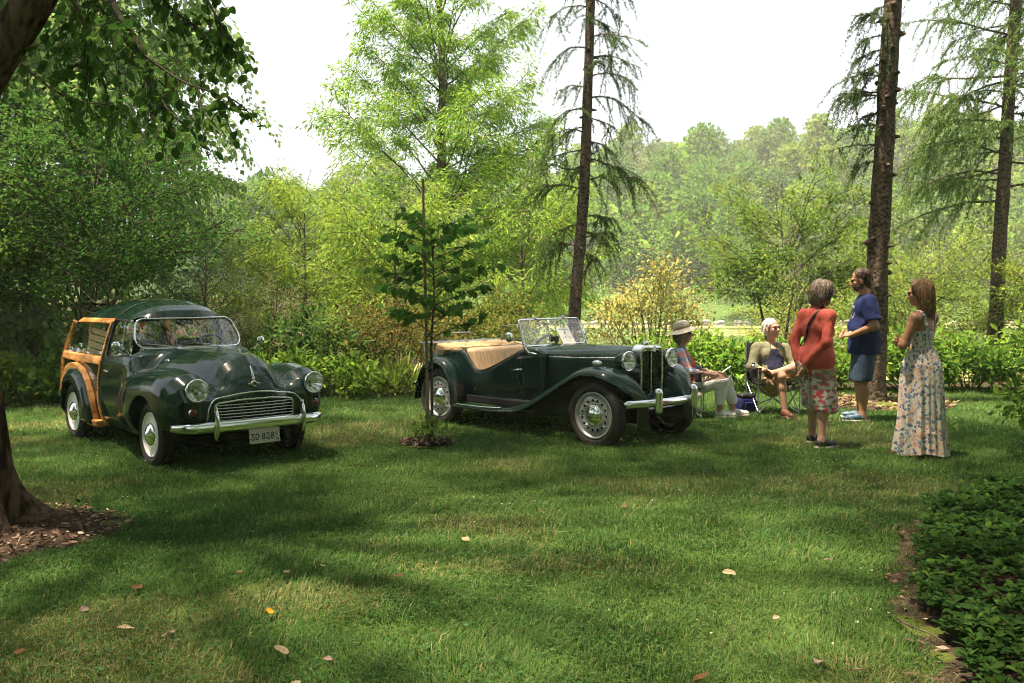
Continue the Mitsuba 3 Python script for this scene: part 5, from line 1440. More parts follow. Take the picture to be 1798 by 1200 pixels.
obj('screen_sticker', MF(moved((np.vstack([[[0, 0, 0]], np.stack([0 * np.arange(16.), 0.030 * np.cos(np.arange(16) * np.pi / 8) , 0.022 * np.sin(np.arange(16) * np.pi / 8)], 1) * (1 + 0.15 * np.cos(3 * np.arange(16) * np.pi / 8))[:, None]]) + np.array([[0.0, 0, 0]]) , np.array([[0, 1 + i, 1 + (i + 1) % 16] for i in range(16)])), stk, R=np.array([[1, 0, 0], [0, 1, 0], [-0.0, 0, 1]]))), scene.setdefault('mat_sticker', {'type': 'twosided', 'bsdf': {'type': 'diffuse', 'reflectance': rgb(0.45, 0.10, 0.08)}}) and 'mat_sticker', wagon)
# folded wooden slat crate seen through the rear side window
crate = thing('slatted_crate', 'pale slatted wooden box standing inside the wagon behind the rear side window', 'crate')
cf = Frame(MF.pts(np.array([[-2.33, -0.33, 0.74]]))[0], -0.85 + 0.25, tilt=np.array([[math.cos(.16), 0, math.sin(.16)], [0, 1, 0], [-math.sin(.16), 0, math.cos(.16)]]))
for k in range(5):
    obj('slat', cf(rbox(0.40 - 0.03 * k, 0.014, 0.068, 0.004, (0.02 * k * 0.5, -0.11, 0.09 + 0.082 * k), 4)), 'mat_pale_wood', crate)
for xx in (-0.17, 0.15):
    obj('upright', cf(rbox(0.035, 0.02, 0.46, 0.004, (xx, -0.09, 0.24), 4)), 'mat_pale_wood', crate)
obj('side', cf(rbox(0.02, 0.22, 0.40, 0.004, (0.21, 0.0, 0.22), 4)), 'mat_pale_wood', crate)

# ------------------------------------------------------------------ the dark green open two-seater
GF = Frame((1.308, 10.3, -0.015), -0.785)
twoseater = thing('roadster', 'dark green open vintage two-seater with tan seats and upright radiator, on the lawn', 'car')
WBG = 2.388
RAX = -WBG
GP = spline([(.50, .47), (.44, .585), (.33, .70), (.17, .785), (-0.03, .818), (-0.20, .795), (-0.40, .70), (-0.62, .575), (-0.85, .445), (-1.08, .345), (-1.30, .292), (-1.60, .272), (-2.12, .272)], 70)
GFEN = np.vstack([GP, [(-2.12, .05), (.50, .05)]])
RP = spline([(-2.055, .20), (-2.075, .40), (-2.13, .60), (-2.24, .745), (-2.42, .805), (-2.60, .765), (-2.75, .64), (-2.87, .46), (-2.97, .25)], 40)
GRF = np.vstack([RP, [(-2.96, .10), (-2.06, .10)]])
def g_fender(P):
    x, y, z = P.T
    ay = np.abs(y)
    yo = 0.745 - 0.33 * sstep(.10, .56, x) ** 1.2
    yi = 0.33 + 0.17 * sstep(-0.15, -1.0, x) - 0.02 * sstep(0.1, 0.5, x)
    s = sd_poly(x, z, GFEN)
    slab = np.maximum(ay - yo, yi - ay)
    rnd = 0.17 - 0.12 * sstep(-0.9, -1.4, x)
    solid = smax(s, slab, rnd)
    shell = np.maximum(solid, -(solid + 0.024))
    deep = 0.085 - 0.03 * sstep(-0.9, -1.3, x)
    opening = np.maximum(s + deep, yi + 0.07 - ay)           # the wheel opening in the outer face
    shell = np.maximum(shell, -opening)
    skirt = np.maximum(-(z - (0.47 - 0.30 * sstep(-0.3, -0.9, x))), s + 0.03 + 0 * x)
    return np.maximum(np.maximum(shell, (0.235 - z) * 1.0), -np.maximum(0.46 - z + 0 * x, np.maximum(0.25 - x, 0)) * 0 - 1.0)
def g_rfender(P):
    x, y, z = P.T
    ay = np.abs(y)
    s = sd_poly(x, z, GRF)
    yo = 0.76 - 0.10 * sstep(-2.65, -2.98, x)
    solid = smax(s, np.maximum(ay - yo, 0.46 - ay), 0.15)
    shell = np.maximum(solid, -(solid + 0.024))
    shell = np.maximum(shell, -np.maximum(s + 0.075, 0.53 - ay))
    return np.maximum(shell, 0.245 - z)
for f, nm, lo, hi in ((g_fender, 'front_fender', (-2.15, .26, .20), (.58, .80, .87)), (g_rfender, 'rear_fender', (-3.02, .42, .20), (-1.99, .80, .86))):
    for sgn in (-1, 1):
        l, h = list(lo), list(hi)
        if sgn < 0:
            l[1], h[1] = -hi[1], -lo[1]
        sdf_obj(nm, f, l, h, 0.0145, 'mat_paint_green', twoseater, GF)
# body
def g_w(x, z):
    w = np.interp(x, [-2.8, -2.55, -2.1, -1.6, -1.15, -0.9], [.47, .53, .555, .56, .515, .455])
    return w - 0.05 * sstep(.55, .25, z)
TUBG = np.vstack([spline([(-0.90, .90), (-0.98, .95), (-1.10, .965), (-1.22, .935), (-1.30, .895), (-1.42, .835), (-1.60, .745), (-1.78, .685), (-1.90, .69), (-1.98, .76), (-2.06, .85), (-2.16, .905), (-2.35, .895), (-2.56, .865)], 50), [(-2.66, .80), (-2.76, .55), (-2.78, .34), (-0.90, .27)]])
def g_tub_solid(P):
    x, y, z = P.T
    top = TUBG.copy()
    d = smax(sd_poly(x, z, TUBG), np.abs(y) - g_w(x, z), 0.05)
    scut = smax(np.maximum(np.maximum(x + 0.90, -1.24 - x), 0.5 - z), np.maximum(z - (0.985 - 0.55 * y * y * 1.0), np.abs(y) - g_w(x, z)), 0.06)
    return smin(d, scut, 0.04)
def g_tub(P):
    x, y, z = P.T
    d = g_tub_solid(P)
    inner = np.maximum(np.maximum(np.abs(y) - g_w(x, z) + 0.040, 0.38 - z), np.maximum(x + 1.20, -2.15 - x))
    return np.maximum(d, -inner)
def g_bonnet(P):
    x, y, z = P.T
    u = np.clip((0.16 - x) / 1.08, 0, 1)
    w = 0.178 + 0.215 * u ** 0.9 + 0.012 * u * np.clip((.92 - z) / .4, 0, 1)
    zt = 1.015 - 0.02 * u
    top = zt - 0.10 * (np.abs(y) / np.maximum(w, .01)) ** 2.6 - z
    return np.maximum(smax(np.abs(y) - w, -top, 0.07), np.maximum(np.maximum(x - 0.16, -0.93 - x), 0.42 - z))
V, F, N = sdf_mesh(g_tub, (-2.85, -.62, .22), (-0.86, .62, 1.02), 0.0150)
c = V[F].mean(1)
cls = np.zeros(len(F), int)
dr_ = (c[:, 0] < -1.20) & (c[:, 0] > -1.93) & (np.abs(c[:, 1]) > .42) & (c[:, 2] > .335)
cls[dr_ & (c[:, 1] < 0)] = 1
cls[dr_ & (c[:, 1] > 0)] = 2
GK = {}
for k, (v, f, n) in split_faces(V, F, N, cls).items():
    GK[k] = obj(('body', 'door', 'door')[k], (GF.pts(v), f), 'mat_paint_green', twoseater, normals=GF.dirs(n))
gb = sdf_obj('bonnet', g_bonnet, (-0.98, -.52, .40), (.20, .52, 1.06), 0.0150, 'mat_paint_green', twoseater, GF)
def gseam(parent, pts, f, r=0.0038, mat='mat_black', n=40):
    q = onto(f, resample(np.asarray(pts, float), n, closed=False))
    return obj('seam' if mat == 'mat_black' else 'bead', GF(tube(q, r, 6)), mat, parent, smooth=True)
for sgn, k in ((-1, 1), (1, 2)):
    gseam(GK[k], [(-1.20, sgn * .53, .92), (-1.20, sgn * .53, .34)], g_tub_solid)
    gseam(GK[k], [(-1.93, sgn * .56, .71), (-1.97, sgn * .56, .52), (-1.95, sgn * .55, .34)], g_tub_solid)
    gseam(gb, [(.15, sgn * .18, .935), (-0.4, sgn * .30, .925), (-0.92, sgn * .40, .915)], g_bonnet, 0.005, 'mat_paint_green')
    gseam(gb, [(.15, sgn * .18, .90), (-0.4, sgn * .30, .885), (-0.92, sgn * .41, .87)], g_bonnet, 0.003, 'mat_steel')
    h = onto(g_tub_solid, np.array([[-1.16, sgn * .56, .715]]))[0] + [-0.06, 0, 0]
    obj('handle', GF(join([tube(h + np.array([[0.05, sgn * .028, 0.004], [0.0, sgn * .034, 0], [-0.08, sgn * .026, -0.012]]), [0.011, 0.010, 0.005], 8), moved(lathe([(0.020, 0), (0.018, 0.012), (0.010, 0.03), (0.001, 0.032)], 14, 'y' if sgn > 0 else '-y'), h + [0.045, 0, 0])])), 'mat_chrome', GK[k], smooth=True)
    for z_ in (.62, .44):
        hh = onto(g_tub_solid, np.array([[-1.905, sgn * .56, z_]]))[0]
        obj('hinge', GF(rbox(0.05, 0.02, 0.025, 0.006, hh, 6)), 'mat_paint_green', GK[k], smooth=40)
    gseam(twoseater + '__body' if False else GK[0], [(-1.24, sgn * .53, .90), (-1.5, sgn * .56, .79), (-1.76, sgn * .56, .695), (-1.93, sgn * .56, .72), (-2.03, sgn * .56, .83), (-2.12, sgn * .56, .895)], g_tub_solid, 0.009, 'mat_dark_trim', 60)
    gseam(gb, [(.10, sgn * .20, .60), (.10, sgn * .19, .90)], g_bonnet, 0.003)
# radiator: chrome shell, slats, centre bar, cap
shell_o = rounded([(-.195, .46), (.195, .46), (.195, .99), (.12, 1.035), (-.12, 1.035), (-.195, .99)], .05, 8)
shell_i = rounded([(-.168, .40), (.168, .40), (.168, .955), (.09, .975), (0, .965), (-.09, .975), (-.168, .955)], .02)
shp = sg.Polygon(shell_o).difference(sg.Polygon(shell_i))
ex = trimesh.creation.extrude_polygon(max(getattr(shp, 'geoms', [shp]), key=lambda g: g.area), 0.11, engine='earcut')
v, f = vf(ex)
rad = obj('radiator_shell', GF(moved((v[:, [2, 0, 1]], f), (0.115, 0, 0))), 'mat_chrome', twoseater, smooth=30)
for sgn in (-1, 1):
    obj('shell_edge', GF(tube(np.array([[.222, sgn * .181, .48], [.228, sgn * .181, .70], [.222, sgn * .181, .95]]), 0.013, 8)), 'mat_chrome', rad, smooth=True)
obj('shell_brow', GF(tube(np.array([[.212, -.178, .955], [.228, -.13, 1.0], [.236, 0, 1.006], [.228, .13, 1.0], [.212, .178, .955]]), 0.022, 10)), 'mat_chrome', rad, smooth=True)
for k in range(18):
    y_ = -.155 + k * .31 / 17
    if abs(y_) < 0.012:
        continue
    obj('slat', GF(rbox(0.028, 0.0075, 0.50, 0.003, (0.195, y_, .71), 4)), 'mat_paint_green', rad)
obj('core', GF(rbox(0.02, 0.33, 0.52, 0.005, (0.155, 0, .70))), 'mat_black', rad)
obj('centre_bar', GF(rbox(0.035, 0.016, 0.535, 0.006, (0.208, 0, .705), 6)), 'mat_chrome', rad, smooth=40)
oc = [(0.034 * math.cos(a), 0.034 * math.sin(a)) for a in np.radians(np.arange(8) * 45 + 22.5)]
oct_ = trimesh.creation.extrude_polygon(sg.Polygon(oc), 0.008, engine='earcut'); v, f = vf(oct_)
obj('octagon_badge', GF(moved((v[:, [2, 0, 1]], f), (.252, 0, .992))), 'mat_steel', rad)
obj('filler_cap', GF(moved(join([lathe([(0.024, 0), (0.024, 0.012), (0.040, 0.016), (0.042, 0.032), (0.030, 0.038), (0.001, 0.040)], 8), moved(lathe([(0.02, 0), (0.012, 0.012), (0.001, 0.016)], 12), (0, 0, 0.038))]), (0.14, 0, 1.022))), 'mat_chrome', rad, smooth=30)
# headlights on brackets
for sgn in (-1, 1):
    headlamp(twoseater, GF, (.205, sgn * .372, .878), 0.098, (1, sgn * 0.02, 0.0), 0.17, 'mat_paint_green')
    obj('lamp_bracket', GF(join([tube(np.array([[.12, sgn * .20, .80], [.12, sgn * .30, .79], [.13, sgn * .37, .80]]), 0.014, 8), tube(np.array([[.13, sgn * .37, .70], [.13, sgn * .37, .80]]), [0.03, 0.02], 10)])), 'mat_paint_green', twoseater, smooth=True)
    sl = np.array([-0.02, sgn * .60, .855])
    s_ = obj('side_lamp', GF(join([moved(vf(trimesh.creation.icosphere(subdivisions=3, radius=1)), sl, R=np.diag([0.062, 0.036, 0.034])), tube(np.array([sl - [0.01, 0, 0.05], sl]), [0.02, 0.014], 8)])), 'mat_chrome', twoseater, smooth=True)
    obj('lens', GF(moved(lathe([(0.030, 0.03), (0.024, 0.05), (0.012, 0.058), (0.001, 0.060)], 16, 'x'), sl)), 'mat_lens', s_, smooth=True)
# bumpers
def chrome_bar(name, xc, sweep, hw, zc, hh, fwd=1):
    by = np.linspace(-hw, hw, 41)
    bx = xc - fwd * sweep * (np.abs(by) / hw) ** 2.2
    sec = resample(rounded([(-0.014, -hh), (0.016, -hh * .55), (0.026, 0), (0.016, hh * .55), (-0.014, hh)], 0.006), 20)
    tp = np.clip(2.6 * (1 - (np.abs(by) / hw) ** 10), 0.35, 1)[:, None]
    g = np.stack([bx[:, None] + fwd * sec[None, :, 0], by[:, None] + 0 * sec[None, :, 0], zc + sec[None, :, 1] * tp], -1)
    return obj(name, GF(grid_mesh(g, wrap_v=True)), 'mat_chrome', twoseater, smooth=50)
chrome_bar('front_bumper', 0.525, 0.13, 0.665, .465, .046)
chrome_bar('rear_bumper', -3.02, 0.10, 0.64, .44, .042, -1)
for sgn in (-1, 1):
    f = lambda P, s=sgn: smin(sd_cone(P, (0.545, s * .305, .40), (0.548, s * .305, .565), .036, .040), sd_box(P, (0.535, s * .305, .49), (.03, .036, .125), .028), 0.03)
    sdf_obj('overrider', f, (.47, sgn * .305 - .07, .33), (.62, sgn * .305 + .07, .65), 0.006, 'mat_chrome', twoseater, GF)
    f = lambda P, s=sgn: sd_box(P, (-3.045, s * .30, .45), (.03, .03, .12), .028)
    sdf_obj('overrider', f, (-3.12, sgn * .30 - .07, .30), (-2.97, sgn * .30 + .07, .60), 0.008, 'mat_chrome', twoseater, GF)
    obj('bumper_bracket', GF(tube(np.array([[.15, sgn * .30, .42], [.51, sgn * .30, .46]]), 0.018, 8)), 'mat_black', twoseater)
    obj('step_strip', GF(tube(np.array([[-1.30, sgn * .725, .292], [-1.6, sgn * .735, .278], [-2.03, sgn * .735, .275]]), 0.009, 6)), 'mat_chrome', twoseater, smooth=True)
obj('rear_bracket', GF(tube(np.array([[-2.7, 0, .40], [-3.0, 0, .44]]), 0.02, 8)), 'mat_black', twoseater)
# wheels: pierced steel discs
for xw, sgn, yw in ((0, -1, .615), (RAX, -1, .635), (0, 1, .615), (RAX, 1, .635)):
    rim = [(0.238, -0.052), (0.240, -0.064), (0.232, -0.068), (0.222, -0.062), (0.212, -0.050), (0.206, -0.028), (0.200, -0.022), (0.198, -0.010)]
    cap = [(0.112, -0.048), (0.110, -0.060), (0.104, -0.064), (0.096, -0.064), (0.090, -0.074), (0.070, -0.092), (0.04, -0.104), (0.02, -0.108), (0.001, -0.109)]
    w, put = wheel(twoseater, GF, (xw, sgn * yw, .328), 0.330, 0.152, rim, 'mat_silver_paint', cap, side=sgn, steer=0.03 if xw == 0 else 0)
    ring = sg.Point(0, 0).buffer(.206, 32).difference(sg.Point(0, 0).buffer(.10, 24))
    for k in range(15):
        a = 2 * math.pi * k / 15
        ring = ring.difference(sg.Point(.155 * math.cos(a), .155 * math.sin(a)).buffer(.0165, 5))
    v, f = vf(trimesh.creation.extrude_polygon(ring, 0.012, engine='earcut'))
    v = v[:, [0, 2, 1]] * [1, -1, 1] + [0, -0.030, 0]
    v[:, 1] -= 0.016 * np.exp(-((np.hypot(v[:, 0], v[:, 2]) - .155) / .035) ** 2)
    obj('disc', put((v, f[:, ::-1])), 'mat_silver_paint', w, smooth=30)
    obj('drum', put(lathe([(0.200, -0.012), (0.001, -0.012)], 32, 'y')), 'mat_black', w)
# windscreen with chrome frame, wind wings, wipers
sx = lambda z: -1.13 - (z - .96) * 0.39
frame_p = rounded([(-.515, .975), (.515, .975), (.505, 1.268), (-.505, 1.268)], .03, 5)
lp = resample(frame_p, 80)
fr3 = lambda y, z, o=0.0: np.stack([sx(z) + o, y, z], -1)
wsf = obj('windscreen_frame', GF(loop_tube(fr3(lp[:, 0], lp[:, 1]), 0.0105, 8)), 'mat_chrome', twoseater, smooth=True)
obj('windscreen', GF(grid_mesh(fr3(*np.meshgrid([-.508, .508], [.975, 1.262], indexing='ij')))), 'mat_window', twoseater)
for sgn in (-1, 1):
    obj('post', GF(join([tube(np.array([[sx(1.10), sgn * .528, 1.10], [sx(.97) + .01, sgn * .532, .965], [-1.06, sgn * .525, .905]]), [0.008, 0.012, 0.014], 8), tube(np.array([[-1.06, sgn * .52, .905], [-0.97, sgn * .49, .895]]), [0.016, 0.010], 8)])), 'mat_chrome', wsf, smooth=True)
    wq = np.array([[sx(1.0), sgn * .535, 1.00], [sx(1.20), sgn * .535, 1.215], [-1.47, sgn * .585, 1.20], [-1.42, sgn * .585, .985]])
    ww = resample(np.vstack([wq]), 40)
    cw = ww.mean(0)
    obj('wind_wing', GF((np.vstack([ww, cw]), np.array([[i, (i + 1) % 40, 40] for i in range(40)]))), 'mat_window', twoseater)
    obj('wing_edge', GF(loop_tube(ww, 0.003, 5)), 'mat_steel', twoseater, smooth=True)
    mm = np.array([-1.27, sgn * .62, 1.075])
    mr = obj('wing_mirror', GF(join([moved(lathe([(0.001, -0.03), (0.03, -0.026), (0.052, -0.008), (0.056, 0.004), (0.052, 0.008)], 28, 'x'), (0, 0, 0), R=np.array([[-1, 0, 0], [0, -1, 0], [0, 0, 1]])) if False else moved(lathe([(0.052, -0.012), (0.056, -0.004), (0.050, 0.012), (0.030, 0.028), (0.001, 0.034)], 28, 'x'), mm), tube(np.array([mm, mm + [0.06, -sgn * .04, -0.06], [sx(1.0), sgn * .53, 1.0]]), 0.006, 6), tube(np.array([[sx(1.04), sgn * .53, 1.04], mm + [0.02, 0, 0.0]]), 0.005, 6)])), 'mat_chrome', twoseater, smooth=40)
    obj('glass', GF(moved(lathe([(0.050, -0.012), (0.001, -0.012)], 28, 'x'), mm)), 'mat_black_gloss', mr)
    y0 = sgn * .24
    wp = obj('wiper', GF(tube(fr3(np.array([y0, y0 - .10 * sgn, y0 - .17 * sgn]), np.array([1.272, 1.235, 1.205]), 0.016), 0.004, 6)), 'mat_black', twoseater, smooth=True)
    obj('motor', GF(rbox(0.03, 0.05, 0.025, 0.008, fr3(y0, 1.285, 0.006))), 'mat_steel', wp)
# inside: bench seat with pleats, dashboard, steering wheel, mirror
principled('mat_tan', proc(lambda p, n, uv: mix((0.42, 0.29, 0.17), (0.54, 0.39, 0.24), fbm(p.x * 12, p.y * 12, p.z * 12, 3))), 0.55)
scene['mat_tan_canvas'] = {'type': 'twosided', 'bsdf': {'type': 'bumpmap', 'arbitrary': proc(lambda p, n, uv: fbm(p.x * 9, p.y * 9, p.z * 14, 3) * 0.03, 4e-3), 'scale': 1.0,
    'bsdf': {'type': 'diffuse', 'reflectance': proc(lambda p, n, uv: mix((0.44, 0.30, 0.16), (0.58, 0.42, 0.25), fbm(p.x * 5, p.y * 5, p.z * 9, 3)))}}}
def g_seat(P):
    x, y, z = P.T
    pleat = 0.010 * np.abs(np.sin(y * math.pi / 0.052))
    back = smax(sd_box(P, (0, 0, .66), (3, .475, .25), .05), np.abs((x + 2.02) + (z - .62) * 0.33) - 0.075 - pleat, 0.05)
    cush = smax(sd_box(P, (-1.72, 0, .45), (.28, .475, .09), .05), z - .53 - pleat, 0.04)
    return np.minimum(back, cush)
sdf_obj('seat', g_seat, (-2.25, -.52, .34), (-1.38, .52, .95), 0.013, 'mat_tan', twoseater, GF)
def g_hood(P):
    x, y, z = P.T
    wr = 0.0045 * np.sin(y * 19 + 4 * np.sin(x * 9)) + 0.003 * np.sin(y * 43 + x * 40)
    d1 = sd_box(P, (-2.36, 0, .900), (.24, .545, .042), .025) + wr
    sag = sd_box(P, (-2.54, 0, .865), (.06, .535, .070), .03) + wr * 1.3
    return smin(d1, sag, 0.05) + 0.02 * sstep(-2.2, -2.1, x)
sdf_obj('folded_hood', g_hood, (-2.72, -.62, .75), (-2.05, .62, 1.02), 0.014, 'mat_tan_canvas', twoseater, GF)
obj('dashboard', GF(rbox(0.10, 0.96, 0.16, 0.03, (-1.17, 0, .87))), 'mat_dark_trim', twoseater, smooth=40)
sw = [(-1.55 + 0.20 * math.sin(a) * 0.35, 0.25 + 0.20 * math.cos(a), .87 + 0.20 * math.sin(a) * 0.93) for a in np.linspace(0, 2 * math.pi, 30)[:-1]]
obj('steering_wheel', GF(join([loop_tube(sw, 0.012, 8), tube(np.array([[-1.2, .25, .78], [-1.55, .25, .87]]), 0.02, 8), tube(np.array([[-1.55, .06, .87], [-1.55, .44, .87]]), 0.007, 6), tube(np.array([[-1.55, .25, .87], [-1.62, .25, .69]]), 0.007, 6)])), 'mat_black_gloss', twoseater, smooth=True)
obj('inside_mirror', GF(rbox(0.03, 0.15, 0.065, 0.012, (-1.185, 0.02, 1.035))), 'mat_black', twoseater, smooth=40)
# luggage rack over the tail
rk = []
for pts in ([(-2.90, -.56, .945), (-2.90, .56, .945)], [(-2.62, -.56, .955), (-2.62, .56, .955)], [(-2.90, -.56, .945), (-2.62, -.56, .955)], [(-2.90, .56, .945), (-2.62, .56, .955)],
            [(-2.90, -.2, .945), (-2.62, -.2, .955)], [(-2.90, .2, .945), (-2.62, .2, .955)], [(-2.62, .44, .955), (-2.60, .44, .80)], [(-2.62, -.44, .955), (-2.60, -.44, .80)], [(-2.90, -.5, .945), (-2.85, -.5, .62)], [(-2.90, .5, .945), (-2.85, .5, .62)]):
    rk.append(tube(np.array(pts), 0.0085, 8))
rk.append(tube(spline([(-2.90, -.20, .945), (-2.90, -.20, 1.03), (-2.90, -.17, 1.045), (-2.90, .25, 1.045), (-2.90, .28, 1.03), (-2.90, .28, .945)], 40), 0.0085, 8))
obj('luggage_rack', GF(join(rk)), 'mat_steel', twoseater, smooth=True)
# tail: fuel tank and spare wheel, chassis and axles
obj('fuel_tank', GF(rbox(0.16, 0.90, 0.40, 0.05, (-2.80, 0, .60))), 'mat_paint_green', twoseater, smooth=40)
sp = lathe([(0.20, -0.05), (0.30, -0.07), (0.33, -0.03), (0.33, 0.03), (0.30, 0.07), (0.20, 0.05)], 48, 'x')
sw_ = obj('spare_wheel', GF(moved(sp, (-2.95, 0, .62))), 'mat_rubber', twoseater, smooth=40)
obj('disc', GF(moved(lathe([(0.21, 0.03), (0.19, 0.01), (0.12, -0.02), (0.001, -0.03)], 40, 'x'), (-2.97, 0, .62))), 'mat_silver_paint', sw_, smooth=True)
obj('chassis', GF(join([rbox(2.9, 0.10, 0.10, 0.02, (-1.2, -.33, .36)), rbox(2.9, 0.10, 0.10, 0.02, (-1.2, .33, .36)), rbox(1.5, 1.06, 0.10, 0.02, (-1.62, 0, .325)), rbox(0.10, 0.7, 0.10, 0.03, (0.0, 0, .36)), tube(np.array([[0, -.58, .32], [0, .58, .32]]), 0.035, 8), tube(np.array([[RAX, -.58, .33], [RAX, .58, .33]]), 0.045, 8), rbox(0.7, 0.45, 0.35, 0.06, (-0.35, 0, .50))])), 'mat_black', twoseater)
obj('apron', GF(grid_mesh(np.stack([np.array([[.17, .17], [.36, .36], [.46, .46]]), np.array([[-.34, .34]] * 3), np.array([[.55, .55], [.46, .46], [.40, .40]])], -1))), 'mat_paint_green', twoseater)
# show card leaning on the windscreen
card = thing('show_card', 'white printed show card leaning against the windscreen of the open car', 'card')
ca, cb = np.array([-1.035, .00, .988]), np.array([-1.155, .00, 1.165])
cd = np.stack([ca + [0, .02, 0], ca + [0, .235, 0], cb + [0, .235, 0], cb + [0, .02, 0]])
nrm = unit(np.cross(cd[1] - cd[0], cd[3] - cd[0]))
obj('sheet', GF((np.vstack([cd, cd - nrm * 0.003]), np.array([[0, 1, 2], [0, 2, 3], [5, 4, 6], [6, 4, 7], [0, 4, 5], [0, 5, 1], [1, 5, 6], [1, 6, 2], [2, 6, 7], [2, 7, 3], [3, 7, 4], [3, 4, 0]]))), 'mat_paper', card)
e1, e2 = cd[1] - cd[0], cd[3] - cd[0]
pr = []
for a0, a1, b0, b1 in ((.15, .85, .86, .89), (.45, .55, .62, .74), (.3, .7, .52, .535), (.15, .85, .40, .412), (.15, .8, .34, .352), (.15, .85, .28, .292), (.2, .7, .15, .165)):
    q = np.array([cd[0] + e1 * a + e2 * b for a, b in ((a0, b0), (a1, b0), (a1, b1), (a0, b1))]) + nrm * 0.0015
    pr.append((q, np.array([[0, 1, 2], [0, 2, 3]])))
obj('print', GF(join(pr)), 'mat_ink', card)

# ------------------------------------------------------------------ people
def skin_fn(p, n, uv):
    return mix((0.36, 0.20, 0.135), (0.44, 0.255, 0.18), fbm(p.x * 16, p.y * 16, p.z * 16, 3))
principled('mat_skin', proc(skin_fn), 0.5, specular=0.35)
principled('mat_skin_tan', proc(lambda p, n, uv: mix((0.30, 0.145, 0.085), (0.37, 0.19, 0.115), fbm(p.x * 16, p.y * 16, p.z * 16, 3))), 0.48, specular=0.35)
def cloth(name, c1, c2, sc=14, rough=0.85, bump=0.004):
    scene[name] = {'type': 'twosided', 'bsdf': {'type': 'bumpmap', 'arbitrary': proc(lambda p, n, uv: fbm(p.x * 22, p.y * 22, p.z * 12, 3) * bump * 4, 4e-3), 'scale': 1.0,
                   'bsdf': {'type': 'principled', 'base_color': proc(lambda p, n, uv: mix(c1, c2, fbm(p.x * sc, p.y * sc, p.z * sc, 3))), 'roughness': rough, 'specular': 0.2, 'sheen': 0.3}}}
    return name
cloth('mat_coral', (0.40, 0.075, 0.058), (0.48, 0.100, 0.078))
cloth('mat_blue_tee', (0.007, 0.014, 0.066), (0.012, 0.021, 0.092))
cloth('mat_denim', (0.018, 0.036, 0.070), (0.038, 0.064, 0.105), 30)
cloth('mat_white_cotton', (0.66, 0.66, 0.66), (0.76, 0.76, 0.76))
cloth('mat_olive', (0.115, 0.120, 0.075), (0.165, 0.165, 0.105))
cloth('mat_khaki', (0.26, 0.17, 0.085), (0.34, 0.23, 0.12))
cloth('mat_navy', (0.010, 0.013, 0.035), (0.018, 0.022, 0.05))
cloth('mat_red_top', (0.48, 0.030, 0.035), (0.56, 0.045, 0.05))
cloth('mat_hat', (0.45, 0.42, 0.34), (0.54, 0.50, 0.42))
cloth('mat_chair_cloth', (0.018, 0.018, 0.021), (0.034, 0.034, 0.038))
cloth('mat_bag', (0.014, 0.016, 0.10), (0.024, 0.026, 0.14))
principled('mat_sole', (0.62, 0.62, 0.60), 0.6)
principled('mat_brown_leather', (0.11, 0.035, 0.018), 0.5)
principled('mat_blue_shoe', proc(lambda p, n, uv: mix((0.02, 0.06, 0.12), (0.10, 0.18, 0.24), smoothstep(0.55, 0.6, fbm(p.x * 30, p.y * 30, p.z * 30, 2)))), 0.6)
principled('mat_white_shoe', (0.62, 0.61, 0.62), 0.6)
principled('mat_black_shoe', (0.012, 0.012, 0.013), 0.6)
principled('mat_shades', (0.012, 0.008, 0.008), 0.08, specular=0.7)
def hairy(name, dark, light, streak=0.5):
    def fn(p, n, uv):
        a = fbm(p.x * 70, p.y * 70, p.z * 9, 3)
        b = fbm(p.x * 12, p.y * 12, p.z * 5, 2)
        return mix(dark, light, smoothstep(0.3, 0.72, 0.6 * a + streak * b))
    scene[name] = {'type': 'twosided', 'bsdf': {'type': 'bumpmap', 'arbitrary': proc(lambda p, n, uv: fbm(p.x * 90, p.y * 90, p.z * 12, 3) * 0.012, 2e-3), 'scale': 1.0,
                   'bsdf': {'type': 'principled', 'base_color': proc(fn), 'roughness': 0.5, 'specular': 0.4}}}
hairy('mat_hair_grey', (0.050, 0.034, 0.026), (0.21, 0.165, 0.135))
hairy('mat_hair_brown', (0.030, 0.017, 0.012), (0.085, 0.045, 0.028))
hairy('mat_hair_blond', (0.036, 0.018, 0.010), (0.21, 0.115, 0.058))
hairy('mat_hair_white', (0.48, 0.47, 0.46), (0.72, 0.71, 0.70))
def floral(bg, bg2, fl, sc=27.0):
    def fn(p, n, uv):
        x, y = uv.x * sc, uv.y * sc
        wx, wy = x + 0.5 * noise(x * 1.6, y * 1.6, 3), y + 0.5 * noise(x * 1.6, y * 1.6, 9)
        d1, d2, w = voronoi(wx, wy)
        base = mix(bg, bg2, smoothstep(0.45, 0.7, fbm(x * 0.28, y * 0.28, 2, 2)))
        for (c, lo, hi, rad) in fl:
            m = dr.select((w > lo) & (w < hi), smoothstep(rad, rad * 0.75, d1), 0.0)
            base = mix(base, c, m * 0.92)
        e1, e2, w2 = voronoi(x * 2.3 + 7, y * 2.3 + 3)
        base = mix(base, fl[0][0], dr.select(w2 > 0.72, smoothstep(0.28, 0.18, e1), 0.0) * 0.75)
        return base
    return fn
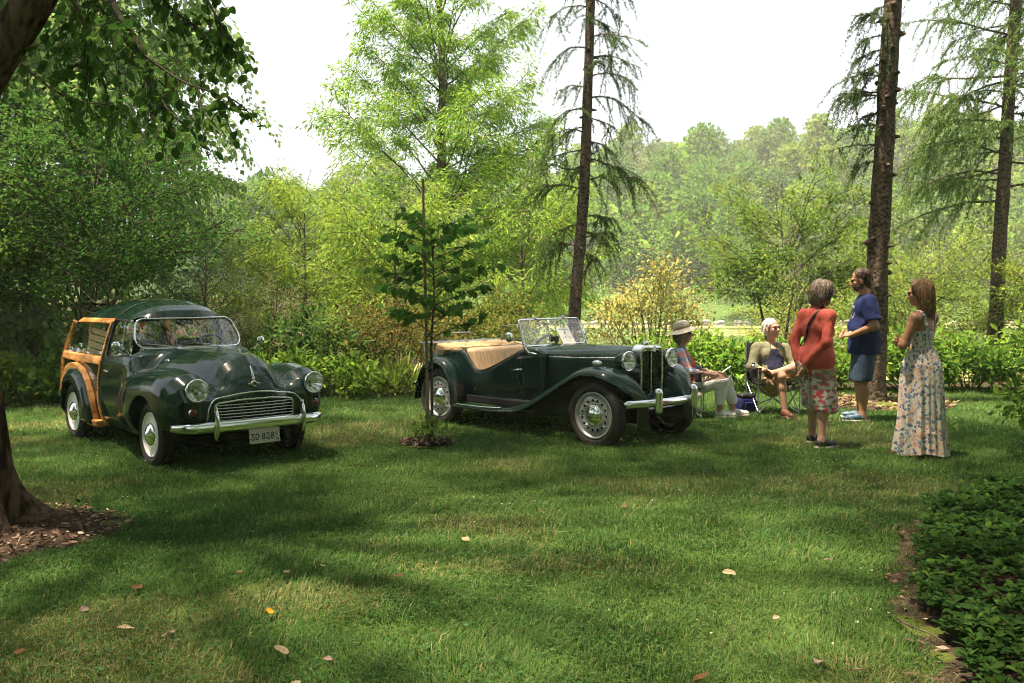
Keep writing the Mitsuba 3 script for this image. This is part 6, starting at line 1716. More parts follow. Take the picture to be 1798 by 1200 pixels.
for nm, fn in (('mat_dress', floral((0.66, 0.62, 0.56), (0.64, 0.53, 0.45), [((0.07, 0.13, 0.25), 0.0, 0.42, 0.44), ((0.62, 0.36, 0.24), 0.42, 0.62, 0.5), ((0.50, 0.09, 0.05), 0.62, 0.72, 0.22), ((0.15, 0.24, 0.33), 0.72, 0.88, 0.34)])),
               ('mat_floral_skirt', floral((0.56, 0.50, 0.48), (0.30, 0.26, 0.22), [((0.16, 0.14, 0.10), 0.0, 0.30, 0.5), ((0.55, 0.06, 0.08), 0.30, 0.62, 0.52), ((0.36, 0.30, 0.06), 0.62, 0.76, 0.42), ((0.34, 0.06, 0.12), 0.76, 0.90, 0.4)], 24.0))):
    scene[nm] = {'type': 'twosided', 'bsdf': {'type': 'principled', 'base_color': proc(fn), 'roughness': 0.85, 'specular': 0.15}}
def plaid(p, n, uv):
    x, y, z = p.x * 26, p.y * 26, p.z * 26
    a = smoothstep(0.35, 0.5, dr.abs(dr.sin(x + y * 0.6))) ; b = smoothstep(0.4, 0.55, dr.abs(dr.sin(z)))
    return mix(mix((0.42, 0.40, 0.40), (0.10, 0.16, 0.28), a), (0.42, 0.16, 0.12), b * 0.55)
scene['mat_plaid'] = {'type': 'twosided', 'bsdf': {'type': 'diffuse', 'reflectance': proc(plaid)}}

def rotm(yaw=0.0, pitch=0.0, roll=0.0):
    """columns: forward, left, up; pitch looks up"""
    cy, sy, cp, sp, cr, sr = math.cos(yaw), math.sin(yaw), math.cos(pitch), math.sin(pitch), math.cos(roll), math.sin(roll)
    Rz = np.array([[cy, -sy, 0], [sy, cy, 0], [0, 0, 1]])
    Ry = np.array([[cp, 0, -sp], [0, 1, 0], [sp, 0, cp]])
    Rx = np.array([[1, 0, 0], [0, cr, -sr], [0, sr, cr]])
    return Rz @ Ry @ Rx

def C(a, b, ra, rb):
    return ('c', np.asarray(a, float), np.asarray(b, float), ra, rb)
def E(c, r, R=None):
    return ('e', np.asarray(c, float), np.asarray(r, float), np.eye(3) if R is None else R)
def field(P, prims, k=0.03, far=0.15):
    """smooth union of the primitives; k may be given per primitive as a last item"""
    d = np.full(len(P), far)
    for q in prims:
        if q[0] == 'c':
            lo = np.minimum(q[1] - q[3], q[2] - q[4]) - 0.07; hi = np.maximum(q[1] + q[3], q[2] + q[4]) + 0.07
        else:
            lo, hi = q[1] - q[2].max() - 0.07, q[1] + q[2].max() + 0.07
        m = np.flatnonzero(((P > lo) & (P < hi)).all(1))
        if len(m) == 0:
            continue
        X = P[m]
        v = sd_cone(X, q[1], q[2], q[3], q[4]) if q[0] == 'c' else sd_ell((X - q[1]) @ q[3], (0, 0, 0), q[2])
        kk = q[-1] if (len(q) > 5 and q[0] == 'c') or (len(q) > 4 and q[0] == 'e') else k
        d[m] = smin(d[m], v, kk)
    return d
def bounds(prims, pad=0.03):
    los, his = [], []
    for q in prims:
        if q[0] == 'c':
            los.append(np.minimum(q[1] - q[3], q[2] - q[4])); his.append(np.maximum(q[1] + q[3], q[2] + q[4]))
        else:
            los.append(q[1] - q[2].max()); his.append(q[1] + q[2].max())
    return np.min(los, 0) - pad, np.max(his, 0) + pad

def hand_prims(wrist, d, palm, curl=0.5, side=1, spread=0.12, s=1.0):
    """palm and five fingers; d: where the fingers point, palm: the way the palm faces, side: +1 when the thumb lies along cross(palm, d)"""
    d = unit(np.asarray(d, float)); palm = unit(np.asarray(palm, float) - d * np.dot(palm, d))
    lat = np.cross(palm, d) * side
    w = np.asarray(wrist, float)
    out = []
    L = (0.040, 0.045, 0.042, 0.034)
    for i, o in enumerate((0.030, 0.010, -0.010, -0.028)):
        k = w + d * (0.085 - 0.004 * abs(i - 1)) * s + lat * o * s
        out.append(C(w + lat * o * 0.6 * s + d * 0.01, k, 0.015 * s, 0.0115 * s) + (0.012,))
        a, dd = k, unit(d + lat * spread * (1.5 - i) * 0.5)
        for j in range(3):
            ang = curl * (0.55, 0.8, 0.6)[j] * (1 + 0.12 * i)
            dd = unit(dd * math.cos(ang) + palm * math.sin(ang) - 0)
            b = a + dd * L[i] * (1.0, 0.68, 0.55)[j] * s
            out.append(C(a, b, (0.0098 - 0.0009 * j) * s, (0.0090 - 0.0009 * j) * s) + (0.004,))
            a = b
    t0 = w + d * 0.028 * s + lat * 0.028 * s
    td = unit(d * 0.62 + lat * 0.72 + palm * 0.35)
    t1 = t0 + td * 0.036 * s
    td2 = unit(td + d * 0.5 + palm * 0.3 * curl)
    t2 = t1 + td2 * 0.030 * s
    out += [C(w + d * 0.012, t0, 0.017 * s, 0.014 * s) + (0.012,), C(t0, t1, 0.0125 * s, 0.0108 * s) + (0.006,), C(t1, t2, 0.0105 * s, 0.0088 * s) + (0.004,)]
    return out

def head_prims(c, R, s=1.0):
    g = lambda x, y, z: np.asarray(c) + R @ (np.array([x, y, z]) * s)
    e = lambda p, r, k=0.02: E(g(*p), np.array(r) * s, R) + (k,)
    out = [e((-.012, 0, .026), (.098, .078, .100)), e((.022, 0, -.035), (.074, .060, .085)), e((.042, 0, -.092), (.040, .040, .026), .03),
           e((.085, 0, .022), (.018, .050, .012), .02), e((.090, 0, -.066), (.013, .024, .007), .010), e((.089, 0, -.079), (.012, .020, .007), .010), e((.070, .036, -.03), (.022, .022, .022), .02), e((.070, -.036, -.03), (.022, .022, .022), .02)]
    out.append(C(g(.088, 0, .008), g(.116, 0, -.034), .008 * s, .0125 * s) + (0.012,))
    for q in (-1, 1):
        out.append(C(g(.100, q * .009, -.038), g(.096, q * .013, -.038), .009 * s, .008 * s) + (0.008,))
        out.append(e((-.008, q * .080, -.008), (.021, .010, .031), .008))
        out.append(e((-.004, q * .080, -.034), (.010, .008, .012), .008))
    return out

def torso_prims(c, R, s=1.0, w=1.0, belly=0.0, bust=0.0, sh=0.165, top=0.475):
    g = lambda x, y, z: np.asarray(c) + R @ (np.array([x, y, z]) * s)
    e = lambda p, r, k=0.06: E(g(*p), np.array(r) * s, R) + (k,)
    out = [e((-.01, 0, .02), (.118 * w, .170 * w, .125)), e((.010 + belly * .5, 0, .17), (.102 * w + belly, .140 * w, .155)), e((0, 0, .36), (.112 * w, .155 * w, .165))]
    for q in (-1, 1):
        out.append(C(g(-.015, q * .05, .495), g(-.012, q * sh, top), .052 * s, .050 * s) + (0.05,))
        out.append(E(g(-.055, q * .075, .0), np.array((.085 * w, .085 * w, .095)) * s, R) + (0.05,))
        if bust:
            out.append(e((.085, q * .07, .315), (.06 * bust, .07 * bust, .065 * bust), .04))
    return out

def shoe(fr, t, ankle, toe_dir, mat, sole='mat_sole', L=0.27, name='shoe', h=0.05, laces=None, low=0.0):
    """sole and upper; ankle: above the heel"""
    d = unit(np.array([toe_dir[0], toe_dir[1], 0.0])); l = np.array([-d[1], d[0], 0])
    a = np.asarray(ankle, float)
    g0 = np.array([a[0], a[1], 0.0 if len(a) < 4 else a[3]]) - d * 0.055
    z0 = ankle[2]
    p = lambda u, v, z: g0 + d * u * L + l * v + np.array([0, 0, z])
    pr = [C(p(.12, 0, .052 + low), p(.42, 0, .050 + low), .040, .040), C(p(.42, 0, .048 + low), p(.84, .004, .036 + low), .042, .036), C(p(.20, 0, .050 + low), p(.24, 0, .085 + low), .041, .038)]
    flat = lambda P, zz: np.where(P[:, 2] < 0, P[:, 2], P[:, 2])
    up = lambda P: smax(smax(field(P, pr, 0.03), 0.018 + low - P[:, 2], 0.008), P[:, 2] - (0.095 + low), 0.01)
    lo, hi = bounds(pr, 0.02)
    k = sdf_obj(name, up, lo, hi, 0.010, mat, t, fr)
    pr2 = [C(p(.10, 0, .012 + low), p(.42, 0, .012 + low), .044, .043), C(p(.42, 0, .012 + low), p(.86, .004, .012 + low), .047, .040)]
    so = lambda P: smax(field(P, pr2, 0.03), np.abs(P[:, 2] - 0.013 - low) - 0.013, 0.006)
    lo, hi = bounds(pr2, 0.02)
    sdf_obj('sole', so, lo, hi, 0.010, sole, k, fr)
    if laces:
        for q in (.40, .48, .56):
            obj('lace', fr(tube(np.array([p(q, -.028, .080 - (q - .4) * .06 + low), p(q + .02, 0, .092 - (q - .4) * .07 + low), p(q, .028, .080 - (q - .4) * .06 + low)]), 0.005, 5)), laces, k, smooth=True)
    return k

def shades(fr, t, c, R, mat='mat_shades', s=1.0):
    g = lambda x, y, z: np.asarray(c) + R @ (np.array([x, y, z]) * s)
    parts = []
    for q in (-1, 1):
        pts = [g(.098 - 0.012 * (math.cos(a) * q * 0 + 1 - abs(math.sin(a))) * 0 - 0.010 * (q * math.cos(a) > .3), q * .034 + .027 * math.cos(a), .006 + .019 * math.sin(a)) for a in np.linspace(0, 2 * math.pi, 18)[:-1]]
        v = np.vstack([pts, [g(.104, q * .034, .006)]])
        parts.append((v, np.array([[i, (i + 1) % 17, 17] for i in range(17)])))
        parts.append(loop_tube(np.array(pts), 0.0035, 5))
        parts.append(tube(np.array([g(.085, q * .062, .012), g(.03, q * .083, .010), g(-.02, q * .084, .004)]), 0.0035, 5))
    parts.append(tube(np.array([g(.106, -.010, .012), g(.106, .010, .012)]), 0.0035, 5))
    return obj('sunglasses', fr(join(parts)), mat, t, smooth=40)

def garment(name, t, fr, prims, mat, cuts=(), k=0.04, cell=0.0115, fold=0.0, fseed=0, fscale=(9, 9, 4), uv=None, pad=0.03, kcut=0.010, extra=None, color=None):
    def f(P):
        d = field(P, prims, k)
        if extra is not None:
            d = extra(P, d)
        if fold:
            near = np.abs(d) < 0.05
            w = np.zeros(len(P))
            if near.any():
                w[near] = (meshkit.fbm(P[near] * np.asarray(fscale), 2, fseed) - 0.5) * 2
            d = d + w * fold
        for c in cuts:
            d = smax(d, c(P), kcut)
        return d
    lo, hi = bounds(prims, pad)
    V, F, N = sdf_mesh(f, lo, hi, cell)
    u = None
    if uv is not None:
        u = uv(V)
    return obj(name, (fr.pts(V), F), mat, t, normals=fr.dirs(N), uv=u)

def body(t, fr, prims, mat, cell=0.0085, k=0.03):
    lo, hi = bounds(prims, 0.02)
    return sdf_obj('body', lambda P: field(P, prims, k), lo, hi, cell, mat, t, fr)

def strands(t, fr, hair_prims, c, R, n, mat, seed, length=.22, back=.058, s=1.0, loose=.012):
    """separate locks running down over the hair"""
    Rr = rng(seed)
    f = lambda P: field(P, hair_prims, 0.04)
    d = unit(Rr.normal(size=(n, 3)) * [1, 1, .55] + [-.25, 0, .75])
    P = onto(f, np.asarray(c) + (d * [.10, .09, .11] * s + [-.02, 0, .03]) @ R.T, 5)
    path, step = [P], length / 9
    for k in range(9):
        G = unit(np.stack([f(P + o) - f(P - o) for o in np.eye(3) * .004], 1))
        g = np.array([0, 0, -1.0]) + 0.15 * Rr.normal(size=(n, 3)) + (R @ np.array([-.25, 0, 0]))
        g = unit(g - G * (g * G).sum(1, keepdims=True))
        P = P + g * step * Rr.uniform(.7, 1.2, (n, 1))
        v = f(P)
        P = P - G * np.clip(v - .003 - loose * (k / 9) ** 2 * Rr.random(n), -.02, .02)[:, None]
        path.append(P)
    path = np.stack(path, 1)
    front = ((path - np.asarray(c)) @ R)[:, :, 0].max(1) > back
    parts = [tube(q[:: 1], np.array([.003, .005, .0055, .0055, .005, .005, .0045, .004, .003, .0015]) * Rr.uniform(.7, 1.3), 4, cap=False) for q in path[~front]]
    obj('hair_locks', fr(join(parts)), mat, t, smooth=True, kind='stuff')

def person(label):
    return thing('person', label, 'person')
below = lambda z: (lambda P: z - P[:, 2])
above_ = lambda z: (lambda P: P[:, 2] - z)
def plane(p, n):
    p, n = np.asarray(p, float), unit(np.asarray(n, float))
    return lambda P: (P - p) @ n
def limb(a, b, c, r):
    return [C(a, b, r[0], r[1]), C(b, c, r[2], r[3])]
def leg(hip, knee, ankle, s=1.0, thigh=(.086, .058), calf=.054):
    hip, knee, ankle = (np.asarray(q, float) for q in (hip, knee, ankle))
    mid = knee + (ankle - knee) * 0.32
    back = np.cross(np.cross(ankle - knee, [1.0, 0, 0]), ankle - knee); back = unit(back) * -1
    return [C(hip, knee, thigh[0] * s, thigh[1] * s) + (0.05,), C(knee, mid + back * 0.012, thigh[1] * 0.92 * s, calf * s) + (0.03,), C(mid + back * 0.012, ankle, calf * s, .036 * s) + (0.03,), C(ankle, ankle - [0, 0, .03], .036 * s, .036 * s)]
def bare_foot(ankle, d, L=0.25):
    a = np.asarray(ankle, float); d = unit(np.array([d[0], d[1], 0.0])); l = np.array([-d[1], d[0], 0])
    z = np.array([0, 0, 1.0])
    out = [C(a - z * 0.03, a - z * 0.055 - d * 0.03, .034, .030), C(a - z * 0.045 - d * 0.01, a - z * 0.065 + d * L * .5, .034, .030), C(a - z * .062 + d * L * .3, a - z * .072 + d * L * .58, .034, .028)]
    for i, o in enumerate((-.030, -.014, 0.002, .016, .029)):
        b = a - z * .076 + d * L * (.58 - .012 * i * 0) + l * o
        out.append(C(b, b + d * (.045 - .004 * abs(i - 1)), .011, .009) + (0.006,))
    return out

# ---- 1: woman in a coral top, hands clasped behind her back
def woman_red():
    t = person('woman in coral long sleeved top and floral skirt, hands clasped behind her back')
    fr = Frame((3.10, 9.82, 0), math.radians(28))
    hz, R0 = 0.86, np.eye(3)
    hc, HR = np.array([.045, -.01, hz + .70]), rotm(math.radians(4), math.radians(-4))
    J = dict(sl=(-.012, .17, hz + .465), sr=(-.012, -.17, hz + .465), el=(-.115, .205, 1.075), er=(-.085, -.215, 1.075), wl=(-.205, .060, .865), wr=(-.200, -.035, .850))
    feet = {1: (.10, .145, .09), -1: (-.07, -.15, .09)}
    prims = torso_prims((0, 0, hz), R0, 1.0, 0.92, 0.005) + head_prims(hc, HR, 0.97)
    prims += [C((-.012, 0, hz + .50), (.02, 0, hz + .62), .054, .048) + (0.03,)]
    for s, e, w in (('sl', 'el', 'wl'), ('sr', 'er', 'wr')):
        prims += [C(J[s], J[e], .046, .036), C(J[e], J[w], .037, .026)]
    prims += hand_prims(J['wl'], (-.05, -.55, -.75), (-.8, .1, 0.2), 0.7, -1) + hand_prims(J['wr'], (-.10, .45, -.80), (.8, .2, 0.2), 0.9, -1)
    for s in (1, -1):
        prims += leg((0, s * .088, hz - .03), (.045 + feet[s][0] * .5, s * .115, .47), feet[s], 0.95)
        prims += bare_foot(feet[s], (1, s * .12), .22)
    b = body(t, fr, prims, 'mat_skin')
    # top
    tp = [q for q in torso_prims((0, 0, hz), R0, 1.0, 1.07, 0.028, 0.95)] + [C((-.012, 0, hz + .49), (.0, 0, hz + .565), .070, .064), C((-.012, -.16, hz + .468), (-.012, .16, hz + .468), .066, .066)]
    for s, e, w in (('sl', 'el', 'wl'), ('sr', 'er', 'wr')):
        e2, w2 = np.array(J[e]), np.array(J[w])
        tp += [C(J[s], e2, .060, .049), C(e2, e2 + (w2 - e2) * 0.93, .049, .037)]
    tp += [C((.0, -.02, hz + .03), (.0, .02, hz - .10), .165, .17), C((-.03, -.05, hz + .05), (-.03, .05, hz + .05), .14, .14)]
    def ex(P, d):
        return d
    garment('top', t, fr, tp, 'mat_coral', [lambda P: (0.745 - P[:, 2]), plane((-.0, 0, hz + .578), (.18, 0, 1))], fold=0.007, fseed=3, fscale=(15, 15, 6))
    # skirt-like loose shorts
    sk = []
    for s in (1, -1):
        sk += [C((0, s * .075, .80), (.045 + feet[s][0] * .5, s * .105, .40), .135, .128)]
    cut = lambda P: (0.37 + 0.02 * np.sin(np.arctan2(P[:, 1], P[:, 0]) * 5) - P[:, 2])
    garment('skirt', t, fr, sk, 'mat_floral_skirt', [cut, above_(0.80)], k=0.09, fold=0.022, fseed=5, fscale=(11, 11, 3), uv=lambda V: np.stack([np.arctan2(V[:, 1], V[:, 0]) * 0.15, V[:, 2]], 1))
    # hair: a grey bob
    g = lambda x, y, z: hc + HR @ np.array([x, y, z])
    hp = [E(g(-.022, 0, .035), (.112, .096, .106), HR), E(g(-.065, 0, -.05), (.068, .088, .095), HR), E(g(-.01, .072, -.035), (.060, .032, .09), HR), E(g(-.01, -.072, -.035), (.060, .032, .09), HR), E(g(.055, 0, .085), (.05, .075, .04), HR)]
    garment('hair', t, fr, hp, 'mat_hair_grey', [lambda P: np.maximum((P - g(.058, 0, 0)) @ HR[:, 0], -((P - g(0, 0, .055)) @ HR[:, 2])) if False else np.minimum(9, np.maximum((P - g(.060, 0, 0)) @ HR[:, 0], g(0, 0, .05)[2] - P[:, 2]) * 1.0) * 0 - 1, lambda P: (P - g(.072, 0, 0)) @ HR[:, 0]], k=0.04, cell=0.0095, fold=0.014, fseed=8, fscale=(26, 26, 9))
    strands(t, fr, hp, hc, HR, 170, 'mat_hair_grey', 31, 0.17)
    shades(fr, t, hc, HR, s=0.97)
    vz = [g(.085 + .05 * math.cos(a) - .0, .078 * math.sin(a), .050 - .012 * math.cos(a)) for a in np.linspace(-1.35, 1.35, 14)]
    vo = [g(.085 + .105 * math.cos(a) ** 0.8 if math.cos(a) > 0 else .085, .085 * math.sin(a), .040 - .03 * math.cos(a)) for a in np.linspace(-1.35, 1.35, 14)]
    up = [q + np.array([0, 0, .008]) for q in vz] ; uo = [q + np.array([0, 0, .006]) for q in vo]
    obj('sun_visor', fr(join([grid_mesh(np.stack([np.array(up), np.array(uo)], 1)), grid_mesh(np.stack([np.array(vz), np.array(vo)], 1)), grid_mesh(np.stack([np.array(vo), np.array(uo)], 1)),
        tube(np.array([g(.104 * math.cos(a) - .015, .088 * math.sin(a), .055) for a in np.linspace(-1.5, 1.5, 24)]), 0.010, 8)])), 'mat_white_cotton', t, smooth=40)
    for s in (1, -1):
        shoe(fr, t, feet[s], (1, s * .12), 'mat_black_shoe', L=0.255)
    # bag strap across the back, the bag before her
    bag = thing('shoulder_bag', 'small black shoulder bag on a strap worn across the back of the woman in coral', 'bag')
    tops = lambda P: field(P, tp, 0.04)
    sp = onto(tops, np.array([(.09, -.07, hz + .40), (.05, -.085, hz + .50), (-.01, -.085, hz + .545), (-.09, -.06, hz + .49), (-.14, .0, hz + .38), (-.14, .07, hz + .24), (-.12, .13, hz + .12), (-.04, .19, hz + .02), (.05, .20, hz - .04)]))
    q = spline(sp, 60)
    N = unit(np.stack([(tops(q + o) - tops(q - o)) for o in np.eye(3) * .004], 1)); tg = unit(np.gradient(q, axis=0)); sd = np.cross(N, tg)
    w_ = 0.010
    ring = np.stack([q + sd * w_ + N * .003, q + sd * w_ + N * .012, q - sd * w_ + N * .012, q - sd * w_ + N * .003], 1)
    obj('strap', fr(grid_mesh(ring, wrap_v=True)), 'mat_black', bag)
    obj('pouch', fr(rbox(0.18, 0.06, 0.14, 0.025, (.10, .225, hz - .10))), 'mat_black', bag, smooth=40)
woman_red()

# ---- 2: man in a blue tee
def man_blue():
    t = person('man in royal blue t-shirt and denim shorts standing by the thick trunk')
    fr = Frame((4.27, 11.72, 0), math.radians(168))
    hz, R0 = 0.955, rotm(0, math.radians(2))
    hc, HR = np.array([.055, .0, hz + .745]), rotm(math.radians(-6), math.radians(-10))
    feet = {1: (.02, .155, .09), -1: (.0, -.15, .09)}
    J = dict(sl=(-.015, .215, hz + .49), sr=(-.015, -.215, hz + .49), el=(-.07, .285, 1.155), er=(-.05, -.285, 1.155), wl=(.17, .205, 1.045), wr=(.18, -.19, 1.045))
    prims = torso_prims((0, 0, hz), R0, 1.06, 1.12, 0.02, sh=.195) + head_prims(hc, HR, 1.06)
    prims += [C((-.012, 0, hz + .52), (.03, 0, hz + .66), .068, .062) + (0.03,)]
    for s, e, w in (('sl', 'el', 'wl'), ('sr', 'er', 'wr')):
        prims += [C(J[s], J[e], .062, .048), C(J[e], J[w], .050, .032)]
    prims += hand_prims(J['wl'], (.75, -.65, .05), (-.35, -.5, -.6), 0.8, 1, s=1.08) + hand_prims(J['wr'], (.75, .62, .0), (-.35, .5, -.6), 0.8, -1, s=1.08)
    for s in (1, -1):
        prims += leg((0, s * .105, hz - .03), (.03, s * .135, .51), feet[s], 1.1, (.10, .066), .064)
        prims += bare_foot(feet[s], (1, s * .15), .25)
    body(t, fr, prims, 'mat_skin_tan')
    tp = torso_prims((0, 0, hz), R0, 1.06, 1.28, 0.035, sh=.205) + [C((-.012, 0, hz + .50), (.005, 0, hz + .585), .085, .078)]
    for s, e in (('sl', 'el'), ('sr', 'er')):
        a, b_ = np.array(J[s]), np.array(J[e])
        tp += [C(a, a + (b_ - a) * 0.80, .090, .094)]
    tp += [C((.005, q, hz + .12), (.0, q, hz - .10), .178, .186) for q in (-.055, .055)]
    ends = []
    for s, e in (('sl', 'el'), ('sr', 'er')):
        a, b_ = np.array(J[s]), np.array(J[e])
        sgn = 1 if s == 'sl' else -1
        ends.append(lambda P, a=a, b_=b_, sgn=sgn: np.where((sgn * P[:, 1] > 0.20) & (P[:, 2] > 1.10) & (P[:, 0] < 0.06), (P - (a + (b_ - a) * 0.78)) @ unit(b_ - a), -1.0))
    garment('t_shirt', t, fr, tp, 'mat_blue_tee', [below(0.815), plane((0, 0, hz + .578), (.22, 0, 1))] + ends, fold=0.013, fseed=4, fscale=(9, 9, 5))
    sh = []
    for s in (1, -1):
        sh += [C((0, s * .10, .90), (.03, s * .135, .50), .135, .122)]
    garment('shorts', t, fr, sh, 'mat_denim', [below(0.49), above_(0.90)], k=0.05, fold=0.014, fseed=6, fscale=(9, 9, 4))
    g = lambda x, y, z: hc + HR @ (np.array([x, y, z]) * 1.06)
    hp = [E(g(-.024, 0, .040), (.112, .093, .102), HR), E(g(-.068, 0, -.03), (.058, .080, .075), HR)]
    garment('hair', t, fr, hp, 'mat_hair_brown', [lambda P: smin((P - g(.052, 0, 0)) @ HR[:, 0], 9 + 0 * P[:, 0], .01), lambda P: np.minimum(-((P - g(0, 0, .035)) @ HR[:, 2]), (P - g(-.015, 0, 0)) @ HR[:, 0])], k=0.03, cell=0.0085, fold=0.006, fseed=9, fscale=(40, 40, 20))
    strands(t, fr, hp, hc, HR, 120, 'mat_hair_brown', 33, .07, back=.04, loose=.004)
    garment('beard', t, fr, [E(g(.030, 0, -.078), (.068, .062, .050), HR), E(g(.005, .058, -.05), (.035, .020, .055), HR), E(g(.005, -.058, -.05), (.035, .020, .055), HR)], 'mat_hair_brown', [lambda P: (P - g(0, 0, -.048)) @ HR[:, 2] - 0.5 * np.maximum(0, g(.03, 0, 0)[0] * 0)], k=0.03, cell=0.0095, fold=0.004, fscale=(40, 40, 40))
    shades(fr, t, hc, HR, s=1.06)
    for s in (1, -1):
        shoe(fr, t, feet[s], (1, s * .15), 'mat_blue_shoe', L=0.30, laces='mat_sole')
    # white print across the chest
    tops = lambda P: field(P, tp, 0.04)
    pr = []
    for pts, w in (([(.2, .12, hz + .43), (.2, .05, hz + .44), (.2, -.05, hz + .44)], .016), ([(.2, .13, hz + .37), (.2, .10, hz + .30)], .011)):
        q = onto(tops, resample(np.array(pts), 12, closed=False), 10)
        N = unit(np.stack([(tops(q + o) - tops(q - o)) for o in np.eye(3) * .004], 1)); sd = np.cross(N, unit(np.gradient(q, axis=0)))
        pr.append(grid_mesh(np.stack([q + sd * w + N * .010, q + N * .013, q - sd * w + N * .010], 1)))
    obj('print', fr(join(pr)), scene.setdefault('mat_print', {'type': 'twosided', 'bsdf': {'type': 'diffuse', 'reflectance': rgb(0.24, 0.26, 0.32)}}) and 'mat_print', t)
man_blue()

# ---- 3: woman in a long floral dress
def woman_dress():
    t = person('woman in long pale floral dress seen from behind, arms folded')
    fr = Frame((3.93, 9.26, 0), math.radians(128))
    hz, R0 = 0.87, np.eye(3)
    hc, HR = np.array([.04, .0, hz + .695]), rotm(math.radians(22), math.radians(-6))
    feet = {1: (.04, .08, .085), -1: (-.03, -.09, .085)}
    J = dict(sl=(-.012, .165, hz + .45), sr=(-.012, -.165, hz + .45), el=(.06, .235, 1.075), er=(.08, -.225, 1.075), wl=(.185, -.075, 1.085), wr=(.205, .085, 1.10))
    prims = torso_prims((0, 0, hz), R0, 0.98, 0.90, 0.0, .8) + head_prims(hc, HR, 0.96)
    prims += [C((-.012, 0, hz + .49), (.02, 0, hz + .62), .050, .046) + (0.03,)]
    for s, e, w in (('sl', 'el', 'wl'), ('sr', 'er', 'wr')):
        prims += [C(J[s], J[e], .048, .040), C(J[e], J[w], .040, .028)]
    prims += hand_prims(J['wl'], (-.25, -1, .0), (-1, .2, 0), 0.45, 1) + hand_prims(J['wr'], (-.3, 1, -.0), (-1, 0, 0), 0.45, -1)
    for s in (1, -1):
        prims += leg((0, s * .085, hz - .03), (.03, s * .09, .46), feet[s], 0.95)
        prims += bare_foot(feet[s], (1, s * .2), .23)
    body(t, fr, prims, 'mat_skin_tan')
    bp = torso_prims((0, 0, hz), R0, 0.98, 0.965, 0.0, .95)
    uvf = lambda V: np.stack([np.arctan2(V[:, 1], V[:, 0]) * 0.17, V[:, 2]], 1)
    garment('bodice', t, fr, bp, 'mat_dress', [above_(hz + .335), below(hz + .12)], fold=0.008, fseed=2, fscale=(16, 16, 6), uv=uvf)
    # the skirt: gathered, widening to the hem, with a flounce
    n, m = 180, 46
    zz = np.linspace(hz + .16, 0.035, m)
    ang = np.linspace(0, 2 * np.pi, n, endpoint=False)
    u = (zz[0] - zz) / (zz[0] - zz[-1])
    rx = np.interp(u, [0, .15, .3, .7, 1], [.118, .174, .188, .202, .232]); ry = np.interp(u, [0, .15, .3, .7, 1], [.145, .178, .188, .210, .240])
    fold = (0.35 * np.sin(ang * 13 + 0.6) + 0.35 * np.sin(ang * 21 + 2) + 0.3 * np.sin(ang * 8 + 4))[None, :] * (0.004 + 0.030 * u[:, None] ** 1.2)
    fl = np.exp(-((u - .80) / .012) ** 2)[:, None] * 0.006
    nz = 0.02 * (meshkit.noise(np.stack([np.cos(ang)[None] * 4 + 0 * u[:, None], np.sin(ang)[None] * 4 + 0 * u[:, None], u[:, None] * 3 + 0 * ang[None]], -1), 5) - 0.5) * u[:, None]
    X = (rx[:, None] + fold + fl + nz) * np.cos(ang) - 0.02 * u[:, None]; Y = (ry[:, None] + fold + fl + nz) * np.sin(ang)
    Z = zz[:, None] + 0.018 * u[:, None] * np.sin(ang * 3 + 1)[None]
    P = np.stack([X, Y, Z], -1)
    v, f = grid_mesh(np.concatenate([P, P[:, :1]], 1))
    uv = np.stack([np.concatenate([np.tile(ang, (m, 1)), np.full((m, 1), 2 * np.pi)], 1).ravel() * 0.20, v[:, 2]], 1)
    mesh = trimesh.Trimesh(fr.pts(v), f, process=False)
    obj('skirt', mesh, 'mat_dress', t, smooth=True, uv=uv)
    band = [C((-.0, 0, hz + .15), (0, 0, hz + .16), .1, .1)]
    tops = lambda Q: field(Q, prims, 0.03)
    for s in (1, -1):
        q = onto(tops, resample(np.array([(.10, s * .085, hz + .36), (.06, s * .10, hz + .46), (-.01, s * .11, hz + .515), (-.07, s * .09, hz + .45), (-.11, s * .075, hz + .33)]), 30, closed=False))
        N = unit(np.stack([(tops(q + o) - tops(q - o)) for o in np.eye(3) * .004], 1)); sd = np.cross(N, unit(np.gradient(q, axis=0)))
        ring = np.stack([q + sd * .016 + N * .002, q + sd * .016 + N * .009, q - sd * .016 + N * .009, q - sd * .016 + N * .002], 1)
        v, f = grid_mesh(ring, wrap_v=True)
        obj('strap', fr((v, f)), 'mat_dress', t, uv=np.stack([v[:, 1], v[:, 2]], 1))
    g = lambda x, y, z: hc + HR @ (np.array([x, y, z]) * .96)
    hp = [E(g(-.022, 0, .034), (.110, .096, .105), HR), E(g(-.060, 0, -.06), (.070, .092, .12), HR), E(g(-.062, -.02, -.17), (.052, .088, .10), HR), E(g(-.05, .075, -.10), (.052, .036, .13), HR), E(g(-.06, -.085, -.17), (.045, .036, .10), HR), E(g(.05, 0, .085), (.05, .075, .04), HR)]
    hp += [C(g(-.05, q, -.18), g(-.075 + .01 * math.sin(9 * q), q * 1.15, -.275 - .02 * math.sin(30 * q)), .026, .010) for q in (-.09, -.06, -.03, 0, .03, .06)]
    garment('hair', t, fr, hp, 'mat_hair_blond', [lambda P: (P - g(.062, 0, 0)) @ HR[:, 0]], k=0.04, cell=0.0095, fold=0.020, fseed=18, fscale=(24, 24, 7))
    strands(t, fr, hp, hc, HR, 170, 'mat_hair_blond', 32, 0.34)
    shades(fr, t, hc, HR, s=0.96)
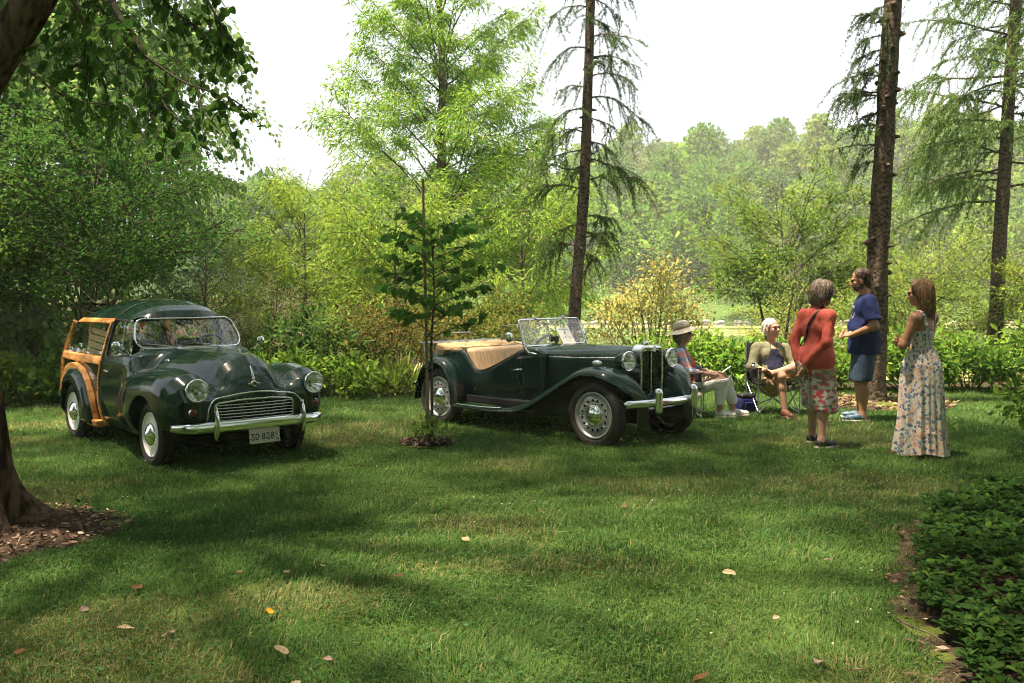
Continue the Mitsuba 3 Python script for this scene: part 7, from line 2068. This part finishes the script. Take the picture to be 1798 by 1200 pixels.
    for s in (1, -1):
        a = np.array(feet[s]); d = unit(np.array([1, s * .2, 0])); l = np.array([-d[1], d[0], 0])
        pr2 = [C(a * [1, 1, 0] - d * .06 + [0, 0, .008], a * [1, 1, 0] + d * .19 + [0, 0, .008], .036, .044)]
        lo, hi = bounds(pr2, .02)
        k = sdf_obj('sandal', lambda P: smax(field(P, pr2, .02), np.abs(P[:, 2] - .008) - .009, .004), lo, hi, .0075, 'mat_brown_leather', t, fr)
        obj('sandal_strap', fr(tube(np.array([a * [1, 1, 0] + d * .10 + l * .045 + [0, 0, .012], a * [1, 1, 0] + d * .085 + [0, 0, .052], a * [1, 1, 0] + d * .10 - l * .045 + [0, 0, .012]]), .008, 6)), 'mat_white_shoe', k, smooth=True)
woman_dress()

# ---- folding chairs
def camp_chair(fr, label, seat_z=0.40, w=0.27, back_h=0.50, cup=True, rec=0.22):
    t = thing('folding_chair', label, 'chair', 'folding camp chairs behind the open car')
    S = seat_z
    leg_ = lambda a, b: obj('leg', fr(tube(np.array([a, b], float), 0.0095, 8)), 'mat_steel', t, smooth=True)
    for s in (1, -1):
        leg_((.20, s * w, .01), (.20, s * (w + .01), S + .20))
        leg_((-.24, s * w, .01), (-.24 - rec * (back_h + .0), s * (w - .02), S + back_h))
        leg_((.20, s * w, .02), (-.24, -s * w, S - .02))
        leg_((-.24, s * w, .02), (.20, -s * w, S - .02))
        leg_((.20, s * w, .03), (-.22, s * w, S - .03))
        leg_((-.24, s * w, .03), (.20, s * w, S - .03))
        xs = np.linspace(-.30, .22, 10)
        P = np.stack([np.stack([xs, np.full(10, s * (w + o)), S + .21 - 0.02 * np.sin((xs + .3) / .52 * np.pi) + 0 * xs + h], -1) for o, h in ((-.03, -.006), (-.03, .006), (.045, .006), (.045, -.006))], 1)
        obj('armrest', fr(grid_mesh(P, wrap_v=True)), 'mat_chair_cloth', t, smooth=40)
        for a in ((.20, s * w, .008), (-.24, s * w, .008)):
            obj('foot', fr(rbox(.04, .03, .016, .006, a)), 'mat_black', t)
    def sheet(P, name):
        nu, nv = P.shape[:2]
        du, dv = np.gradient(P, axis=0), np.gradient(P, axis=1)
        n = unit(np.cross(du, dv))
        v = np.vstack([(P + n * .004).reshape(-1, 3), (P - n * .004).reshape(-1, 3)])
        f = grid_mesh(P)[1]
        k = nu * nv
        edge = [i * nv for i in range(nu)] 
        ring = list(range(nv)) + [i * nv + nv - 1 for i in range(1, nu)] + [(nu - 1) * nv + j for j in range(nv - 2, -1, -1)] + [i * nv for i in range(nu - 2, 0, -1)]
        e = [[a, b, a + k] for a, b in zip(ring, ring[1:] + ring[:1])] + [[b, b + k, a + k] for a, b in zip(ring, ring[1:] + ring[:1])]
        obj(name, fr((v, np.vstack([f, f[:, ::-1] + k, np.array(e)]))), 'mat_chair_cloth', t, smooth=40)
    a, b = np.meshgrid(np.linspace(0, 1, 14), np.linspace(-1, 1, 16), indexing='ij')
    sag = (1 - b * b) * np.sin(np.pi * np.clip(a * .85 + .12, 0, 1)) * 0.085
    sheet(np.stack([-.27 + .50 * a, b * (w + .0), S + .02 * a - sag], -1), 'seat')
    sagb = (1 - b * b) * 0.05
    sheet(np.stack([-.25 - rec * back_h * a - sagb * (1 - .4 * a), b * (w - .015), S - .02 + (back_h + .02) * a], -1), 'backrest')
    if cup:
        v, f = lathe([(.040, -.10), (.043, 0)], 16)
        obj('cup_holder', fr(moved((v, f), (.16, -(w + .06), S + .20))), 'mat_chair_cloth', t, smooth=True)
    return t

# ---- 4: seated woman in a sun hat
def woman_hat():
    fr = Frame((2.62, 12.02, 0), math.radians(-14))
    camp_chair(Frame((2.19, 12.10, 0), math.radians(-14)), 'black folding chair in which the woman in the sun hat sits', 0.36, 0.26, 0.52)
    t = person('seated woman in straw coloured sun hat, plaid shirt and white trousers')
    pz = 0.345
    pc, R0 = np.array([-.42, 0, pz]), rotm(0, math.radians(9))
    up = lambda x, y, z: pc + R0 @ np.array([x, y, z])
    hc, HR = up(.05, 0, .695), rotm(math.radians(4), math.radians(2))
    J = dict(sl=up(-.012, .165, .46), sr=up(-.012, -.165, .46), el=up(.06, .225, .22), er=up(.06, -.225, .22), wl=np.array([-.10, .10, .535]), wr=np.array([-.13, -.11, .535]))
    K = {1: (.035, .085, .455), -1: (.0, -.095, .455)}
    feet = {1: (.13, .075, .09), -1: (-.02, -.085, .09)}
    prims = torso_prims(pc, R0, 0.97, 0.90, 0.02, .8) + head_prims(hc, HR, 0.96) + [C(up(-.012, 0, .48), up(.025, 0, .62), .050, .046) + (0.03,)]
    for s, e, w in (('sl', 'el', 'wl'), ('sr', 'er', 'wr')):
        prims += [C(J[s], J[e], .046, .037), C(J[e], J[w], .038, .026)]
    prims += hand_prims(J['wl'], (.9, -.3, .1), (0, -.3, -1), 0.6, 1) + hand_prims(J['wr'], (.9, .3, .05), (0, .3, -1), 0.6, -1)
    for s in (1, -1):
        prims += leg(up(.03, s * .085, .0), K[s], feet[s], 0.95) + bare_foot(feet[s], (1, s * .1), .22)
    body(t, fr, prims, 'mat_skin')
    tp = torso_prims(pc, R0, 0.97, 1.02, 0.03, .85) + [C(up(-.012, 0, .47), up(.0, 0, .54), .066, .062)]
    cuff = []
    for s, e, w in (('sl', 'el', 'wl'), ('sr', 'er', 'wr')):
        a = np.array(J[e]); b_ = np.array(J[w])
        tp += [C(J[s], a, .062, .056), C(a, a + (b_ - a) * .35, .054, .050)]
    hem = plane(up(0, 0, -.02), -R0[:, 2])
    nk = plane(up(.0, 0, .545), unit(np.array([.35, 0, 1])))
    vfront = lambda P: -np.maximum(np.maximum(np.abs(P[:, 1]) - (.035 + .075 * np.clip((up(0, 0, .50)[2] - P[:, 2]) / .25, 0, 1)), up(.035, 0, 0)[0] - 0.0 - (P @ R0)[:, 0] + (pc @ R0)[0] * 0 + 0 * P[:, 0]), up(0, 0, .06)[2] - P[:, 2])
    fx = lambda P: ((P - pc) @ R0)
    vfront = lambda P: -np.maximum(np.abs(fx(P)[:, 1]) - (.03 + .10 * np.clip((.52 - fx(P)[:, 2]) / .3, 0, 1)), .03 - fx(P)[:, 0])
    garment('shirt', t, fr, tp, 'mat_plaid', [hem, nk, vfront], fold=0.012, fseed=12, fscale=(10, 10, 6))
    garment('red_top', t, fr, torso_prims(pc, R0, 0.97, 0.965, 0.02, .85), 'mat_red_top', [plane(up(0, 0, .405), R0[:, 2]), hem, plane(up(.0, 0, 0), -R0[:, 0])], fold=0.004)
    tr = [C(up(-.02, 0, .0), up(-.02, 0, .03), .15, .14)]
    for s in (1, -1):
        tr += [C(up(.0, s * .085, .0), K[s], .105, .078), C(K[s], np.array(feet[s]) + [0, 0, .10], .076, .064)]
    garment('trousers', t, fr, tr, 'mat_white_cotton', [below(.155), plane(up(0, 0, .07), R0[:, 2])], k=0.04, fold=0.012, fseed=13, fscale=(12, 12, 7))
    g = lambda x, y, z: hc + HR @ (np.array([x, y, z]) * .96)
    hp = [E(g(-.040, 0, .01), (.088, .090, .10), HR), E(g(-.060, 0, -.08), (.062, .086, .070), HR)]
    garment('hair', t, fr, hp, 'mat_hair_grey', [lambda P: (P - g(.015, 0, 0)) @ HR[:, 0]], k=0.04, cell=0.0095, fold=0.012, fseed=8, fscale=(26, 26, 9))
    strands(t, fr, hp, hc, HR, 90, 'mat_hair_grey', 34, .15, back=.01)
    shades(fr, t, hc, HR, s=0.96)
    prof = [(0.001, .148), (.05, .146), (.085, .132), (.098, .095), (.104, .050), (.106, .046), (.15, .026), (.185, .002), (.188, -.002), (.15, .018), (.106, .036), (.098, .040)]
    v, f = lathe(prof, 48)
    v[:, 2] += 0.018 * (v[:, 0] / .19) ** 2 * (np.hypot(v[:, 0], v[:, 1]) > .107) - 0.030 * (v[:, 1] / .19) ** 2 * (np.hypot(v[:, 0], v[:, 1]) > .107) * 0 - 0.012 * np.where(np.hypot(v[:, 0], v[:, 1]) > .107, np.hypot(v[:, 0], v[:, 1]) - .107, 0) * 6
    TR = HR @ rotm(0, math.radians(12))
    hat = thing('sun_hat', 'straw coloured cloth sun hat worn by the seated woman', 'hat')
    obj('crown', fr((v @ TR.T + g(-.01, 0, .012), f)), 'mat_hat', hat, smooth=50)
    obj('band', fr(moved(lathe([(.1065, .046), (.107, .052), (.1055, .072), (.1045, .074)], 48), g(-.01, 0, .012), R=TR)), 'mat_khaki', hat, smooth=40)
    for s in (1, -1):
        shoe(fr, t, feet[s], (1, s * .1), 'mat_white_shoe', L=0.265, laces='mat_white_shoe')
    bk = thing('open_booklet', 'pale open booklet held on the lap of the seated woman in the hat', 'booklet')
    b0 = np.array([.00, .0, .555])
    pts = np.array([[0, -.09, .0], [.10, -.10, .075], [.10, .10, .075], [0, .09, .0]]) + b0
    nn = unit(np.cross(pts[1] - pts[0], pts[3] - pts[0]))
    obj('sheet', fr((np.vstack([pts, pts + nn * .004]), np.array([[0, 2, 1], [0, 3, 2], [4, 5, 6], [4, 6, 7], [0, 1, 5], [0, 5, 4], [1, 2, 6], [1, 6, 5], [2, 3, 7], [2, 7, 6], [3, 0, 4], [3, 4, 7]]))), 'mat_paper', bk)
woman_hat()

# ---- 5: seated man, one ankle on the other knee
def man_seated():
    th = math.radians(-84)
    fr = Frame((3.42, 11.98, 0), th)
    ch = Frame((3.37, 12.42, 0), th)
    camp_chair(ch, 'black folding chair in which the white haired man sits with crossed legs', 0.38, 0.27, 0.50)
    t = person('seated white haired man in olive shirt and khaki shorts, one ankle on his knee')
    pz = 0.36
    pc, R0 = np.array([-.47, .0, pz]), rotm(0, math.radians(11), 0)
    up = lambda x, y, z: pc + R0 @ np.array([x, y, z])
    hc, HR = up(.06, .0, .715), rotm(math.radians(28), math.radians(10))
    J = dict(sl=up(-.012, .19, .465), sr=up(-.012, -.19, .465), el=up(.05, .285, .23), er=up(.05, -.29, .23), wl=np.array([-.18, .17, .615]), wr=np.array([-.16, -.16, .545]))
    kr, ar = np.array([.0, -.08, .505]), np.array([.05, -.045, .09])
    kl, al = np.array([-.06, .17, .64]), np.array([.0, -.19, .545])
    prims = torso_prims(pc, R0, 1.02, 1.0, 0.02, sh=.18) + head_prims(hc, HR, 1.0) + [C(up(-.012, 0, .48), up(.03, 0, .63), .058, .054) + (0.03,)]
    for s, e, w in (('sl', 'el', 'wl'), ('sr', 'er', 'wr')):
        prims += [C(J[s], J[e], .050, .040), C(J[e], J[w], .042, .028)]
    prims += hand_prims(J['wl'], (.9, -.2, -.1), (0, -.2, -1), 0.55, 1) + hand_prims(J['wr'], (.8, .5, -.05), (0, .2, -1), 0.6, -1)
    prims += [C(up(.02, -.09, .0), kr, .085, .060) + (0.05,), C(kr, kr + (ar - kr) * .32 + [-.012, 0, 0], .056, .052), C(kr + (ar - kr) * .32 + [-.012, 0, 0], ar, .052, .035)]
    prims += [C(up(.02, .09, .02), kl, .085, .060) + (0.05,), C(kl, kl + (al - kl) * .34 + [0, 0, -.012], .056, .052), C(kl + (al - kl) * .34 + [0, 0, -.012], al, .052, .036)]
    prims += bare_foot(ar, (1, .1), .24)
    fd = unit(np.array([.25, -.75, -.35]))
    prims += [C(al, al + fd * .05, .036, .036)]
    body(t, fr, prims, 'mat_skin')
    fx = lambda P: ((P - pc) @ R0)
    tp = torso_prims(pc, R0, 1.02, 1.12, 0.03, sh=.19) + [C(up(-.012, 0, .47), up(.0, 0, .555), .072, .068)]
    for s, e, w in (('sl', 'el', 'wl'), ('sr', 'er', 'wr')):
        a, b_ = np.array(J[e]), np.array(J[w])
        tp += [C(J[s], a, .074, .066), C(a, a + (b_ - a) * .30, .060, .056)]
    hem = plane(up(0, 0, -.01), -R0[:, 2])
    vfront = lambda P: -np.maximum(np.abs(fx(P)[:, 1]) - (.02 + .085 * np.clip((.53 - fx(P)[:, 2]) / .3, 0, 1)), .03 - fx(P)[:, 0])
    garment('shirt', t, fr, tp, 'mat_olive', [hem, plane(up(.0, 0, .56), unit(np.array([.3, 0, 1]))), vfront], fold=0.016, fseed=22, fscale=(9, 9, 6))
    garment('undershirt', t, fr, torso_prims(pc, R0, 1.02, 1.05, 0.025, sh=.18), 'mat_navy', [plane(up(0, 0, .455), R0[:, 2]), hem, plane(up(.0, 0, 0), -R0[:, 0])], fold=0.004)
    sh = [C(up(-.02, 0, .0), up(-.02, 0, .03), .16, .15), C(up(.0, -.09, .0), up(.0, -.09, .0) + (kr - up(.0, -.09, .0)) * .72, .112, .098), C(up(.0, .09, .02), up(.0, .09, .02) + (kl - up(.0, .09, .02)) * .78, .112, .100)]
    ends = [lambda P: np.where(P[:, 1] < 0.0, (P - (pc + (kr - pc) * .74)) @ unit(kr - pc), -1.0), lambda P: np.where(P[:, 1] > 0.04, (P - (pc + (kl - pc) * .80)) @ unit(kl - pc), -1.0)]
    garment('shorts', t, fr, sh, 'mat_khaki', [plane(up(0, 0, .06), R0[:, 2])] + ends, k=0.04, fold=0.012, fseed=23)
    for s in (-1, 1):    # collar
        q = np.array([up(.055, s * .05, .505), up(.0, s * .085, .55), up(-.07, s * .04, .565), up(-.08, 0, .565)])
        o = np.array([up(.095, s * .075, .455), up(.02, s * .12, .515), up(-.09, s * .075, .525), up(-.105, 0, .525)])
        obj('collar', fr(grid_mesh(np.stack([spline(q, 14), spline((q + o) / 2 + R0[:, 2] * .012, 14), spline(o, 14)], 1))), 'mat_olive', t, smooth=True)
    g = lambda x, y, z: hc + HR @ np.array([x, y, z])
    hp = [E(g(-.022, 0, .040), (.106, .088, .098), HR), E(g(-.062, 0, -.02), (.058, .080, .070), HR)]
    garment('hair', t, fr, hp, 'mat_hair_white', [lambda P: (P - g(.060, 0, 0)) @ HR[:, 0], lambda P: np.minimum(-((P - g(0, 0, .045)) @ HR[:, 2]), (P - g(-.012, 0, 0)) @ HR[:, 0])], k=0.03, cell=0.0095, fold=0.008, fseed=9, fscale=(40, 40, 20))
    strands(t, fr, hp, hc, HR, 120, 'mat_hair_white', 35, .07, back=.045, loose=.004)
    scene.setdefault('mat_red_shades', {'type': 'twosided', 'bsdf': {'type': 'principled', 'base_color': rgb(0.09, 0.012, 0.016), 'roughness': 0.1, 'specular': 0.7}})
    shades(fr, t, hc, HR, 'mat_red_shades')
    shoe(fr, t, ar, (1, .1), 'mat_brown_leather', 'mat_brown_leather', L=0.27, name='loafer')
    # the raised foot in its loafer
    side = unit(np.cross(fd, [0, 0, 1.0])); dn = np.cross(side, fd)
    toe = unit(fd * 0.45 + np.array([.55, -.1, .55]))
    pr = [C(al + fd * .055 - toe * .04, al + fd * .060 + toe * .06, .040, .038), C(al + fd * .060 + toe * .06, al + fd * .062 + toe * .165, .038, .032)]
    lo, hi = bounds(pr, .02)
    sdf_obj('loafer', lambda P: field(P, pr, .03), lo, hi, .0075, 'mat_brown_leather', t, fr)
    bt = thing('drink_bottle', 'silver topped bottle standing in the cup holder of the seated man chair', 'bottle')
    obj('flask', ch(moved(lathe([(.001, -.09), (.033, -.09), (.034, .03), (.028, .05), (.018, .06)], 20), (.16, -.33, .58))), 'mat_steel', bt, smooth=40)
    obj('cap', ch(moved(lathe([(.019, .055), (.020, .075), (.001, .078)], 16), (.16, -.33, .58))), 'mat_black', bt, smooth=40)
man_seated()

# ---- blue cool bag on the grass
bg = thing('cool_bag', 'small royal blue bag with black lid on the grass behind the white shoes', 'bag')
bf = Frame((3.02, 12.45, 0), 0.3)
obj('body', bf(rbox(.24, .19, .20, .04, (0, 0, .10))), 'mat_bag', bg, smooth=40)
obj('lid', bf(rbox(.225, .175, .06, .025, (0, 0, .215))), 'mat_black', bg, smooth=40)
obj('pocket', bf(rbox(.16, .03, .12, .014, (.01, -.105, .085))), 'mat_bag', bg, smooth=40)
obj('handle', bf(tube(spline([(.12, 0, .16), (.165, 0, .13), (.15, 0, .06)], 10), .010, 6)), 'mat_black', bg, smooth=True)

# ------------------------------------------------------------------ the staked sapling
def sapling():
    x0, y0 = -0.86, 9.92
    p = Plant(601); R = p.R
    trunk = spline([(x0 + .03, y0 + .03, -0.02), (x0 + .035, y0 + .03, .5), (x0 + .03, y0 + .035, 1.05), (x0 + .06, y0 + .03, 1.6), (x0 + .03, y0 + .02, 2.25)], 20)
    p.limb(trunk, 0.017, 0.006, 8)
    lobe = np.array([(0, .03), (.02, .20), (-.02, .40), (.20, .36), (.34, .50), (.50, .33), (.66, .36), (.70, .20), (1.0, .0), (.70, -.20), (.66, -.36), (.50, -.33), (.34, -.50), (.20, -.36), (-.02, -.40), (.02, -.20), (0, -.03)])
    LP, LD, LS = [], [], []
    for k in range(30):
        f = 0.50 + 0.48 * ((k + 0.5) / 30) ** 0.8
        o, _ = along(trunk, np.array([f]))
        a = k * 2.39996
        Lm = np.interp(f, [.44, .55, .75, 1.0], [.38, .62, .78, .62]) * R.uniform(.55, 1.15)
        d = np.array([math.cos(a), math.sin(a) * .8, np.interp(f, [.44, .7, 1], [.60, .45, .55])])
        q = curve_limb(R, o[0], d, Lm, 7, (0, 0, -.12), .12)
        p.limb(q, 0.007, 0.0025, 5)
        m = int(23 * Lm) + 2
        lp, ld = along(q, np.linspace(.30, 1, m))
        for j in range(m):
            side = unit(np.cross(ld[j], [0, 0, 1.0])) * (-1) ** j
            pd = unit(ld[j] * .5 + side * .8 + [0, 0, .15] + R.normal(size=3) * .25)
            e = lp[j] + pd * R.uniform(.03, .07)
            p.wood.append(tube(np.array([lp[j], e]), [0.0022, 0.0018], 4, cap=False))
            LP.append(e); LD.append(unit(pd + [0, 0, -.65] + R.normal(size=3) * .3)); LS.append(R.uniform(.075, .125))
    p.leaves(np.array(LP), np.array(LS), np.array(LD), (0.044, 0.102, 0.018), 1.0, tilt=.55, fold=.12, droop=.15, broad=True, outline=lobe, spread=.22)
    t = p.build('sapling', 'slender staked sapling with broad dark green leaves standing between the two cars', 'tree')
    st = thing('tree_stake', 'tall thin wooden stake tied to the young tree in front of the open car', 'stake')
    obj('pole', tube(np.array([[x0 - .005, y0 - .01, -.1], [x0 - .02, y0 - .01, 1.3], [x0 - .045, y0 - .01, 2.72]]), [0.0165, 0.0155, 0.013], 10), 'mat_stake', st, smooth=40)
    for z in (.30, .80, 1.13):
        c = np.array([x0 + .008 - .008 * z, y0 + .008, z])
        a = np.linspace(0, 2 * np.pi, 15)[:-1]
        obj('tie', loop_tube(c + np.stack([.036 * np.cos(a), .030 * np.sin(a), .012 * np.sin(a)], 1), 0.010, 6), 'mat_green_tape', st, smooth=True)
scene['mat_stake'] = {'type': 'twosided', 'bsdf': {'type': 'diffuse', 'reflectance': proc(lambda p, n, uv: mix((0.17, 0.115, 0.075), (0.31, 0.225, 0.155), fbm(p.x * 60, p.y * 60, p.z * 6, 3)))}}
principled('mat_green_tape', (0.01, 0.085, 0.055), 0.5)
sapling()
shrub(611, (-0.84, 9.86, 0), 0.13, 0.34, 170, 0.06, (0.075, 0.13, 0.02), (0.12, 0.17, 0.03), stems=8, lobes=10, name='weed', label='small tuft of weeds at the foot of the staked sapling', cat='weed', aspect=0.5, stem_r=.003)

# ------------------------------------------------------------------ fallen leaves on the lawn
Rl = rng(71)
FL = [((236, 1033), .085, 0, 'brown curled fallen leaf left of the lawn middle, near the mulch'), ((205, 1097), .080, 1, 'pale fallen leaf at the lower left of the lawn'), ((420, 1000), .055, 0, 'small brown fallen leaf below the wagon'),
      ((500, 1004), .052, 1, 'small tan fallen leaf right below the wagon bumper'), ((477, 1072), .060, 2, 'orange yellow fallen leaf on the lower lawn'), ((308, 1103), .065, 3, 'crumpled pinkish fallen leaf on the lower left lawn'),
      ((505, 1139), .072, 1, 'tan fallen leaf near the bottom edge, left of centre'), ((519, 1187), .075, 1, 'pale tan fallen leaf at the very bottom edge'), ((568, 1146), .045, 3, 'dark crumpled twiggy leaf near the bottom edge'),
      ((812, 943), .065, 1, 'pale fallen leaf in the middle of the lawn'), ((1292, 1003), .080, 1, 'large pale fallen leaf right of the lawn middle'), ((1218, 1186), .085, 0, 'reddish tan fallen leaf at the bottom right of the lawn'),
      ((42, 1136), .060, 0, 'dark brown fallen leaf at the lower left corner'), ((1435, 1152), .070, 3, 'crumpled pale leaf near the ground cover'), ((1495, 1165), .050, 3, 'small crumpled leaf beside the ground cover'),
      ((1357, 1078), .040, 3, 'tiny dark crumpled leaf on the right lawn'), ((1185, 823), .055, 0, 'small brown fallen leaf before the open car'), ((155, 1065), .055, 3, 'crumpled pinkish leaf below the mulch bed'), ((558, 990), .05, 1, 'thin tan leaf below the wagon plate'),
      ((1095, 886), .05, 0, 'small brown leaf below the bumper of the open car'), ((1460, 981), .045, 3, 'small crumpled leaf on the right of the lawn'), ((700, 1010), .045, 0, 'small brown leaf in the left sunlit patch')]
LCOL = [(0.15, 0.085, 0.045), (0.36, 0.29, 0.18), (0.50, 0.27, 0.03), (0.27, 0.20, 0.17)]
for i, c in enumerate(LCOL):
    scene['mat_dry_leaf_%d' % i] = {'type': 'principledthin', 'base_color': proc((lambda c: lambda p, n, uv: mix([v * 0.65 for v in c], [v * 1.25 for v in c], fbm(p.x * 40, p.y * 40, p.z * 40, 3)))(c)), 'roughness': 0.7, 'diff_trans': 0.3}
for (q, s, c, lab) in FL:
    P = on_ground(*q, z=0.045)
    P[2] = terrain(P[0], P[1]) + 0.042
    a = Rl.uniform(0, 6.28)
    n = 11
    u, v = np.meshgrid(np.linspace(0, 1, n), np.linspace(-1, 1, 7), indexing='ij')
    w = 0.40 * np.sin(np.pi * np.clip(u * .93 + .05, 0, 1)) ** 0.8 * (1 - .25 * u)
    curl = Rl.uniform(.15, .45) + (.35 if c == 3 else 0)
    L = np.stack([u, v * w, curl * (v * w) ** 2 * 2 + .25 * (u - .5) ** 2 * Rl.uniform(-.5, 1.2) + .04 * np.sin(7 * u + 5 * v)], -1).reshape(-1, 3) * s
    R_ = rotm(a, Rl.normal() * .25, Rl.normal() * .3)
    k = thing('fallen_leaf', lab, 'leaf')
    obj('blade', (L @ R_.T + P, grid_mesh(u[..., None] * [1, 0, 0])[1]), 'mat_dry_leaf_%d' % c, k, smooth=True)
    obj('stalk', tube(np.array([[0, 0, 0], [-.2 * s, .02 * s, .04 * s], [-.38 * s, .06 * s, .03 * s]]) @ R_.T + P, .0016, 4), 'mat_dry_leaf_0', k)
# a twig beside the ground cover
tw = np.stack([on_ground(*q, z=.03) for q in ((1578, 1088), (1600, 1100), (1632, 1112), (1660, 1128))])
obj('fallen_twig', tube(tw, [.004, .005, .004, .002], 6), 'mat_bark_grey', smooth=True, label='thin fallen twig lying at the edge of the ground cover', cat='twig')

# ------------------------------------------------------------------ haze
HB = ((-262, 262), (-62, 302), (-7, 46))
scene['haze'] = {'type': 'cube', 'to_world': T().translate([0, (HB[1][0] + HB[1][1]) / 2, (HB[2][0] + HB[2][1]) / 2]).scale([262, (HB[1][1] - HB[1][0]) / 2, (HB[2][1] - HB[2][0]) / 2]),
                 'bsdf': {'type': 'null'}, 'interior': {'type': 'ref', 'id': 'haze_air'}}
labels['haze'] = {'kind': 'stuff'}
scene['camera']['medium'] = {'type': 'ref', 'id': 'haze_air'}
